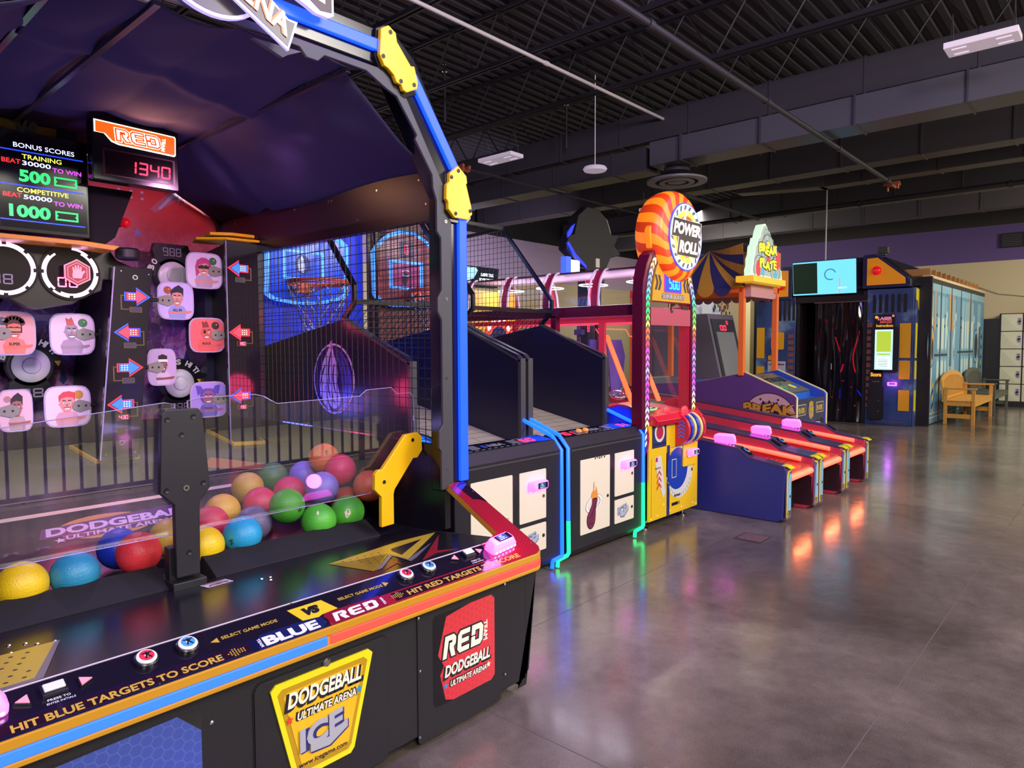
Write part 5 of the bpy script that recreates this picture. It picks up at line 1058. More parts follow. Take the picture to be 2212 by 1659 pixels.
for it in range(300):
    for i in range(len(pos)):
        for j in range(i+1, len(pos)):
            d = pos[i]-pos[j]; L_ = np.linalg.norm(d)
            if L_ < 2*RB: q = d/L_*(2*RB-L_)/2; pos[i] += q; pos[j] -= q
    pos += (tgt-pos)*.02
    pos[:, 0] = np.clip(pos[:, 0], .3, 2.238-RB); pos[:, 1] = np.maximum(pos[:, 1], 2.80+RB*.55)
    zf = np.where(pos[:, 1] < 3.0, .585, .58+.27*(pos[:, 1]-3.0))+RB; pos[:, 2] = np.maximum(pos[:, 2], zf)
for (n, c, lab, *_), p in zip(BL, pos):
    mb = MB(); mb.sphere(p, RB, 32, 20); o = obj('foam_ball', mb, ball_mat(n+c[1:], c), smooth=True, loc=tuple(p), label=lab, cat='ball')
    d = (Vector((0, 0, 1.5))-Vector(p)).normalized(); r_ = Vector((d.y, -d.x, 0)).normalized()*-1; u_ = d.cross(r_)*-1
    if u_.z < 0: u_ = -u_
    fr = F(Vector(p), r_, u_)
    if fr.n.dot(d) < 0: fr = F(Vector(p), -r_, u_)
    def on(a, b, lift=1.004): q = (fr.n*math.sqrt(max(0, 1-a*a-b*b))+fr.u*a+fr.v*b); return Vector(p)+q*RB*lift
    if 'torn white' in lab or 'small white' in lab:
        R = .26 if 'torn' in lab else .10; cx, cy = (-.02, -.12) if 'torn' in lab else (-.05, .45); n_ = 16; rr = [R*(.7+.5*random.random()) for _ in range(n_)]
        q = MB(); q.add([on(cx, cy, 1.003)]+[on(cx+rr[i]*.7*math.cos(2*PI*i/n_), cy+rr[i]*1.2*math.sin(2*PI*i/n_), 1.003) for i in range(n_)], [(0, 1+i, 1+(i+1) % n_) for i in range(n_)]); obj('torn_patch', q, mat('exposed_foam', '#e8e0c0', .8), o)
    if 'signature' in lab:
        q = MB(); cx, cy = (-.62, -.35) if 'sky' in n else ((.6, -.25) if n == 'green' else (.1, .35))
        for k in range(3): q.tube([on(cx+.05*math.cos(t*1.3+k)+.06*k, cy+.12*math.sin(t)+.03*k, 1.006) for t in [i*.5 for i in range(12)]], .0012, 4)
        obj('signature', q, INK, o)
# =================================================================== BASKETBALL SHOOTING GAMES
LB = emis('hoop_led_blue', '#1450ff', 3.0); LG = emis('hoop_led_green', '#10e070', 3.0)
WALLB = mat('hoop_side_panel_black', '#1d1a30', .3); NET = mat('net_wire_black', '#131216', .4)  # black side panels with the blue cast of the lights put into their colour
RAMP = None
def ramp_mat():
    m = bpy.data.materials.new('ramp_plank_print'); m.use_nodes = True; nt = m.node_tree; b = nt.nodes['Principled BSDF']; L = nt.links.new
    tc = nt.nodes.new('ShaderNodeTexCoord'); br = nt.nodes.new('ShaderNodeTexBrick'); L(tc.outputs['Object'], br.inputs['Vector'])
    br.inputs['Scale'].default_value = 1; br.inputs['Brick Width'].default_value = .5; br.inputs['Row Height'].default_value = .085; br.inputs['Mortar Size'].default_value = .003
    br.inputs['Color1'].default_value = lin('#b9ad96'); br.inputs['Color2'].default_value = lin('#a99c86'); br.inputs['Mortar'].default_value = lin('#5c5448'); L(br.outputs['Color'], b.inputs['Base Color']); b.inputs['Roughness'].default_value = .45
    return m
RAMP = ramp_mat()
PANELW = mat('back_panel_wood_red', '#7c4a3c', .4, noise=.25, nscale=3)
def hoops(x0, x1, label, ledside, team):
    cx = (x0+x1)/2; t = thing('basketball_arcade_game', (cx, 2.85, 0), label, 'arcade game')
    mb = MB(); mb.prism(FX, [(2.87, .04), (2.85, .08), (2.85, .80), (2.90, .865), (3.05, .885), (3.12, .84), (3.12, .78), (3.3, .78), (5.0, .6), (5.0, .04)], x0+.03, x1-.03)
    obj('cabinet', mb, mat('hoop_cabinet_black', '#17151e', .4, bump=.2, bscale=700), t, bevel=.008)
    mb = MB(); mb.box(x0+.05, x1-.05, 2.846, 2.852, .775, .785); obj('front_seam', mb, GRYT, t)
    fr = front(2.849); d1 = (x0+.155, x0+.52); d2 = (x0+.585, x0+.85)
    def door(a, b, z0, z1, nm='service_door'):
        m = MB(); m.prism(fr, rrect(a, b, z0, z1, .008, 3), -.002, .004); return obj(nm, m, CREAM, t, bevel=.0015)
    D1 = door(d1[0], d1[1], .168, .70); D2 = door(d2[0], d2[1], .372, .698); D3 = door(d2[0], d2[1], .165, .345)
    for D_, p in ((D1, (d1[1]-.03, .40)), (D2, (d2[1]-.03, .52)), (D3, (d2[1]-.03, .26))):
        m = MB(); m.lathe(fr.sub(p[0], p[1], .004), [(.012, 0), (.012, .003), (.007, .004)], 16); obj('lock', m, BLKM if D_ != D2 else CHROME, D_)
    # ICE logo
    m = MB(); a = d2[0]+.035; m.text(fr, 'ICE', a+.006, .222, .12, .058, .001, 0, .10, 0, .0045, warp=lambda q, r: (q, r+.35*q)); m.text(fr, 'ICE', a, .228, .12, .058, .001, 1, .03, 0, .006, warp=lambda q, r: (q, r+.35*q))
    m.prism(fr, [(a+.04, .205), (a+.09, .198), (a+.15, .245), (a+.15, .275), (a+.09, .232), (a+.04, .238)], .0045, .0062, 0); m.prism(fr, [(a+.035, .215), (a+.085, .208), (a+.145, .252), (a+.145, .285), (a+.085, .24), (a+.035, .246)], .006, .0072, 1)
    obj('maker_logo', m, [mat('logo_steel_blue', '#4a74b0', .4), mat('logo_grey', '#a8aab0', .4)], D3)
    if team == 'heat':
        m = MB(); q = fr.sub((d1[0]+d1[1])/2-.02, .37, .0045)
        m.ring(q.sub(0, 0, 0, .25), 0, 0, .075, .105, 0, .001, 40, 0, k=.55); m.ring(q.sub(0, 0, 0, .25), 0, 0, .078, .102, .0005, .0015, 40, 1, k=.55)
        ballp = smooth([(-.022, .035), (-.028, .0), (-.052, -.035), (-.082, -.075), (-.090, -.115), (-.078, -.155), (-.045, -.178), (-.010, -.165), (.012, -.13), (.018, -.085), (.020, -.045), (.032, -.005), (.040, .030), (.010, .040)])
        m.prism(q, ballp, .001, .002, 0); m.prism(q, [(-.03+(a+.03)*.92, -.07+(b+.07)*.95) for a, b in ballp], .002, .0028, 2)
        for w_ in ([(-.078, -.09), (-.04, -.08), (.0, -.03), (.03, .01)], [(-.06, -.16), (-.05, -.11), (-.01, -.05), (.01, .02)], [(-.02, -.17), (-.03, -.12), (.01, -.06)], [(-.08, -.13), (-.03, -.14), (.01, -.13)]): m.prism(q, sliver(w_, .004, .5), .0028, .0032, 0)
        m.prism(q, smooth([(-.025, .035), (-.038, .058), (-.030, .080), (-.012, .100), (-.010, .130), (-.002, .160), (.002, .130), (-.002, .105), (.010, .080), (.014, .100), (.020, .125), (.022, .100), (.026, .085), (.036, .115), (.036, .085), (.044, .06), (.040, .035)], 3), .001, .002, 3)
        obj('team_logo', m, [INK, WHT, mat('heat_maroon', '#6c2444', .4), mat('heat_orange', '#d88a3c', .4)], D1)
        m = MB()
        for i, (a, b) in enumerate(((.17, .012), (.2, .009), (.225, .016), (.25, .012), (.285, .014))): m.fbox(fr, d1[0]+a, d1[0]+a+.012, .70-b, .70, .0045, .005)
        obj('scuff', m, INK, D1)
    r = reader(front(2.845, (d2[0]+d2[1])/2+.03, .60), .98, D2)
    # dash
    dsh = F((x0, 2.90, .867), X, (0, .15, .02)); m = MB(); W_ = x1-x0
    m.prism(dsh, [(.05, 0), (W_-.05, 0), (W_-.05, .145), (.05, .145)], 0, .003, 0)
    m.text(dsh, 'NBA', W_*.36+.05, .045, .14, .05, .0006, 1, .03, .1, .0035); m.prism(dsh, rrect(W_*.36, W_*.36+.035, .045, .095, .005), .003, .0036, 2)
    m.text(dsh, 'SCORE', W_*.68, .115, .07, .012, .0004, 1, 0, 0, .0035)
    for a in (.25, .60): m.prism(dsh, rrect(W_*a, W_*a+.075, .04, .11, .006), .003, .0055, 3)
    for i in range(9): m.fbox(dsh, W_*.2+i*.055, W_*.2+i*.055+.03, .012, .018, .003, .0036, 1)
    dd = obj('control_strip', m, [BLKS, mat('dash_silver_print', '#8c8c96', .4), mat('dash_logo_blue', '#3048a0', .4), mat('dash_plate', '#6a6c78', .3)], t)
    m = MB(); sc = {'mavs': [('60', .70, .12)], 'heat': [('101', .02+.05, .15), ('31', .80, .10)]}[team]
    for s_, a, w in sc: m.seg7(dsh, s_, W_*a, .03, w, .07, h0=.0035, slant=.1)
    obj('score_digits', m, LEDR, dd)
    m = MB()
    for a in ((.16, ) if team == 'mavs' else (.30, .38)): m.lathe(dsh.sub(W_*a, .07, .003), [(.022, 0), (.022, .012), (.016, .018)], 18)
    obj('start_button', m, emis('amber_button', '#d88038', .8), dd, smooth=True)
    # side wings
    side = [(3.20, .82), (3.20, 1.405), (3.235, 1.44), (3.88, 1.675), (4.92, 1.50), (5.0, 1.49), (5.0, .60), (3.4, .60)]
    for k, (a, b) in enumerate(((x0, x0+.045), (x1-.045, x1))):
        m = MB(); m.prism(FX, side, a, b); w = obj('side_panel', m, WALLB, t, bevel=.004)
        e = MB(); e.prism(FX, [(3.185, .80), (3.185, 1.41), (3.215, 1.41), (3.215, .80)], a-.003, b+.003); e.prism(FX, [(3.19, 1.40), (3.87, 1.69), (3.88, 1.675), (3.20, 1.385)], a-.003, b+.003); obj('edge_trim', e, GRYT, w, bevel=.002)
        if k == 0 and team == 'mavs':
            g = left(a-.001, 3.98, 1.285); q = MB(); oval = [(.235*math.sin(t_)*(1-.04*math.cos(t_)), .235*math.cos(t_)) for t_ in [2*PI*i/48 for i in range(48)]]
            q.prism(g, oval, 0, .002, 0); q.prism(g, inset(oval, .945), .002, .003, 1)
            q.prism(g, smooth([(.03, .20), (.11, .165), (.175, .09), (.205, 0), (.20, -.08), (.17, -.15), (.12, -.20), (.11, -.12), (.10, -.03), (.08, .05), (.05, .12)]), .003, .004, 2)
            q.prism(g, smooth([(-.015, .26), (-.05, .20), (-.08, .13), (-.095, .05), (-.09, -.03), (-.075, -.10), (-.045, -.17), (.0, -.20), (.05, -.185), (.08, -.14), (.065, -.09), (.045, -.03), (.05, .04), (.035, .11), (.01, .17), (-.005, .21)]), .003, .0045, 0)
            for P_, w_ in (([(-.03, .20), (-.09, .12), (-.14, .02), (-.16, -.07)], .035), ([(-.05, .13), (-.11, .04), (-.145, -.06), (-.15, -.13)], .035), ([(-.07, .04), (-.11, -.04), (-.12, -.12), (-.10, -.18)], .035), ([(-.07, -.04), (-.09, -.12), (-.07, -.19), (-.03, -.225)], .03)): q.prism(g, sliver(P_, w_), .003, .0043, 0)
            for P_, w_ in (([(.0, .22), (.06, .17), (.10, .10), (.125, .0), (.12, -.09)], .022), ([(.01, .17), (.06, .11), (.085, .03), (.09, -.06)], .018), ([(.05, .20), (.12, .13), (.16, .04), (.165, -.05)], .014)): q.prism(g, sliver(P_, w_), .004, .0052, 3)
            for P_, w_ in (([(-.02, .18), (-.045, .10), (-.05, .02), (-.03, -.05)], .016), ([(.015, .10), (.0, .02), (.01, -.05), (.03, -.10)], .014), ([(-.06, .0), (-.055, -.07), (-.035, -.13)], .012), ([(-.01, -.10), (.0, -.15), (.03, -.17)], .010)): q.prism(g, sliver(P_, w_), .0045, .0055, 1)
            q.prism(g, smooth([(.035, -.14), (.05, -.135), (.055, -.115), (.04, -.115)]), .0045, .0055, 1)
            q.prism(g, smooth([(-.09, -.205), (-.03, -.225), (.03, -.222), (.09, -.19), (.13, -.16), (.08, -.205), (.0, -.238)]), .003, .0043, 0)
            obj('team_logo', q, [mat('mavs_silver', '#b8a8d8', .35), mat('mavs_navy', '#2a1a50', .3), mat('mavs_blue', '#4a48b8', .3), mat('mavs_shadow', '#3c2a6c', .3)], w)
    # ramp, mat
    m = MB(); m.add([(x0+.045, 3.12, .785), (x1-.045, 3.12, .785), (x1-.045, 4.95, 1.162), (x0+.045, 4.95, 1.162), (x0+.045, 3.12, .74), (x1-.045, 3.12, .74), (x1-.045, 4.95, 1.12), (x0+.045, 4.95, 1.12)], [(0, 1, 2, 3), (7, 6, 5, 4), (0, 4, 5, 1), (1, 5, 6, 2), (2, 6, 7, 3), (3, 7, 4, 0)]); rp = obj('ball_ramp', m, RAMP, t)
    if team == 'mavs':
        q = MB(); rf = F((3.02, 3.45, .8535), X, (0, 1, .206)); q.disc(rf, .0, .12, .13, .001, .003, 28, 0, ry=.16); q.disc(rf, 0, .12, .10, .003, .004, 28, 1, ry=.12); obj('ramp_logo', q, [mat('ramp_ink', '#101822', .4), mat('ramp_blue', '#2a64a8', .4)], rp)
    # LED edge strips
    for x, sg in ledside:
        path = [(x, 3.215, .985), (x, 2.93, .885), (x, 2.852, .80), (x, 2.846, .10), (x, 2.842, .085), (x-.0, 2.90, .075), (x, 2.90, .01)]
        n_split = .30 if sg == 'g' else (.42 if sg == 'g2' else -1)
        def sub(path, m_, nm, lab):
            q = MB(); q.tube(path, .014, 8); o = obj(nm, q, m_, t, smooth=True); o['label'] = lab
        if sg == 'b0': sub([path[0], path[1], (x, 2.88, .835)], LB, 'led_edge', 'short blue light strip beside the counter')
        elif n_split < 0: sub(path[:4]+[(x, 2.845, .075), (x-.10, 2.845, .065), (x-.11, 2.845, .015)], LB, 'led_edge', 'blue light strip along the cabinet edge')
        else:
            sub(path[:3]+[(x, 2.849, n_split)], LB, 'led_edge', 'blue upper part of the edge light strip'); sub([(x, 2.849, n_split), (x, 2.846, .08), (x-.02, 2.845, .065), (x-.12, 2.845, .055), (x-.125, 2.845, .01)], LG, 'led_edge', 'green lower part of the edge light strip')
    # cage
    fy = [(4.85, 2.54), (4.33, 2.565), (3.76, 1.886), (3.76, 1.787), (3.89, 1.675)]
    def bar(mb, p, q, s=.018): mb.tube([p, q], s, 4)
    m = MB()
    for x in (x0+.022, x1-.022):
        pts = [(x, a, b) for a, b in fy]; m.tube(pts, .020, 4); bar(m, (x, 4.95, 2.54), (x, 4.95, 1.2)) 
    bar(m, (x0+.02, 3.76, 1.79), (x1-.02, 3.76, 1.79), .022); bar(m, (x0+.02, 4.33, 2.565), (x1-.02, 4.33, 2.565)); bar(m, (x0+.02, 4.9, 2.54), (x1-.02, 4.9, 2.54))
    cg = obj('cage_frame', m, mat('cage_tube', '#101018', .25), t)
    m = MB(); w = .0016
    def cross(poly, c, ax):  # scanline clip of polygon edges at coordinate c on axis ax
        o = []
        for i in range(len(poly)):
            p, q = poly[i], poly[(i+1) % len(poly)]
            if (p[ax]-c)*(q[ax]-c) < 0: s_ = (c-p[ax])/(q[ax]-p[ax]); o.append(p[1-ax]+s_*(q[1-ax]-p[1-ax]))
        o.sort(); return o
    poly = [(4.95, 2.54), (4.33, 2.565), (3.76, 1.886), (3.76, 1.787), (3.89, 1.675), (4.95, 1.5)]
    for x in (x0+.022, x1-.022):
        y = 3.80
        while y < 4.95:
            z = cross(poly, y, 0)
            if len(z) > 1: m.box(x-w, x+w, y-w, y+w, z[0], z[-1])
            y += .05
        z = 1.55
        while z < 2.55:
            yy = cross(poly, z, 1)
            if len(yy) > 1: m.box(x-w, x+w, yy[0], yy[-1], z-w, z+w)
            z += .05
    # sloped net from the front bar down to the ramp end, and top net
    n1 = 18
    for i in range(n1+1):
        x = x0+.04+(x1-x0-.08)*i/n1; m.tube([(x, 3.77, 1.77), (x, 4.35, 1.28), (x, 4.9, 1.22)], .0022, 4, cap=False); m.tube([(x, 4.33, 2.56), (x, 4.9, 2.54)], .0018, 4, cap=False)
    for i in range(15): s_ = i/14; m.tube([(x0+.04, 3.77+.58*s_, 1.77-.49*s_), (x1-.04, 3.77+.58*s_, 1.77-.49*s_)], .0022, 4, cap=False)
    for i in range(8): s_ = i/7; m.tube([(x0+.04, 4.35+.55*s_, 1.28-.06*s_), (x1-.04, 4.35+.55*s_, 1.28-.06*s_)], .0022, 4, cap=False)
    obj('net', m, NET, cg)
    # back wall and backboard
    f = front(5.02); m = MB()
    if team == 'mavs':
        m.fbox(f, x0+.03, x1-.03, 1.1, 2.62, -.02, 0, 0); 
        for i in range(10): m.fbox(f, x0+.05+i*.1, x0+.053+i*.1, 1.1, 2.6, 0, .0006, 1)
        obj('back_panel', m, [mat('back_panel_blue', '#2038c8', .35, emit=.25, ecol='#1c38ff'), mat('back_panel_line', '#16289a', .4)], t)
        f = front(4.95); bb = [(2.72, 2.30), (2.84, 2.40), (3.36, 2.42), (3.47, 2.34), (3.46, 1.93), (3.38, 1.885), (3.20, 1.84), (2.98, 1.83), (2.76, 1.86), (2.70, 1.90)]
        m = MB(); m.prism(f, bb, -.012, 0, 0); o = obj('backboard', m, mat('board_clear_blue', '#2850d8', .12, emit=.35, ecol='#2050ff'), t)
        m = MB(); m.prism(f, bb+[bb[0]]+inset(bb, .90)[:1]+inset(bb, .90)[::-1], .001, .004, 0)
        bxp = [(2.86, 2.26), (3.24, 2.26), (3.24, 2.03), (2.86, 2.03)]; m.prism(f, bxp+[bxp[0]]+inset(bxp, .84)[:1]+inset(bxp, .84)[::-1], .001, .004, 0)
        obj('board_light_lines', m, emis('board_blue_glow', '#4088ff', 1.6), o)
        m = MB(); g = f.sub(3.04, 2.15, .002); ov = [(.065*math.sin(t_), .075*math.cos(t_)) for t_ in [2*PI*i/28 for i in range(28)]]; m.prism(g, ov, 0, .001, 0); m.prism(g, inset(ov, .9), .001, .002, 1); m.prism(g, [(-.01, .07), (-.045, .02), (-.04, -.05), (.0, -.065), (.02, -.03), (.01, .03)], .002, .003, 2)
        obj('board_logo', m, [INK, mat('board_navy', '#142a70', .3), mat('board_pale', '#c0c8e8', .3)], o)
    else:
        m.fbox(f, x0+.03, x1-.03, 1.1, 2.66, -.02, 0, 0)
        for i in range(12): m.fbox(f, x0+.03, x1-.03, 1.15+i*.12, 1.154+i*.12, 0, .0006, 1)
        obj('back_panel', m, [PANELW, mat('wood_line', '#3c2420', .5)], t)
        f = front(4.95); bb = [(3.61, 1.95), (3.60, 2.32), (3.66, 2.40), (3.78, 2.49), (3.93, 2.54), (4.08, 2.545), (4.22, 2.49), (4.36, 2.40), (4.48, 2.26), (4.50, 2.20), (4.50, 1.97), (4.44, 1.90), (4.30, 1.86), (3.83, 1.85), (3.68, 1.88)]
        bb = [(a+.10, b) for a, b in bb]
        m = MB(); m.prism(f, bb, -.012, 0, 0); o = obj('backboard', m, mat('board_brick_print', '#8a4a44', .2), t)
        m = MB(); m.prism(f, bb+[bb[0]]+inset(bb, .91)[:1]+inset(bb, .91)[::-1], .001, .005, 0)
        bxp = [(3.90, 2.27), (4.29, 2.27), (4.29, 2.015), (3.90, 2.015)]; m.prism(f, bxp+[bxp[0]]+inset(bxp, .82)[:1]+inset(bxp, .82)[::-1], .001, .005, 0); obj('board_light_lines', m, emis('board_blue_glow', '#4088ff', 1.6), o)
        m = MB(); m.prism(f, inset(bxp, .80), .001, .002, 0); m.ring(f, 4.09, 2.16, .045, .055, .002, .004, 24, 1, k=.5); m.prism(f, [(4.07, 2.16), (4.04, 2.10), (4.05, 2.06), (4.09, 2.05), (4.11, 2.09), (4.12, 2.16)], .002, .003, 2)
        m.fbox(f, 4.02, 4.18, 2.30, 2.44, .001, .002, 2); m.fbox(f, 3.72, 3.79, 1.93, 2.10, .001, .002, 1); m.fbox(f, 3.725, 3.752, 1.935, 2.095, .002, .003, 4); m.fbox(f, 3.765, 3.785, 1.935, 2.095, .002, .003, 5); m.prism(f, [(3.745, 2.09), (3.76, 2.08), (3.755, 2.04), (3.77, 2.0), (3.765, 1.94), (3.745, 1.94), (3.75, 2.0), (3.74, 2.05)], .003, .004, 1)
        obj('board_logo', m, [mat('board_magenta', '#a03060', .3), WHT, mat('board_dark', '#3c2c34', .3), mat('heat_maroon', '#6c2444'), mat('nba_blue', '#24408c', .3), mat('nba_red', '#b03040', .3)], o)
        q = MB(); q.seg7(f, '0', 4.075, 2.33, .042, .085, t=.010, h0=.003); obj('board_digit', q, LEDR, o)
    rx = 2.97 if team == 'mavs' else 4.15; ry_ = 4.62; rz = 1.99; R = .235
    m = MB(); m.tube([(rx+R*math.cos(2*PI*i/32), ry_+R*math.sin(2*PI*i/32), rz) for i in range(32)], .011, 8, closed=True); m.tube([(rx+R*math.cos(2*PI*i/32), ry_+R*math.sin(2*PI*i/32), rz-.018) for i in range(32)], .006, 6, closed=True)
    m.box(rx-.07, rx+.07, ry_+R-.01, 4.94, rz-.07, rz+.012); m.tube([(rx-.05, ry_+R+.07, rz-.09), (rx-.12, ry_+.08, rz-.02)], .007, 6); m.tube([(rx+.05, ry_+R+.07, rz-.09), (rx+.12, ry_+.08, rz-.02)], .007, 6)
    hp = obj('hoop', m, mat('rim_orange', '#d8562c', .35), t, smooth=True)
    m = MB(); N_ = 12; H = [(0, R), (-.07, R*.94), (-.15, R*.80), (-.23, R*.66), (-.31, R*.56), (-.39, R*.5)]
    for i in range(N_):
        for lv in range(len(H)-1):
            for sgn in (1, -1):
                a0 = 2*PI*(i+(lv % 2)*.5)/N_; a1 = a0+sgn*PI/N_; p = Vector((rx+H[lv][1]*math.cos(a0), ry_+H[lv][1]*math.sin(a0), rz+H[lv][0])); q = Vector((rx+H[lv+1][1]*math.cos(a1), ry_+H[lv+1][1]*math.sin(a1), rz+H[lv+1][0]))
                for s_ in range(4): c0 = p.lerp(q, s_/4+.03); c1 = p.lerp(q, (s_+1)/4-.03); m.tube([c0, c1], .0042 if s_ % 2 else .003, 4)
    obj('chain_net', m, mat('chain_steel', '#c8ccd4', .2, .9), hp)
    return t
hoops(2.66, 3.70, 'left basketball shooting game with a horse-head oval on its side panel, score 60', [(3.68, 'b'), (2.675, 'b0')], 'mavs')
hoops(3.735, 4.74, 'right basketball shooting game with a flaming-ball door, beside the yellow cabinet', [(3.755, 'g'), (4.725, 'g2')], 'heat')
point('board_glow', (3.05, 4.75, 2.3), 5, (.25, .4, 1), .2); point('board_glow', (4.2, 4.75, 2.35), 4, (.35, .45, 1), .2)
point('panel_glow', (2.45, 3.45, 1.2), 4, (1, .05, .18), .1); point('panel_glow', (2.45, 4.1, 1.1), 3.5, (.1, .12, 1), .1); point('panel_glow', (2.48, 3.95, 1.7), 2.5, (1, .1, .2), .1)
# =================================================================== POWER ROLL CABINET
P = thing('rolling_ball_game', (5.2, 2.82, 0), 'yellow-fronted cabinet with round orange POWER ROLL sign, rainbow arrow arch and long red glazed tunnel', 'arcade game')
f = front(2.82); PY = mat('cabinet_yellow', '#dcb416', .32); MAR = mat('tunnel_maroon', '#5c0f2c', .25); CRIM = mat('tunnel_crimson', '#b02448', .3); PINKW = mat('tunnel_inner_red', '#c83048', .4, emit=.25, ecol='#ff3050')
mb = MB(); mb.box(4.765, 5.58, 2.83, 4.95, .10, .80); obj('cabinet', mb, MAR, P, bevel=.006)
mb = MB(); mb.fbox(f, 4.765, 5.585, .095, .86, -.03, 0, 0); obj('front_panel', mb, PY, P, bevel=.004)
mb = MB()
for x in (4.86, 5.5):
    for y in (2.92, 4.8): mb.lathe(F((x, y, 0), X, Y), [(.03, 0), (.035, .02), (.014, .03), (.014, .055), (.028, .06), (.028, .10)], 14)
obj('levelling_foot', mb, CHROME, P, smooth=True)
mb = MB(); mb.fbox(f, 4.81, 5.03, .68, .93, .001, .003, 1); mb.fbox(f, 4.815, 5.025, .685, .925, .003, .004, 0)
mb.ring(f, 4.92, .80, .055, .078, .004, .006, 32, 2); mb.disc(f, 4.92, .80, .053, .004, .007, 28, 3)
for i in range(9): mb.prism(f, [(4.825+i*.022, .70+.01*(i % 2)), (4.835+i*.022, .72), (4.845+i*.022, .70)], .004, .005, 1)
mb.disc(f, 5.26, .44, .225, .001, .002, 48, 2); mb.disc(f, 5.22, .47, .175, .002, .003, 40, 4)
for i in range(14): th = -PI*.95+i*PI*.062; q = f.sub(5.26+.20*math.cos(th), .44+.20*math.sin(th), .002, th+PI/2); q and mb.prism(q, [(-.012, -.012), (.0, -.012), (.012, 0), (0, .012), (-.012, .012), (0, 0)], 0, .001, 5)
mb.fbox(f, 5.045, 5.09, .10, .68, .0005, .0028, 0)
mb.fbox(f, 5.035, 5.052, .42, .62, .002, .003, 1); mb.fbox(f, 5.125, 5.2, .40, .555, .003, .0035, 6); mb.fbox(f, 5.13, 5.195, .405, .55, .0035, .004, 4)
mb.prism(f, [(4.85, .60), (4.95, .61), (5.02, .30), (4.99, .25), (4.90, .42)], .001, .002, 2)
for i in range(3): z = .33+i*.05; mb.prism(f, [(4.885, z), (4.92, z+.045), (4.955, z+.01), (4.955, z+.03), (4.92, z+.065), (4.885, z+.02)], .002, .003, 7)
mb.fbox(f, 4.865, 4.895, .565, .60, .002, .003, 8); mb.text(f, 'TICKETS', 4.855, .505, .09, .014, .0004, 1, .02, 0, .0025)
mb.fbox(f, 5.13, 5.23, .165, .19, .001, .003, 1); mb.fbox(f, 5.23, 5.265, .165, .19, .001, .003, 9); mb.text(f, 'BONUS', 5.17, .235, .10, .02, .0004, 1, .03, 0, .004)
mb.fbox(f, 5.10, 5.52, .655, .658, .0, .002, 9); mb.fbox(f, 4.80, 4.803, .12, .60, 0, .002, 9)
mb.text(f, 'WIN', 5.10, .60, .1, .02, .0004, 9, .02, 0, .002); mb.text(f, 'power up the roll', 5.30, .685, .20, .018, .0004, 9, .02, 0, .002)
for x, z in ((4.80, .115), (4.90, .125), (5.1, .13), (5.3, .13), (5.5, .13), (5.56, .115), (5.0, .20)): mb.lathe(f.sub(x, z), [(.008, 0), (.006, .004)], 8, 6)
obj('front_graphics', mb, [mat('pr_navy_print', '#22306a', .3), INK, mat('pr_pale_grey', '#c9c8c0', .35), mat('pr_red_target', '#9c2040', .3, emit=.2), mat('pr_blue_print', '#1c3a9c', .3), mat('pr_grey_mark', '#9a9c98', .4), mat('pr_lemon', '#e8e0a0', .4), mat('pr_red_arrow', '#c02c34', .4), mat('pr_magenta_mark', '#a02060', .4), mat('pr_dark_gold', '#8a7420', .4)], P)
mb = MB(); mb.prism(f, rrect(5.30, 5.535, .47, .70, .01), .0, .012); pp = obj('reader_plate', mb, PY, P, bevel=.002)
reader(front(2.80, 5.43, .585), .90, pp)
mb = MB(); mb.lathe(f.sub(5.47, .43), [(.014, 0), (.014, .006), (.008, .008)], 14); obj('lock', mb, CHROME, P)
# rollers on the front right
mb = MB(); drumc = (5.22, .80)
for k in range(6):
    y0 = 2.815-k*.0; x = 5.18+k*.055; a = F((x, 2.82, .80), -Y, Z); a = F((x, 2.82, .80), Y, Z)
    mb.disc(a, -.0, .0, .125, -.0, .034, 28, [1, 0, 2, 0, 2, 1][k], ry=.135)
obj('bumper_drums', mb, [mat('drum_blue', '#2038b0', .3), mat('drum_red', '#c82838', .3), mat('drum_cream', '#d8c880', .35)], P)
mb = MB(); q = F((5.175, 2.82, .80), -Y, Z)
for i in range(5): z = -.07+i*.03; mb.prism(q, [(.03, z), (.06, z+.02), (.09, z), (.09, z+.012), (.06, z+.032), (.03, z+.012)], 0, .002)
mb.text(f, 'GUTS', 5.30, .70, .17, .035, .001, 0, .04, .2, .06)
obj('drum_chevrons', mb, mat('chevron_light_blue', '#5070e0', .3), P)
mb = MB(); mb.disc(left(4.762), -3.08, .76, .262, -.005, .0, 40, 1); mb.disc(left(4.762), -3.08, .76, .25, 0, .004, 40, 0); mb.disc(left(5.60), -3.02, .80, .23, -.02, .0, 36, 1); obj('side_bulge', mb, [mat('bulge_blue', '#1c30c8', .25, emit=.15, ecol='#2030ff'), mat('bulge_red', '#c01c38', .25)], P, bevel=.002)
mb = MB(); mb.prism(FX, [(2.78, .86), (2.76, .90), (2.80, .94), (3.4, .99), (3.4, .86)], 4.80, 5.56); obj('play_shelf', mb, mat('shelf_red', '#c41e30', .3), P, bevel=.004)
mb = MB()
for (x, r_) in ((5.25, .055), (5.13, .05)): mb.lathe(front(2.78 if x > 5.2 else 2.88, x, .94), [(r_, 0), (r_, .012), (r_*.9, .016)], 28)
mb.tube([(5.13, 2.87, .94), (5.25, 2.80, .94)], .008, 6); obj('paddle_button', mb, emis('paddle_red', '#e03040', .5), P, smooth=True)
mb = MB()
for i in range(1): mb.disc(F((4.90, 2.98, .975), X, Y), .03, .05, .16, 0, .012, 32, 0, ry=.16)
mb2 = MB(); [mb2.fbox(F((4.93, 3.03, .988), X, Y).sub(0, 0, 0, k*PI/12-.1), .125, .15, -.008, .008, 0, .002) for k in range(-16, 0)]
tt = obj('turntable', mb, emis('turntable_green', '#60d890', .6), P); obj('turntable_marks', mb2, INK, tt)
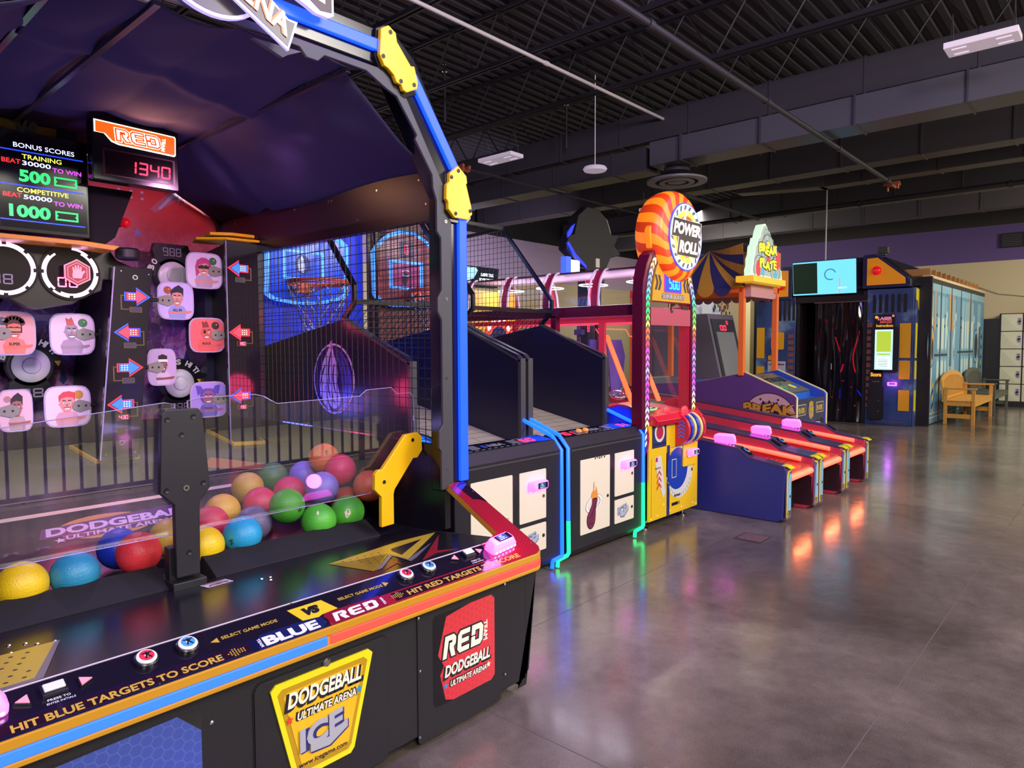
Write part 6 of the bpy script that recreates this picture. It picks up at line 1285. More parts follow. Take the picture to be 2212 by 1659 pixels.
# glazed tunnel
def archprof(x, y): pass
zt = 2.15; n_ = 10
def sidecurve(x0, sgn):  # profile from beam up and over (x,z)
    return [(x0, 1.83)]+[(x0+sgn*(.14-.14*math.cos(PI/2*i/n_)), 1.83+.31*math.sin(PI/2*i/n_)) for i in range(1, n_+1)]
mb = MB()
for sgn, x0 in ((1, 4.80), (-1, 5.56)):
    mb.box(min(x0, x0+sgn*.06), max(x0, x0+sgn*.06), 2.87, 5.0, 1.74, 1.83)
    for y in (2.87, 3.78, 4.94): mb.box(min(x0, x0+sgn*.06), max(x0, x0+sgn*.06), y, y+.06, .80, 1.76)
for x in (4.94, 5.40): mb.box(x, x+.02, 2.9, 5.0, 2.125, 2.145)
obj('tunnel_frame', mb, MAR, P, bevel=.004)
mb = MB()
for sgn, x0 in ((1, 4.87), (-1, 5.49)):
    mb.box(min(x0, x0+sgn*.03), max(x0, x0+sgn*.03), 2.95, 4.94, 1.69, 1.73)
    for y in (3.32, 4.3): mb.box(min(x0, x0+sgn*.03), max(x0, x0+sgn*.03), y, y+.055, .85, 1.70)
obj('inner_frame', mb, PINKW, P)
for j, y in enumerate((3.38, 3.90, 4.40, 4.92)):
    mb = MB()
    for sgn, x0 in ((1, 4.80), (-1, 5.56)):
        pr_ = sidecurve(x0, sgn); g = F((0, y, 0), X, Z); inn_ = [(a+sgn*.02, b-.01) for a, b in pr_]; mb.prism(F((0, y, 0), X, Z), pr_+inn_[::-1], -.03, .03, 0)
        for d in (-.05, .05): mb.tube([(a-sgn*.004, y+d, b+.004) for a, b in pr_], .009, 6, m=1)
    obj('tunnel_rib', mb, [CRIM, mat('milky_strip', '#d8c8d8', .3, emit=.15)], P)
mb = MB(); mb.box(4.90, 5.46, 2.9, 5.0, 2.118, 2.124); obj('tunnel_top', mb, mat('top_milky', '#d8c8e0', .3), P)
mb = MB()
for sgn, x0 in ((1, 4.805), (-1, 5.555)):
    pr_ = sidecurve(x0, sgn); mb.grid(lambda u, v: (pr_[min(int(v*n_+.5), n_)][0], 2.92+u*2.02, pr_[min(int(v*n_+.5), n_)][1]), 1, n_); mb.quad((x0, 2.95, .86), (x0, 4.94, .86), (x0, 4.94, 1.74), (x0, 2.95, 1.74))
obj('tunnel_glazing', mb, GLASS, P, smooth=True)
mb = MB()
for y in (3.15, 3.65, 4.15, 4.65):
    mb.tube([(5.18+.12*math.cos(t_)*1.2, y+.12*math.sin(t_), 2.04) for t_ in [2*PI*i/24 for i in range(24)]], .004, 6, closed=True)
obj('ceiling_halo', mb, emis('halo_white', '#e8e8ff', 3.5), P)
area('tunnel_uplight', (5.18, 3.9, 1.95), (5.18, 3.9, 3), .3, 4, (.85, .8, 1), 1.8)
area('tunnel_light', (5.18, 3.9, 2.1), (5.18, 3.9, 1), .3, 20, (.9, .85, 1), 1.8)
# interior playfield
mb = MB(); mb.box(4.85, 5.52, 3.3, 4.94, .84, .92); obj('playfield', mb, mat('playfield_pink', '#b85a80', .3), P)
mb = MB(); mb.box(4.86, 5.50, 4.88, 4.94, .92, 1.12)
g = front(4.88); mb.fbox(g, 4.86, 5.50, .92, 2.05, 0, .006, 0); 
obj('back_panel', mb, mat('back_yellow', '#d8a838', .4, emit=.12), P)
mb = MB(); c_ = (5.24, 1.56); mb.disc(g, c_[0], c_[1], .22, .007, .010, 40, 0, ry=.26); mb.disc(g, c_[0], c_[1]-.02, .13, .010, .013, 36, 1, ry=.16)
for i in range(9):
    th = PI*(-.12+i*.155); mb.disc(g, c_[0]+.175*math.cos(th), c_[1]+.21*math.sin(th), .026, .010, .014, 12, 2)
mb.prism(g, [(5.02, 1.36), (5.12, 1.40), (5.14, 1.32), (5.05, 1.28)], .011, .013, 3); mb.prism(g, [(5.36, 1.40), (5.46, 1.36), (5.42, 1.28), (5.34, 1.32)], .011, .013, 3)
mb.seg7(g, '500', 5.165, 1.42, .15, .07, h0=.014, m=4)
obj('prize_wheel', mb, [emis('wheel_red', '#d84830', .5), mat('wheel_dark', '#2a3458', .3), emis('wheel_bulb', '#f0fff0', 2.2), emis('wheel_blue_card', '#6080d0', .6), LEDR], P)
mb = MB()
for (x, y) in ((4.90, 1.62),): pass
g3 = front(3.50); mb.prism(g3, [(4.90, 1.55), (5.10, 1.55), (5.02, 1.05), (4.90, 1.05)], 0, .01, 0); mb.prism(g3, [(5.16, 1.55), (5.40, 1.55), (5.46, 1.40), (5.40, 1.05), (5.24, 1.05)], 0, .01, 0)
obj('lane_panels', mb, clear_mat('lane_lilac_film', '#b8b0ff', .1, 1, .55, '#6a68c8'), P)
mb = MB(); OR = emis('orange_rail_glow', '#ff5a28', 1.6)
for x in (4.97, 5.40):
    for d in (-.024, -.008, .008, .024): mb.tube([(x+d, 3.36, 1.58), (x+d, 3.10, 1.01)], .006, 6)
    mb.prism(F((x, 3.37, 1.585), X, Vector((0, -.26, -.57))), [(-.03, 0), (.03, 0), (.045, .62), (-.03, .62)], -.006, 0)
mb.tube([(4.90, 3.40, 1.64), (5.33, 3.40, 1.64), (5.36, 3.38, 1.58), (5.40, 3.37, 1.58)], .004, 5); mb.tube([(4.86, 3.40, 1.64), (4.92, 3.38, 1.57), (4.97, 3.36, 1.57)], .004, 5)
obj('ball_rail', mb, OR, P)
mb = MB()
for x in (5.06, 5.47): mb.sphere((x, 3.3, 1.08), .07, 16, 10, sc=(1, 1.2, .7))
obj('clear_scoop', mb, CLEAR, P, smooth=True)
mb = MB()
for x in (5.02, 5.25): mb.seg7(front(3.6), '8', x, 1.62, .03, .06, t=.006)
mb.seg7(front(3.55), '6', 5.20, 1.66, .035, .06, t=.008); obj('lane_digit', mb, LEDR, P)
mb = MB(); mb.tube([(5.02, 3.5, 1.2), (5.02, 3.5, 1.68)], .02, 8); mb.tube([(5.3, 3.9, 1.0), (5.3, 3.9, 1.68)], .02, 8)
for z in (1.15, 1.3, 1.45, 1.6): mb.box(5.28, 5.34, 3.86, 3.94, z, z+.05)
obj('lane_mast', mb, mat('mast_navy', '#2c2850', .4), P)
# front arch with rainbow chevrons
mb = MB(); of = front(2.845)
def archpts(w0, w1, z1, r): return None
outer = [(4.70, .84), (4.70, 1.90), (4.715, 2.02), (4.75, 2.13), (4.80, 2.21), (4.86, 2.25), (5.30, 2.25), (5.40, 2.21), (5.49, 2.10), (5.545, 1.95), (5.57, 1.80), (5.57, .84)]
innr = [(4.80, .84), (4.80, 1.88), (4.83, 2.0), (4.88, 2.10), (4.94, 2.16), (5.28, 2.16), (5.36, 2.10), (5.43, 2.0), (5.47, 1.88), (5.49, 1.78), (5.49, .84)]
mb.prism(of, outer+innr[::-1], -.10, .0); obj('front_arch', mb, MAR, P, bevel=.006)
g = front(2.844); RB_ = ['#f0e0b0', '#e8a060', '#a8a0f0', '#6a90f0', '#50a8e8', '#30d8b0', '#28e070', '#58e048', '#c0d850', '#f06040', '#f04060', '#e040c0', '#c060f0', '#9a90f0', '#a070f0', '#c040e8', '#d848f0', '#b070f0', '#e0a0f0', '#f0e0a0', '#f4e890', '#f0e080']
cmats = [mat('arch_strip_dark', '#5a5048', .4)]+[emis('chevron_%02d' % i, c, 1.1) for i, c in enumerate(RB_)]
mb = MB()
def along(pts, s):
    for i in range(len(pts)-1):
        a, b = Vector(pts[i]), Vector(pts[i+1]); L_ = (b-a).length
        if s <= L_: return a+(b-a)*s/L_, (b-a).normalized()
        s -= L_
    return Vector(pts[-1]), (Vector(pts[-1])-Vector(pts[-2])).normalized()
lp = [(4.765, .70), (4.765, 1.88), (4.785, 2.0), (4.825, 2.11), (4.88, 2.19)]; rp_ = [(5.535, .84), (5.535, 1.78), (5.515, 1.90), (5.46, 2.02), (5.40, 2.12)]
for pts in (lp, rp_):
    T_ = sum((Vector(pts[i+1])-Vector(pts[i])).length for i in range(len(pts)-1)); n2 = int(T_/.052); w = .030
    L1, R1 = [], []
    for i in range(n2*2+1):
        p, d = along(pts, T_*i/(n2*2)); nn = Vector((-d.y, d.x)); L1.append(tuple(p+nn*w)); R1.append(tuple(p-nn*w))
    mb.prism(g, L1+R1[::-1], 0, .004, 0)
    for i in range(n2):
        p, d = along(pts, T_*i/n2); nn = Vector((-d.y, d.x)); w2 = w*.88; c = 1+int((1-i/n2)*(len(RB_)-.01)) % len(RB_)
        mb.prism(g, [tuple(p+nn*w2), tuple(p+d*.028), tuple(p-nn*w2), tuple(p-nn*w2+d*.026), tuple(p+d*.054), tuple(p+nn*w2+d*.026)], .004, .006, min(c, len(RB_)))
obj('rainbow_arrow_strip', mb, cmats, P)
mb = MB(); mb.prism(g, [(4.835, 1.845), (4.85, 1.97), (4.90, 2.12), (4.96, 2.2), (5.26, 2.2), (5.36, 2.12), (5.44, 1.98), (5.47, 1.845)], -.04, .0, 0)
mb.prism(g, [(4.835, 1.845), (5.47, 1.845), (5.47, 1.853), (4.835, 1.853)], 0, .003, 1)
mb.fbox(g, 5.02, 5.30, 1.93, 2.085, .0, .006, 2); mb.fbox(g, 5.03, 5.29, 1.937, 2.078, .006, .008, 3); mb.seg7(g, '500', 5.085, 1.955, .175, .105, t=.013, gap=.22, h0=.0085, m=4)
for a, s_ in ((4.875, 1), (4.925, 1), (5.445, -1), (5.395, -1)): mb.prism(g, [(a, 2.06), (a+s_*.028, 2.06), (a+s_*.055, 2.0), (a+s_*.028, 1.94), (a, 1.94), (a+s_*.027, 2.0)], 0, .002, 5)
mb.text(g, 'SUPER BONUS', 4.985, 1.872, .375, .045, .001, 5, .08, 0, .0005); mb.text(g, 'SUPER BONUS', 4.99, 1.876, .365, .037, .001, 6, .02, 0, .002)
mb.text(g, 'SUPER', 5.10, 2.095, .13, .03, .001, 7, .03, 0, .003)
obj('bonus_header', mb, [mat('header_mustard', '#c09420', .4), MAR, mat('header_magenta_rim', '#a02080', .3, emit=.4, ecol='#c030ff'), emis('lcd_deep_blue', '#1030d8', 1.2), emis('lcd_cyan_digits', '#20c0ff', 3), mat('header_charcoal', '#2a2438', .4), mat('header_silver', '#b8b8b8', .35), emis('header_violet_text', '#c050ff', 2)], P)
mb = MB(); mb.fbox(front(2.86), 4.83, 5.48, 1.66, 1.80, 0, .01, 0); mb.fbox(front(2.855), 5.33, 5.44, 1.80, 1.825, 0, .01, 1); mb.tube([(5.14, 2.85, 1.84), (5.14, 2.85, 1.79), (5.16, 2.84, 1.77)], .009, 6, m=2); obj('upper_inner_beam', mb, [mat('beam_rose', '#a84858', .4), BLKM, CHROME], P)
mb = MB(); mb.quad((4.83, 2.865, .95), (5.49, 2.865, .95), (5.49, 2.865, 1.84), (4.83, 2.865, 1.84)); obj('front_glass', mb, GLASS, P)
mb = MB(); mb.box(5.47, 5.52, 2.86, 2.95, .86, 1.84); obj('right_post', mb, mat('post_red', '#a01830', .25), P)
# round sign
s_ = thing('round_sign', (5.2, 2.80, 2.05), '', '') if False else None
SC = (5.215, 2.385); g = front(2.80, SC[0], SC[1]); R0 = .345
def blob(k): return [(R0*k*math.cos(t_), R0*1.0*k*math.sin(t_)) for t_ in [2*PI*i/64 for i in range(64)]]
mb = MB(); N_ = 56; prof_ = [(R0*.80, -.25), (R0*.95, -.235), (R0*1.04, -.20), (R0*1.085, -.15), (R0*1.10, -.10), (R0*1.085, -.055), (R0*1.04, -.02), (R0*.97, .004), (R0*.88, .016), (R0*.70, .02)]
vs = [g.at(r_*math.cos(2*PI*i/N_+.055*k+.05*math.sin(k*.8)), r_*math.sin(2*PI*i/N_+.055*k+.05*math.sin(k*.8)), h_) for k, (r_, h_) in enumerate(prof_) for i in range(N_)]
for k in range(len(prof_)-1):
    for i in range(N_): mb.f.append((k*N_+i, k*N_+(i+1) % N_, (k+1)*N_+(i+1) % N_, (k+1)*N_+i)); mb.m.append((i//2) % 2)
mb.v = [tuple(q) for q in vs]; mb.f.append(tuple(range(N_-1, -1, -1))); mb.m.append(0)
sg = obj('round_sign', mb, [emis('sign_orange_dark', '#c8380c', .5), emis('sign_orange_bright', '#ff7a14', .8)], P, smooth=True)
mb = MB(); mb.prism(front(2.86, SC[0], SC[1]), [(-.40, .02), (-.37, .06), (-.30, .05), (-.30, -.12), (-.37, -.12)], -.05, 0, 1); mb.prism(front(2.86, SC[0], SC[1]), [(.33, -.10), (.41, -.05), (.40, .05), (.34, .10)], -.05, 0, 1); obj('sign_fin', mb, [emis('sign_orange_dark', '#c8380c', .5), emis('sign_orange_bright', '#ff7a14', .8)], sg, bevel=.01)
mb = MB(); fx_ = .03
mb.disc(g, fx_, .0, R0*.80, .015, .03, 48, 0); mb.disc(g, fx_, 0, R0*.77, .03, .032, 48, 1)
for i in range(20):
    th = 2*PI*i/20; mb.prism(g, [(fx_+r_*math.cos(th+a), r_*math.sin(th+a)) for r_, a in ((R0*.74, 0), (R0*.74, .12), (R0*.63, .22), (R0*.63, .10))], .032, .0335, 2)
mb.disc(g, fx_, 0, R0*.615, .032, .034, 44, 3)
for i in range(12): th = 2*PI*i/12; mb.prism(g, [(fx_+r_*math.cos(th+a), r_*math.sin(th+a)) for r_, a in ((R0*.59, 0), (R0*.59, .2), (R0*.51, .3), (R0*.51, .1))], .034, .035, 4)
mb.disc(g, fx_, 0, R0*.49, .034, .036, 40, 5)
mb.prism(g, [(-.06, .11), (.02, .215), (.0, .12)], .036, .04, 6); mb.prism(g, [(.06, -.16), (.13, -.215), (.12, -.15)], .036, .04, 6)
for (txt, a, b, w, h) in (('POWER', -.205, .01, .455, .10), ('ROLL', -.115, -.135, .32, .10)):
    pl = [(a-.035, b-.026), (a+w+.012, b-.026), (a+w+.030, b+h+.026), (a+.0, b+h+.026)]
    mb.prism(g, pl, .037, .039, 6); mb.prism(g, inset(pl, .955), .039, .041, 7); mb.text(g, txt, a, b, w, h, .002, 6, .05, .25, .0415)
obj('sign_face', mb, [emis('sign_rim_blue', '#2848d0', .8), emis('sign_ice_white', '#b8d0dc', .8), mat('sign_grey_check', '#4a5258', .4), emis('sign_lemon', '#f0e850', .8), emis('sign_gold', '#e8c010', .7), emis('sign_brick', '#c03a14', .6), emis('sign_white', '#e8f0ff', 1.1), INK], sg)
point('sign_glow', (5.2, 2.6, 2.3), 2, (1, .5, .2), .15)

# =================================================================== ALLEY BOWLER LANES
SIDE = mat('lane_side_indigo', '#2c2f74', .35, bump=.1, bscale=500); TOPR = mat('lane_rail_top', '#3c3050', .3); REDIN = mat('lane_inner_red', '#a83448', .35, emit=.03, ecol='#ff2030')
LBAR = emis('lane_light_bar', '#ff4a2c', 1.7, '#ff9070'); FTR = mat('lane_front_violet', '#5a4878', .35)
def lane(x0, label):
    x1 = x0+.80; t = thing('alley_bowling_game', ((x0+x1)/2, 2.12, 0), label, 'arcade game', None); W_ = .125
    side = [(2.15, .03), (2.13, .46), (2.15, .478), (2.44, .525), (2.50, .565), (2.56, .60), (2.80, .628), (4.4, .83), (5.6, .93), (5.6, .1), (2.9, .0), (2.2, .0)]
    for k, (a, b) in enumerate(((x0, x0+W_), (x1-W_, x1))):
        m = MB(); m.prism(FX, side, a, b); w = obj('side_wall', m, SIDE if k == 0 else REDIN, t, bevel=.010)
        w['label'] = 'indigo near side wall' if k == 0 else 'red inner far side wall'
        c = MB(); top = [(2.14, .480), (2.44, .528), (2.50, .568), (2.56, .604), (2.80, .632), (4.4, .834), (5.6, .934)]; c.prism(FX, top+[(y, z-.02) for y, z in top[::-1]], a-.001, b+.001); obj('rail_cap', c, TOPR, w, bevel=.004)
        if True:
            fr = front(2.132); q = MB(); q.prism(fr, rrect(a+.004, b-.004, .03, .46, .02), .0, .006, 0); cxm = (a+b)/2; s_ = 1 if k == 0 else -1
            q.prism(fr, [(cxm+s_*(-.045), .05), (cxm+s_*-.05, .30), (cxm+s_*-.045, .40), (cxm+s_*-.02, .445), (cxm+s_*.05, .455), (cxm+s_*.055, .44), (cxm+s_*-.005, .425), (cxm+s_*-.025, .38), (cxm+s_*-.03, .12), (cxm+s_*-.02, .05)], .006, .008, 1)
            q.prism(fr, [(cxm-.022, .10), (cxm-.015, .38), (cxm+.01, .415), (cxm+.05, .41), (cxm+.05, .10)], .006, .0075, 2)
            q.text(fr, 'FX', cxm-.04, .055, .08, .055, .001, 1, .08, .2, .008); q.text(fr, 'FX', cxm-.036, .06, .07, .045, .001, 3, .02, .2, .0095); q.disc(fr, cxm+.025, .22, .012, .0075, .010, 14, 3)
            obj('front_post_trim', q, [FTR, mat('trim_canary', '#d8cc28', .35), mat('trim_sky', '#7ab0d0', .35), INK], w)
            y = MB(); y.prism(FX, [(2.095, .468), (2.13, .486), (2.17, .489), (2.17, .484), (2.13, .478), (2.095, .462)], a+.015, b-.015); obj('yellow_lip', y, mat('trim_canary', '#d8cc28'), w)
        if k == 1:
            lg = MB(); lg.prism(FX, [(2.145, .035), (2.145, .30), (2.30, .36), (3.0, .42), (3.0, .035)], a-.004, a+.01); obj('lower_leg', lg, mat('lane_leg_maroon_black', '#2a141e', .35), w)
        sl = MB(); g = F(((a+b)/2, 2.5, .575), X, (0, .06, .035)); sl.prism(g, rrect(-.028, .028, -.06, .05, .025), 0, .003, 0)
        if k == 0: sl.lathe(g.sub(0, .0, .003), [(.030, 0), (.032, .006), (.022, .012)], 20, 1); sl.lathe(g.sub(0, 0, .015), [(.016, 0), (.015, .004)], 16, 2)
        obj('start_button' if k == 0 else 'ball_slot', sl, [BLKS, mat('button_steel_blue', '#2c6c9c', .3), INK], w)
    r = reader(F((x0+W_/2-.01, 2.70, .655), Y, Vector((-.35, 0, 1))), 1.15, t, False)
    a, b = x0+W_, x1-W_
    m = MB(); m.prism(FX, [(2.30, .0), (2.30, .36), (2.9, .42), (5.6, .66), (5.6, .0)], a, b); obj('lane_body', m, mat('lane_body_black', '#161318', .4), t)
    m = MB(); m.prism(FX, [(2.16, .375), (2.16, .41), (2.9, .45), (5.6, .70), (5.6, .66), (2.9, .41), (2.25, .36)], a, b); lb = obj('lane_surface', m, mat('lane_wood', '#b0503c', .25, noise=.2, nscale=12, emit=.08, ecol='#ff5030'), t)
    m = MB(); m.box(a+.22, b-.06, 2.295, 2.30, .12, .30); obj('coin_door', m, mat('coin_door_dark', '#1c1418', .35), t, bevel=.002)
    m = MB(); m.tube([(a+.01, 2.155, .36), (b-.01, 2.155, .36)], .030, 12); bb = obj('front_light_bar', m, LBAR, t, smooth=True)
    m = MB(); m.tube([(b-.02, 2.24, .455), (b-.02, 2.60, .50), (b-.02, 3.2, .56)], .022, 10); m.tube([(a+.02, 2.24, .44), (a+.02, 3.2, .54)], .012, 8); obj('side_light_bar', m, LBAR, t, smooth=True)
    m = MB(); [m.box(a+.03, b-.05, 2.35+i*.05, 2.375+i*.05, .415+i*.0035, .425+i*.0035) for i in range(12)]; obj('lane_grille', m, mat('grille_brown', '#6c3a28', .4), lb)
    area('lane_glow', ((a+b)/2, 2.12, .30), ((a+b)/2, 1.6, 0), .4, 1.2, (1, .25, .10), .06)
    return t
lane(5.80, 'nearest alley bowling lane, indigo side wall fully in view, beside the yellow cabinet')
lane(6.61, 'middle alley bowling lane with orange light bars')
lane(7.42, 'farthest alley bowling lane, in front of the BREAK A PLATE booth')

# =================================================================== BREAK A PLATE BOOTH
B = thing('carnival_booth_game', (9.3, 3.1, 0), 'carnival booth with striped awning and BREAK PLATE sign, PLAYER panel facing the aisle', 'arcade game')
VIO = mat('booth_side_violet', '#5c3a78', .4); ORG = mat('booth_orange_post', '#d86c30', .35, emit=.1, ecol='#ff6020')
mb = MB(); mb.prism(FX, [(3.10, .05), (3.10, .84), (3.13, .87), (3.76, 1.14), (4.43, 1.00), (5.6, .92), (5.6, .05)], 8.75, 8.79); obj('left_side', mb, VIO, B, bevel=.006)
mb = MB(); mb.prism(FX, [(3.10, .05), (3.10, .84), (3.13, .87), (3.76, 1.14), (4.43, 1.00), (5.6, .92), (5.6, .05)], 9.83, 9.87); obj('right_side', mb, mat('booth_side_blue', '#2a4ab0', .4), B, bevel=.006)
mb = MB()
for x in (8.755, 9.865): mb.tube([(x, 3.095, .06), (x, 3.095, .84), (x, 3.13, .875), (x, 3.76, 1.145)], .012, 6)
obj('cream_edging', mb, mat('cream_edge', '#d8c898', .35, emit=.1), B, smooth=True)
mb = MB(); mb.box(8.79, 9.83, 3.11, 3.14, .05, .80); mb.box(8.79, 9.83, 3.14, 5.6, .05, .70); fp = obj('front_panel', mb, mat('booth_front_slate', '#2c3450', .35), B)
g = front(3.11); mb = MB()
for a in (8.82, 9.50): mb.ring(g, a+.15, .665, 0.0, 0.0, 0, .001, 3) if False else None; mb.prism(g, rrect(a, a+.30, .60, .74, .02), 0, .003, 1); mb.prism(g, rrect(a+.008, a+.292, .608, .732, .016), .003, .004, 0)
mb.text(g, 'PLAYER', 8.84, .63, .22, .07, .001, 2, .05, 0, .0045); mb.text(g, '1', 9.08, .63, .02, .07, .001, 3, .05, 0, .0045); mb.text(g, 'PLAYER', 9.52, .63, .22, .07, .001, 2, .05, 0, .0045); mb.text(g, '2', 9.755, .63, .03, .07, .001, 3, .05, 0, .0045)
mb.disc(g, 9.31, .65, .09, 0, .002, 24, 4, ry=.12)
for i, w in enumerate(('BREAK', 'THE', 'PLATE')): mb.text(g, w, 9.23, .70-i*.07, .16, .055, .001, 2, .06, 0, .003)
mb.disc(g, 8.88, .42, .07, 0, .004, 24, 5); mb.disc(g, 9.74, .44, .08, 0, .004, 24, 5); mb.fbox(g, 8.95, 9.6, .2, .52, 0, .002, 6)
obj('player_graphics', mb, [mat('player_slate', '#3a4460', .35), mat('player_cream', '#c8c0a0', .4), mat('player_gold', '#c8a828', .4), mat('player_red', '#c03030', .4), mat('plate_grey', '#8a8a88', .4), BLKM, mat('panel_seam_slate', '#262c44', .4)], fp)
reader(front(3.10, 9.12, .42), 1.05, fp, False); reader(front(3.10, 9.42, .45), 1.05, fp, False)
mb = MB(); mb.prism(FX, [(3.14, .78), (3.30, .80), (3.30, .86), (3.76, 1.02), (3.80, 1.0), (3.8, .7), (3.14, .7)], 8.80, 9.82, 0); cs = obj('console_well', mb, mat('booth_inner_blue', '#2c68c8', .35), B)
q = F((8.83, 3.30, .868), X, (0, .46, .19)); mb = MB(); mb.fbox(q, 0, .96, 0, .56, 0, .02, 0)
for i in range(46):
    a, b = random.uniform(.05, .88), random.uniform(.06, .50); d = random.uniform(.03, .07); mb.prism(q, [(a, b), (a+d, b+.02), (a+d*.8, b+.05), (a+.01, b+.035)], .02, .022, random.choice([1, 2, 3, 2, 1]))
for a, b, m_, w in ((.30, .06, 4, .10), (.18, .10, 5, .09), (.60, .08, 6, .13), (.74, .10, 7, .14)): mb.prism(q, [(a, b), (a+w, b+.02), (a+w-.02, b+.12), (a-.02, b+.10)], .022, .024, m_)
mb.text(q, 'BREAK THE PLATE', .08, .30, .8, .12, .001, 1, .05, 0, .022)
obj('instruction_board', mb, [mat('board_grey_olive', '#6a6858', .4), INK, mat('board_ochre', '#8a6a28', .4), mat('board_grey_light', '#8c8c80', .4), mat('note_green', '#30b060', .5), mat('note_lime', '#d8d860', .5), mat('note_lemon', '#e8e040', .5), mat('note_blue', '#2858d0', .5)], cs)
# big plate print on the violet side
g = left(8.749, 3.44, .53); mb = MB(); mb.disc(g, 0, 0, .36, 0, .0012, 56, 0); mb.disc(g, 0, 0, .348, .0012, .002, 56, 1); mb.ring(g, 0, 0, .238, .244, .002, .003, 48, 0)
for i in range(8): th = 2*PI*i/8+PI/8; mb.prism(g.sub(.295*math.cos(th), .295*math.sin(th), 0, th), [(-.018, 0), (0, -.018), (.018, 0), (0, .018)], .002, .003, 0)
mb.prism(g, [(-.2, .14), (-.17, .21), (-.11, .18), (-.08, .26), (-.03, .20), (0, .27), (.04, .20), (.10, .25), (.13, .19), (.2, .20), (.18, .12), (.2, -.06), (.05, -.04), (-.08, -.07), (-.2, -.05)], .002, .003, 2)
mb.text(g, 'BREAK', -.345, .085, .69, .14, .002, 0, .10, .0, .0035, warp=lambda a, r: (a, r+.12*math.sin(a*14))); mb.text(g, 'BREAK', -.34, .095, .68, .12, .002, 3, .05, 0, .006, warp=lambda a, r: (a, r+.12*math.sin(a*14)))
obj('plate_print', mb, [mat('plate_ink_brown', '#3a2418', .4), mat('plate_rose', '#c098a0', .4), mat('plate_hole_navy', '#1c1c50', .4), mat('plate_letter_ochre', '#c08830', .4)], B)
mb = MB()
for (x, y) in ((8.72, 3.78), (9.84, 3.78)): mb.box(x, x+.07, y, y+.07, 1.10, 2.38)
mb.box(8.72, 9.91, 3.78, 3.85, 2.22, 2.30); mb.box(8.72, 8.79, 3.8, 5.5, 2.18, 2.28); mb.box(9.84, 9.91, 3.8, 5.5, 2.18, 2.28); mb.box(8.72, 8.79, 5.43, 5.5, .9, 2.3); mb.box(9.84, 9.91, 5.43, 5.5, .9, 2.3)
obj('orange_frame', mb, ORG, B, bevel=.004)
mb = MB()
for x in (8.795, 9.915): 
    for z in (1.25, 1.5, 1.75, 2.0, 2.2): mb.box(x, x+.03, 3.80, 3.86, z, z+.14)
obj('post_ornament', mb, [mat('ornament_brown', '#4a3428', .5)], B)
mb = MB()
for i in range(7):
    x = 8.79+i*.15; mb.prism(front(3.80), [(x, 2.23)]+[(x+.075-.075*math.cos(PI*k/8), 2.20-.06*math.sin(PI*k/8)) for k in range(9)]+[(x+.15, 2.23)], 0, .006)
for i in range(11):
    y = 3.85+i*.15; mb.prism(left(9.84), [(-y, 2.2)]+[(-y-.075+.075*math.cos(PI*k/8), 2.17-.06*math.sin(PI*k/8)) for k in range(9)]+[(-y-.15, 2.2)], 0, .006)
obj('rose_valance', mb, mat('valance_rose', '#c08a90', .5), B)
# awning fan
AW1, AW2 = mat('awning_navy', '#2c2a5c', .6), mat('awning_gold', '#b8842c', .6)
apx = Vector((9.05, 4.42, 2.80)); mb = MB()
edge = [Vector((8.70, 4.95-i*.20, 2.26)) for i in range(7)]+[Vector((8.70, 3.74, 2.26+i*.115)) for i in range(1, 6)]
edge = [Vector((8.66, 5.10-.235*i, 2.24)) for i in range(6)]+[Vector((8.66+.0, 3.74+.01*i, 2.24+.14*i)) for i in range(0, 5)]
for i in range(len(edge)-1):
    a, b = edge[i], edge[i+1]; m_ = i % 2
    for k in range(6):
        p, q = k/6, (k+1)/6; sag = lambda s: Vector((-.05*math.sin(PI*s), 0, -.03*math.sin(PI*s)))
        mb.add([apx.lerp(a, p)+sag(p), apx.lerp(b, p)+sag(p), apx.lerp(b, q)+sag(q), apx.lerp(a, q)+sag(q)], [(0, 1, 2, 3)], m_)
    if i < 5:
        c = (a+b)/2; h = (a-b)*.5; mb.add([a, b]+[c-h*math.cos(PI*k/10)+Vector((-.02, 0, -.11*math.sin(PI*k/10))) for k in range(11)], [tuple(range(13))], m_)
for i in range(6):   # front slope and far slope of the awning
    a, b = Vector((8.66+.21*i, 3.74, 2.24+.0)), Vector((8.66+.21*(i+1), 3.74, 2.24)); 
mb.quad((8.66, 3.78, 2.80), (9.95, 3.78, 2.80), (9.4, 4.5, 2.85), (9.05, 4.42, 2.80), 0); mb.quad((9.95, 3.78, 2.3), (9.95, 5.1, 2.25), (9.4, 4.5, 2.85), (9.95, 3.78, 2.80), 1); mb.quad((8.66, 5.10, 2.24), (9.95, 5.1, 2.25), (9.4, 4.5, 2.85), (9.05, 4.42, 2.80), 0)
o = obj('awning', mb, [AW1, AW2], B); sd = o.modifiers.new('thickness', 'SOLIDIFY'); sd.thickness = .004
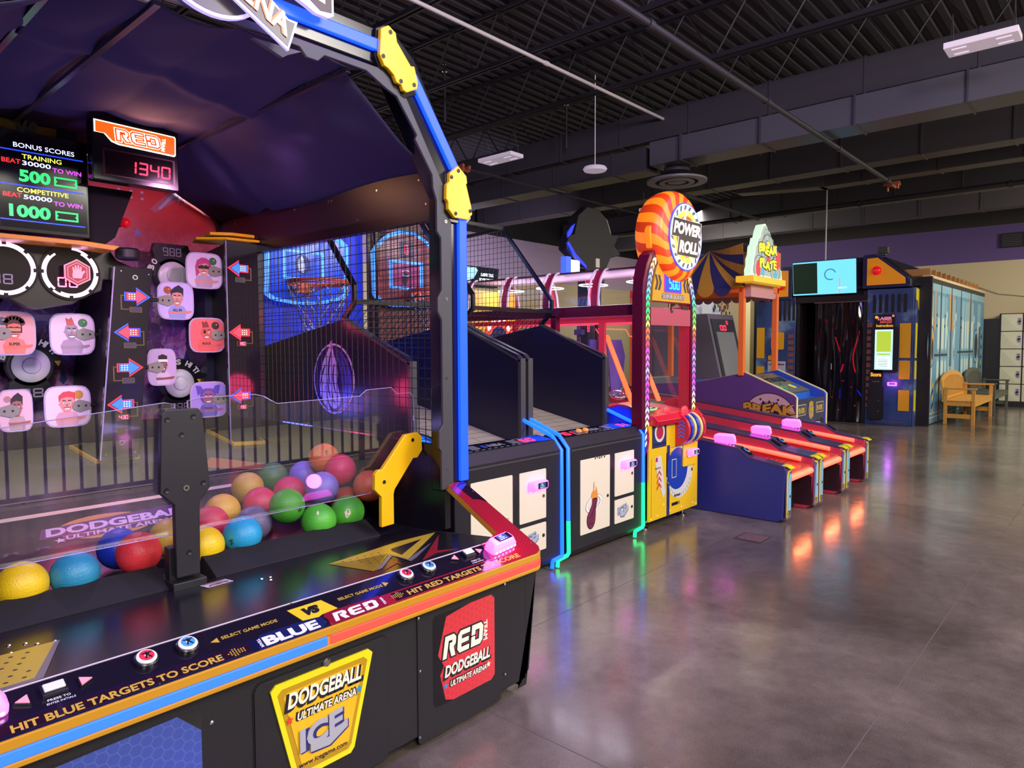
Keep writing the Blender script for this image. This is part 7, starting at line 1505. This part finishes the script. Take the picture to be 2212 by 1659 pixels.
# sign
g = front(3.60); out_ = [(8.53, 2.37), (8.52, 2.44), (8.56, 2.50), (8.555, 2.58), (8.60, 2.64), (8.615, 2.74), (8.67, 2.78), (8.70, 2.86), (8.76, 2.87), (8.80, 2.96), (8.86, 3.04), (8.94, 3.06), (9.02, 3.0), (9.08, 2.97), (9.14, 2.90), (9.20, 2.88), (9.24, 2.80), (9.33, 2.78), (9.34, 2.68), (9.42, 2.62), (9.43, 2.54), (9.50, 2.50), (9.53, 2.40), (9.53, 2.36)]
mb = MB(); mb.prism(g, out_, -.10, 0); sg2 = obj('sign_body', mb, emis('sign_pale_edge_glow', '#b8d8b8', .9), B, bevel=.004); sg2['label'] = 'lit pile-of-plates sign reading BREAK PLATE'
mb = MB(); mb.prism(g, inset(out_, .93), 0, .003, 0)
for (a, b, r_) in ((8.75, 2.48, .17), (9.02, 2.72, .22), (9.28, 2.50, .17), (8.98, 2.90, .10)): mb.ring(g, a, b, r_*.9, r_, .003, .0045, 32, 1); mb.ring(g, a, b, r_*.55, r_*.6, .003, .0045, 28, 1)
mb.disc(g, 8.72, 2.47, .07, .004, .006, 20, 2, ry=.11); mb.disc(g, 9.36, 2.62, .07, .004, .006, 20, 2, ry=.12); mb.prism(g, [(8.80, 2.40), (8.92, 2.40), (8.90, 2.52), (8.83, 2.50)], .004, .006, 4); mb.prism(g, [(9.2, 2.38), (9.34, 2.38), (9.3, 2.52)], .004, .006, 4)
mb.prism(g, star(9.03, 2.63, .08, 8, .5), .006, .008, 2); mb.prism(g, star(9.03, 2.80, .05, 8, .5), .006, .008, 3)
wv = lambda a, r: (a, r+.16*math.sin(a*9)); mb.text(g, 'BREAK', 8.71, 2.66, .62, .14, .002, 5, .10, 0, .008, wv); mb.text(g, 'BREAK', 8.715, 2.67, .61, .12, .002, 3, .05, 0, .011, wv); mb.text(g, 'PLATE', 8.74, 2.47, .56, .14, .002, 5, .10, 0, .008, wv); mb.text(g, 'PLATE', 8.745, 2.48, .55, .12, .002, 3, .05, 0, .011, wv)
obj('sign_face', mb, [emis('plate_sign_white', '#98a8a0', .5), mat('plate_sign_grey', '#7c8c88', .4), emis('plate_sign_red', '#c82838', .6), emis('plate_sign_yellow', '#e0d820', .8), emis('plate_sign_blue', '#4898c0', .6), INK], sg2)
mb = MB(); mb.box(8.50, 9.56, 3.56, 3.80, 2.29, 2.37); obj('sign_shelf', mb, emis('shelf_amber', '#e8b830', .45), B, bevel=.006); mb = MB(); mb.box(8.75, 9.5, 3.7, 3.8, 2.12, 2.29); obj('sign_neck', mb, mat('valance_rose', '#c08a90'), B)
# stands inside the booth
mb = MB(); mb.box(8.9, 9.7, 5.2, 5.5, .7, 1.02); obj('plate_rack', mb, mat('rack_grey', '#55545a', .5), B)
# =================================================================== GREY CABINET BEYOND THE BOOTH
K = thing('prize_cabinet', (12.6, 6.4, 0), 'grey upright cabinet with sloped glass front and red digits, seen through the carnival booth', 'arcade game')
mb = MB(); mb.prism(left(12.0, 6.0), [(-1.2, 0), (-1.2, 2.08), (.1, 2.08), (.45, .6), (.45, 0)], -1.1, 0); obj('cabinet', mb, mat('prize_grey_violet', '#6c6478', .4), K, bevel=.01)
g = left(11.995, 6.0); mb = MB(); mb.prism(g, [(-1.0, .4), (-1.0, 1.85), (-.15, 1.85), (-.15, .4)], 0, .004); obj('side_door', mb, mat('prize_door', '#7a7088', .4), K)
mb = MB(); q = F((12.08, 5.88, 2.02), X, Vector((0, .35, 1.48))); q = F((12.08, 5.555, .62), X, Vector((0, .345, 1.44))); mb.fbox(q, 0, .95, .25, 1.40, .005, .02, 0); mb.fbox(q, .10, .85, .30, 1.15, .02, .024, 1); mb.seg7(q, '00', .30, 1.18, .25, .10, h0=.025, m=2); mb.seg7(q, '0', .60, 1.30, .06, .07, h0=.025, m=2)
obj('sloped_window', mb, [mat('prize_frame', '#3c3844', .3), mat('prize_window_grey', '#8c9098', .15), LEDR], K)
mb = MB(); mb.box(12.2, 13.0, 6.1, 6.3, 2.09, 2.28); mb.prism(front(6.2), [(12.1, 2.28), (12.7, 2.36), (13.1, 2.1), (13.0, 2.08), (12.65, 2.26), (12.1, 2.2)], 0, .05); obj('topper', mb, mat('topper_white', '#c8ccd4', .4, emit=.2), K)
mb = MB()
for i in range(40): a, b = random.uniform(12.6, 13.3), random.uniform(2.1, 2.45); mb.prism(front(6.0+random.random()*.2), star(a, b, random.uniform(.03, .07), 6, .4, random.random()), 0, .01, random.choice([0, 1, 2]))
obj('topper_cutouts', mb, [mat('cut_olive', '#6a7048', .5), mat('cut_navy', '#28305c', .5), mat('cut_red', '#8c4838', .5)], K)
mb = MB(); mb.text(front(6.9), 'PLAY', 13.55, 2.36, .42, .12, .01, 0, .08, .2); mb.fbox(front(6.9), 13.48, 14.0, 2.30, 2.33, 0, .02, 0)
obj('neon_sign', mb, emis('neon_white', '#f4f4ff', 2), K)
mb = MB(); mb.box(18.9, 19.75, 8.0, 8.3, 0, 3.2); obj('wall_pilaster', mb, mat('pilaster_cream', '#d8cc9c', .6), kind='structure') 

# =================================================================== LASER MAZE
Mz = thing('laser_maze_booth', (14.3, 4.4, 0), 'dark walk-in laser maze booth with strip curtain, gold triangles and a screen over the door', 'arcade booth')
f = left(14.2)     # u runs towards -Y : coordinate u = -y
def galaxy(name):
    m = bpy.data.materials.new(name); m.use_nodes = True; nt = m.node_tree; b = nt.nodes['Principled BSDF']; L = nt.links.new
    tc = nt.nodes.new('ShaderNodeTexCoord'); n = nt.nodes.new('ShaderNodeTexNoise'); n.inputs['Scale'].default_value = 1.6; n.inputs['Detail'].default_value = 7; L(tc.outputs['Object'], n.inputs['Vector'])
    r = node_ramp(nt, n.outputs['Fac'], [(.30, '#1e2850'), (.45, '#2e4474'), (.54, '#3c4680'), (.64, '#6a88a8'), (.74, '#7a4c78')]); L(r.outputs[0], b.inputs['Base Color']); b.inputs['Roughness'].default_value = .3; return m
GALX = galaxy('galaxy_panel_print'); MGOLD = mat('maze_gold_panel', '#d89a20', .35); MBLK = mat('maze_black', '#141118', .45); MCOP = mat('maze_vent_copper', '#7a4a48', .35)
mb = MB(); mb.box(14.25, 17.0, 2.97, 5.95, 2.55, 2.60); mb.box(14.25, 16.8, 5.15, 5.95, 0, 2.55); mb.box(14.22, 14.6, 3.77, 3.83, 0, 2.5); mb.box(14.22, 14.6, 5.0, 5.06, 0, 2.5); mb.box(15.9, 16.0, 3.0, 5.95, 0, 2.6); mb.box(14.25, 15.9, 3.0, 3.03, 0, 2.55)
mb.prism(F((0, 0, 0), -Y, Z).sub(0, 0), [(-3.70, 2.55), (-3.70, 3.12), (-3.50, 3.12), (-3.0, 2.66), (-2.9, 2.55)], -17.0, -14.3)
mb.box(14.35, 15.2, 3.8, 5.2, 2.45, 3.15); obj('booth_shell', mb, MBLK, Mz)
mb = MB(); mb.fbox(f, -3.76, -2.98, .0, 2.52, -.20, 0, 0); rpn = obj('right_pylon', mb, GALX, Mz, bevel=.008)
mb = MB()
for i in range(6): mb.prism(f, rrect(-3.66+i*.103, -3.61+i*.103, 2.08, 2.42, .02), 0, .006, 0)
mb.prism(f, [(-3.76, 1.75), (-3.76, .30), (-3.60, .30), (-3.58, 1.78), (-3.68, 1.90), (-3.76, 1.92)], 0, .004, 1)
for i in range(13): mb.fbox(f, -3.75, -3.66, .32+i*.125, .40+i*.125, .004, .012, 3)
for z0, z1 in ((1.25, 1.88), (.86, 1.20), (.28, .66)): mb.fbox(f, -3.20, -3.02, z0, z1, 0, .012, 2)
mb.fbox(f, -3.63, -3.28, 1.80, 2.05, .004, .02, 0); mb.prism(f, rrect(-3.66, -3.22, .98, 1.82, .03), .004, .05, 0)
mb.prism(f, rrect(-3.68, -3.46, .70, 1.02, .03), .02, .05, 0); mb.prism(f, rrect(-3.70, -3.44, .10, .72, .04), .004, .06, 0); mb.fbox(f, -3.66, -3.56, .55, .66, .06, .065, 4)
mb.fbox(f, -3.63, -3.51, .80, .815, .05, .056, 3)
for z in (.25, .45): mb.lathe(f.sub(-3.52, z, .06), [(.012, 0), (.008, .006)], 8, 5)
mb.text(f, 'Score', -3.66, .90, .18, .075, .004, 6, .05, 0, .051); mb.text(f, 'Instructions', -3.59, 1.815, .28, .055, .003, 6, .03, 0, .021)
mb.text(f, 'LASER', -3.57, 1.945, .24, .06, .003, 7, .06, .1, .021); mb.text(f, 'MAZE', -3.53, 1.885, .20, .055, .003, 8, .06, .1, .021); mb.disc(f, -3.59, 2.0, .028, .021, .024, 14, 6); mb.disc(f, -3.31, 2.02, .022, .021, .024, 14, 9)
for a, b in ((-3.72, 2.48), (-3.03, 2.48), (-3.72, 2.02), (-3.05, 2.0)): mb.lathe(f.sub(a, b), [(.014, 0), (.010, .006)], 8, 5)
mb.text(f, 'www.lasermaze.com', -3.62, .05, .5, .04, .001, 3, .01, 0, .001)
obj('pylon_graphics', mb, [MBLK, mat('maze_recess', '#241c30', .4), MGOLD, MCOP, mat('maze_slot', '#0a080c', .5), SCREW, emis('score_amber', '#e0a030', .8), emis('maze_pink', '#c07090', .7), emis('maze_red', '#b04040', .7), emis('maze_peach', '#d09070', .5)], rpn)
mb = MB(); mb.fbox(f, -3.60, -3.30, 1.03, 1.77, .05, .055, 0); mb.fbox(f, -3.57, -3.33, 1.36, 1.74, .055, .057, 1); mb.fbox(f, -3.56, -3.34, 1.30, 1.33, .055, .057, 1); mb.fbox(f, -3.56, -3.34, 1.06, 1.26, .055, .057, 2)
for i in range(5): mb.fbox(f, -3.54, -3.38, 1.09+i*.03, 1.097+i*.03, .057, .058, 3)
mb.text(f, 'TO PLAY', -3.53, 1.235, .10, .015, .0005, 3, .02, 0, .057); obj('instruction_screen', mb, [emis('screen_ice_frame', '#b0e0e8', 1.0), emis('screen_lime', '#a0b838', .9), emis('screen_pale', '#c8e8e8', 1.2), mat('screen_ink', '#405860')], rpn)
reader(f.sub(-3.30, .77, .02), .95, rpn, False); point('maze_reader_glow', (14.0, 3.3, .77), 1.5, (.6, .15, 1), .05)
mb = MB(); s = F((14.2, 2.975, 0), X, Z); mb.fbox(s, -.0, .40, 0, 2.52, 0, .02, 0); mb.prism(s, [(0, 2.5), (.40, 2.5), (.40, 1.85), (.30, 2.0), (.12, 2.28), (0, 2.30)], .02, .03, 1)
for z0, z1 in ((1.25, 1.88), (.86, 1.20), (.28, .66)): mb.fbox(s, .02, .12, z0, z1, .02, .032, 1)
for i in range(12): mb.lathe(s.sub(.37, .3+i*.11, .02), [(.012, 0), (.008, .006)], 8, 2)
obj('pylon_side', mb, [GALX, mat('maze_yellow', '#d8c81c', .35), SCREW], rpn)
mb = MB(); mb.fbox(f, -5.88, -5.08, 0, 2.45, -.20, 0, 0); lpn = obj('left_pylon', mb, GALX, Mz, bevel=.008)
mb = MB()
for i in range(5): mb.prism(f, rrect(-5.50+i*.09, -5.45+i*.09, 1.98, 2.38, .02), 0, .006, 0)
for z0, z1 in ((1.22, 1.85), (.5, 1.05)): mb.fbox(f, -5.86, -5.70, z0, z1, 0, .012, 2)
mb.prism(f, rrect(-5.56, -5.30, 1.40, 1.75, .03), 0, .012, 2); mb.prism(f, rrect(-5.62, -5.52, 1.18, 1.28, .02), 0, .01, 2)
for i in range(10): mb.fbox(f, -5.22, -5.10, .5+i*.125, .58+i*.125, .004, .012, 3)
mb.prism(f, rrect(-5.62, -5.26, .60, 1.16, .01), .002, .02, 4); mb.text(f, 'Laser Maze', -5.60, 1.08, .32, .045, .001, 5, .03, 0, .021); mb.text(f, 'Limit one player', -5.58, .97, .28, .02, .001, 6, .01, 0, .021); mb.text(f, 'No Food or Drinks', -5.59, .90, .30, .025, .001, 5, .02, 0, .021); mb.text(f, 'Have a good time', -5.58, .84, .28, .02, .001, 6, .01, 0, .021); mb.ring(f, -5.44, .70, .05, .06, .02, .022, 20, 5)
obj('pylon_graphics', mb, [MBLK, MBLK, MGOLD, MCOP, mat('notice_white', '#b8b4c0', .4), mat('notice_maroon', '#6a1c3c', .4), mat('notice_grey', '#6a6478', .4)], lpn)
def tri(pts, lampc, par_name):
    mb = MB(); mb.prism(f, pts, -.14, .04, 0); mb.prism(f, inset(pts, .80), .04, .05, 1); o = obj(par_name, mb, [mat('maze_indigo', '#2a2850', .3), mat('maze_amber', '#e08c1c', .35, emit=.15)], Mz, bevel=.006)
    m = MB(); m.lathe(f.sub(lampc[0], lampc[1], .05), [(.085, 0), (.085, .02), (.06, .06), (.0, .08)], 22, 0); obj('red_lamp', m, mat('lamp_ruby', '#c01828', .1, emit=.35, ecol='#ff1018'), o, smooth=True)
    m = MB(); [m.lathe(f.sub(a*.93+lampc[0]*.07, b*.93+lampc[1]*.07, .04), [(.014, 0), (.01, .006)], 8) for a, b in pts]; obj('rivet', m, SCREW, o)
tri([(-3.84, 2.54), (-3.84, 3.16), (-3.62, 3.17), (-3.04, 2.68), (-3.03, 2.54)], (-3.60, 2.86), 'right_gable')
tri([(-5.15, 2.40), (-5.15, 3.05), (-5.35, 3.06), (-5.85, 2.62), (-5.90, 2.40)], (-5.36, 2.68), 'left_gable')
mb = MB(); g = F((14.16, 5.13, 2.47), -Y, Vector((-.10, 0, 1))); mb.fbox(g, 0, 1.20, -.01, .66, -.06, 0, 0); mb.fbox(g, .015, 1.185, .005, .645, 0, .003, 1); mb.fbox(g, .02, .48, .03, .62, .003, .005, 2); mb.ring(g, .72, .38, .09, .11, .003, .006, 24, 3, 0.3, 5.2); mb.fbox(g, .88, .90, .01, .30, .003, .005, 4); mb.text(g, '00000', .86, .10, .16, .03, .001, 5, .02, 0, .005)
obj('door_screen', mb, [BLK, emis('tv_ice_blue', '#60b8e0', 1.3), emis('tv_dark_scene', '#102418', .5), emis('tv_teal_ring', '#38788c', .8), emis('tv_pink_line', '#e08aa0', .8), emis('tv_text', '#b0e0f0', 1.5)], Mz)
mb = MB(); mb.fbox(f, -5.06, -3.76, 2.32, 2.44, -.15, 0); obj('door_lintel', mb, mat('lintel_maroon_black', '#1e141c', .35), Mz); mb = MB(); mb.fbox(f, -4.72, -3.76, 2.305, 2.318, -.02, .0); obj('curtain_rail', mb, mat('rail_rose', '#7a5860', .3), Mz)
STRIP = clear_mat('strip_curtain_vinyl', '#60586c', .06, 1.2, .35, '#241e28')
mb = MB()
for i in range(6):
    y0 = 4.72-i*.16; mb.grid(lambda u, v: (14.26+.018*math.sin(v*9+i*2)*(1-u)+.012*math.sin(u*6+i), y0-.17*u, .02+v*2.28), 4, 40)
obj('strip_curtain', mb, STRIP, Mz, smooth=True)
mb = MB(); LR = [(14.7, 4.12, .9, 1.75), (14.9, 3.95, 1.15, 1.5), (15.0, 4.3, 1.6, 1.9)]
mb.tube([(14.6, 4.05+.05*math.sin(t_*.5), .95+t_*.09) for t_ in range(10)], .012, 6, m=0); mb.tube([(14.6, 3.86+.02*math.sin(t_), .95+t_*.06) for t_ in range(6)], .010, 6, m=0); mb.tube([(14.6, 4.34+.02*t_, 1.35+t_*.06) for t_ in range(6)], .010, 6, m=0)
mb.tube([(14.6, 4.32-.01*t_, .95+t_*.04) for t_ in range(5)], .014, 6, m=0); mb.tube([(14.6, 4.02-.035*t_, .62-t_*.05) for t_ in range(6)], .012, 6, m=1); mb.tube([(14.6, 4.33, .62-t_*.05) for t_ in range(5)], .010, 6, m=1); mb.tube([(14.6, 4.50, 1.0+t_*.03) for t_ in range(5)], .008, 6, m=2)
for a, b in ((4.28, .78), (4.12, .66), (4.05, .3), (4.35, .2), (4.48, .45)): mb.sphere((14.6, a, b), .014, 8, 6, 0)
obj('laser_glow', mb, [emis('laser_red', '#ff1830', 5), emis('laser_blue', '#2830ff', 5), emis('laser_white', '#ffe8f0', 4)], Mz, smooth=True)
mb = MB(); mb.fbox(f, -3.62, -3.44, 3.18, 3.30, -.16, -.04); mb.fbox(f, -3.58, -3.48, 3.14, 3.2, -.14, -.06); obj('roof_camera', mb, GRYT, Mz, bevel=.01)
mb = MB(); mb.tube([(14.9, 4.75, 3.1), (14.9, 4.75, 4.9)], .014, 8); obj('hanging_pole', mb, mat('pole_pale', '#b8b4c0', .35), smooth=True, label='thin pale pole rising to the ceiling behind the laser maze screen', cat='pole')
# corridor pillar and mural
mb = MB(); mb.box(14.42, 14.5, 2.75, 3.0, 0, 2.72); obj('trim_2', mb, MBLK, kind='structure')
mu = Vector((20.0-14.45, 2.72-2.79, 0)).normalized(); ML = 5.60; mo = Vector((14.45, 2.79, 0)); MU = F(mo, mu, Z)
mb = MB(); mb.fbox(MU, 0, ML, .02, 2.70, -.06, 0); mb.fbox(MU, 0, .06, 0, 2.72, -.02, .02)
wl = obj('mural_wall', mb, mat('mural_blue', '#5c8fb0', .45, noise=.18, nscale=2), label='long wall mural of pale blue sci-fi door panels beside the laser maze', cat='mural wall')
mb = MB(); C_ = lambda pts, m, h=.002: mb.prism(MU, pts, .0, h, m)
WH, DK, OR_, BK, LT, ST = 0, 1, 2, 3, 4, 5
import itertools
C_([(0, 2.62), (ML, 2.62), (ML, 2.70), (0, 2.70)], BK, .004)
for a in (.95, 1.9, 2.85, 3.9): C_([(a-.03, .02), (a+.03, .02), (a+.03, 2.66), (a-.03, 2.66)], BK, .004)
C_([(0, 2.48), (ML, 2.48), (ML, 2.62), (0, 2.62)], LT, .0015)
for a, w in ((.10, .25), (.68, .22), (1.02, .26), (1.36, .18), (2.15, .15), (2.98, .24), (3.30, .2), (3.52, .25), (4.0, .3), (4.75, .4)):
    C_(rrect(a, a+w, 1.35, 2.42, .08), LT); C_(rrect(a+.03, a+w-.03, 1.40, 2.0, .06), WH, .003); C_(rrect(a, a+w, .55 if a < 4.6 else .3, 1.24, .08), LT); C_(rrect(a+.03, a+w-.03, .60, 1.18, .06), WH, .003)
C_([(.5, 1.27), (1.6, 1.27), (1.6, 1.31), (.5, 1.31)], BK, .0035); C_([(2.6, 1.31), (4.3, 1.31), (4.3, 1.35), (2.6, 1.35)], BK, .0035); C_([(1.2, .62), (2.6, .62), (2.6, .66), (1.2, .66)], BK, .0035)
for a in (.42, 1.72, 2.02, 3.72): C_([(a, 1.8), (a+.05, 1.72), (a+.10, 1.8), (a+.10, 2.5), (a, 2.5)], OR_, .004)
for a in (.20, 1.50, 2.35, 4.35): mb.disc(MU, a, 2.05, .05, 0, .004, 16, WH, ry=.09); C_([(a-.012, 2.1), (a+.012, 2.1), (a+.012, 2.5), (a-.012, 2.5)], DK, .003)
for s_ in (-1, 1):
    c = 1.9; P_ = [(.40, 1.85), (.36, 1.85), (.18, 1.5), (.18, .98), (.0, .98), (.0, .90), (.22, .90), (.22, 1.48), (.40, 1.78)]; C_([(c+s_*a, b) for a, b in P_], WH, .004); C_([(c+s_*(a*.7+.02), b*.97+.10) for a, b in P_], LT, .005)
for c, mm in ((.20, OR_), (4.62, BK)):
    mb.disc(MU, c, 1.45, .30, 0, .004, 36, DK, ry=.40); mb.disc(MU, c, 1.45, .26, .004, .006, 36, LT, ry=.36); mb.disc(MU, c, 1.45, .19, .006, .008, 32, mm, ry=.29)
    if mm == OR_: mb.disc(MU, c+.10, 1.40, .08, .008, .009, 20, BK, ry=.2)
for a in (.35, 1.6, 2.05, 4.35): 
    for i in range(5): C_([(a, .15+i*.13), (a+.12, .22+i*.13), (a+.12, .28+i*.13), (a, .21+i*.13)], ST if i % 2 == 0 else BK, .005)
    C_([(a-.015, .12), (a, .12), (a, .85), (a-.015, .85)], DK, .004)
for z in (.12, .20): C_([(.05, z), (3.4, z), (3.4, z+.015), (.05, z+.015)], WH, .004)
for a, b in itertools.product((.62, 1.30, 2.9, 3.85), (1.82, 2.02)): C_(rrect(a, a+.05, b, b+.05, .01), BK, .006)
C_([(4.95, .1), (5.2, .1), (5.2, 1.9), (4.95, 1.9)], DK, .003)
for i in range(14): C_([(5.28, .2+i*.12), (5.36, .2+i*.12), (5.36, .26+i*.12), (5.28, .26+i*.12)], ST if i % 2 else BK, .005)
obj('mural_artwork', mb, [mat('mural_pale', '#b9cfcc', .45), mat('mural_deep', '#3a6088', .45), mat('mural_orange', '#cc943c', .45), mat('mural_ink', '#1c2430', .45), mat('mural_light_blue', '#7fadc2', .45), mat('mural_hazard', '#c8a43c', .45)], wl)
mb = MB(); mb.fbox(MU, .0, ML, 2.70, 2.75, -.12, .015, 0); 
obj('top_plate', mb, mat('raw_lumber', '#c8b08a', .6), wl); mb = MB()
for i in range(12): mb.fbox(MU, .12+i*.43, .16+i*.43, 2.75, 2.88, -1.2, -.02, 0)
obj('rafter_end', mb, mat('lumber_orange', '#b07c48', .6), wl)
# benches
def bench(y_off, x0, x1, label, col, dark):
    t = thing('wooden_bench', ((x0+x1)/2, 2.48, 0), label, 'bench'); m_ = mat('bench_'+col[1:], col, .45, noise=.15, nscale=8); yb, yf = 2.60+y_off, 2.16+y_off
    for x in (x0, x1):
        for y, h in ((yf, .66), (yb, .70)):
            m = MB(); m.box(x-.028, x+.028, y-.028, y+.028, 0, h); obj('leg', m, m_, t, bevel=.004)
        m = MB(); m.box(x-.035, x+.035, yf-.05, yb+.02, .655, .685); obj('armrest', m, m_, t, bevel=.006)
        m = MB(); m.box(x-.012, x+.012, yf, yb, .12, .20); m.box(x-.012, x+.012, yf, yb, .35, .43); obj('side_rail', m, m_, t, bevel=.003)
    m = MB()
    for i in range(7): m.box(x0-.03, x1+.03, yf-.03+i*.078, yf+.035+i*.078, .43, .452)
    obj('seat', m, m_, t, bevel=.003); m = MB(); m.box(x0, x1, yf-.02, yf+.005, .34, .43); m.box(x0, x1, yb-.01, yb+.015, .34, .43); obj('apron', m, m_, t, bevel=.003)
    bk = F((x0, yb+.02, .46), X, Vector((0, .12, 1))); W_ = x1-x0; m = MB(); top = [(0, .30)]+[(W_*i/20, .30+.14*math.sin(PI*i/20)**.6) for i in range(1, 20)]+[(W_, .30)]
    m.prism(bk, top+[(a, b+.085) for a, b in top[::-1]], -.03, 0); m.fbox(bk, 0, W_, .0, .05, -.03, 0); m.fbox(bk, -.02, .06, -.05, .38, -.032, .002); m.fbox(bk, W_-.06, W_+.02, -.05, .38, -.032, .002); obj('back_frame', m, m_, t, bevel=.004)
    m = MB(); n = 22
    for i in range(n): a = .08+(W_-.16)*(i+.5)/n; z = .30+.14*math.sin(PI*a/W_)**.6; m.fbox(bk, a-.024, a+.024, .04, z+.01, -.022, -.006)
    obj('back_slats', m, m_, t)
bench(0, 15.07, 17.12, 'honey-coloured slatted wooden bench in front of the blue mural', '#c8913c', 0)
bench(-.02, 17.38, 19.35, 'dark grey-green slatted wooden bench behind the honey-coloured one, beside the lockers', '#4c5048', 1)
# lockers
t = thing('locker_bank', (20.3, 1.6, 0), 'bank of pale locker doors with round black locks against the right wall', 'lockers')
mb = MB(); mb.box(20.15, 20.58, .6, 2.42, 0, 2.22); mb.box(20.16, 20.58, 2.42, 2.75, 0, 2.1); obj('locker_body', mb, mat('locker_black', '#1a171a', .45), t)
LD = mat('locker_door_cream', '#c9c7b0', .35)
g = left(20.15)
for c in range(4):
    for r in range(5):
        u0 = -2.38+c*.44; z0 = .14+r*.416; mb = MB(); mb.prism(g, rrect(u0, u0+.41, z0, z0+.395, .012, 3), 0, .014, 0)
        mb.add([g.at(u0+.02, z0+.02, .0145), g.at(u0+.35, z0+.02, .0145), g.at(u0+.35, z0+.375, .0145), g.at(u0+.02, z0+.375, .0145), g.at(u0+.17, z0+.2, .028)], [(0, 1, 4), (1, 2, 4), (2, 3, 4), (3, 0, 4)]); d = obj('locker_door', mb, LD, t)
        l = MB(); l.prism(g, rrect(u0+.31, u0+.40, z0+.13, z0+.31, .02, 3), .014, .02, 0); l.lathe(g.sub(u0+.355, z0+.22, .02), [(.03, 0), (.026, .02)], 14, 1)
        for q in (.165, .275): l.fbox(g, u0+.33, u0+.38, z0+q-.008, z0+q+.008, .02, .024, 1)
        obj('lock', l, [mat('lock_plate_pale', '#b8aec0', .3), BLKM], d)
# wall conduit line above lockers
mb = MB(); mb.tube([(20.58, 3.3, 2.75), (20.57, 2.9, 2.9), (20.57, 2.5, 2.72), (20.57, 1.4, 2.55)], .012, 6); obj('cable', mb, mat('cable_cream', '#b8ae90', .5), smooth=True, label='thin cream cable on the wall above the lockers', cat='cable')

# =================================================================== RAILING BEHIND THE CAMERA (seen mirrored in the clear shield)
t = thing('railing', (3.5, -2.3, 0), 'black baluster railing mirrored faintly in the clear shield', 'railing')
mb = MB(); mb.box(-2.5, 9.5, -2.33, -2.27, .92, 1.0); mb.box(-2.5, 9.5, -2.32, -2.28, .08, .12); obj('rail', mb, BLKM, t)
mb = MB(); x = -2.45
while x < 9.5: mb.box(x-.012, x+.012, -2.312, -2.288, .1, .94); x += .15
for x in (-2.5, 1.5, 5.5, 9.5): mb.box(x-.03, x+.03, -2.33, -2.27, 0, 1.02)
obj('balusters', mb, BLKM, t)
mb = MB(); mb.box(-4, 11, -6.8, -2.6, .0, .012); obj('trim_3', mb, mat('pale_tile_floor', '#c9c2a4', .3), kind='structure')
area('hall_light', (3.5, -4.8, 4.2), (3.5, -4.8, 0), 3, 260, (1.0, .95, .80), 2)
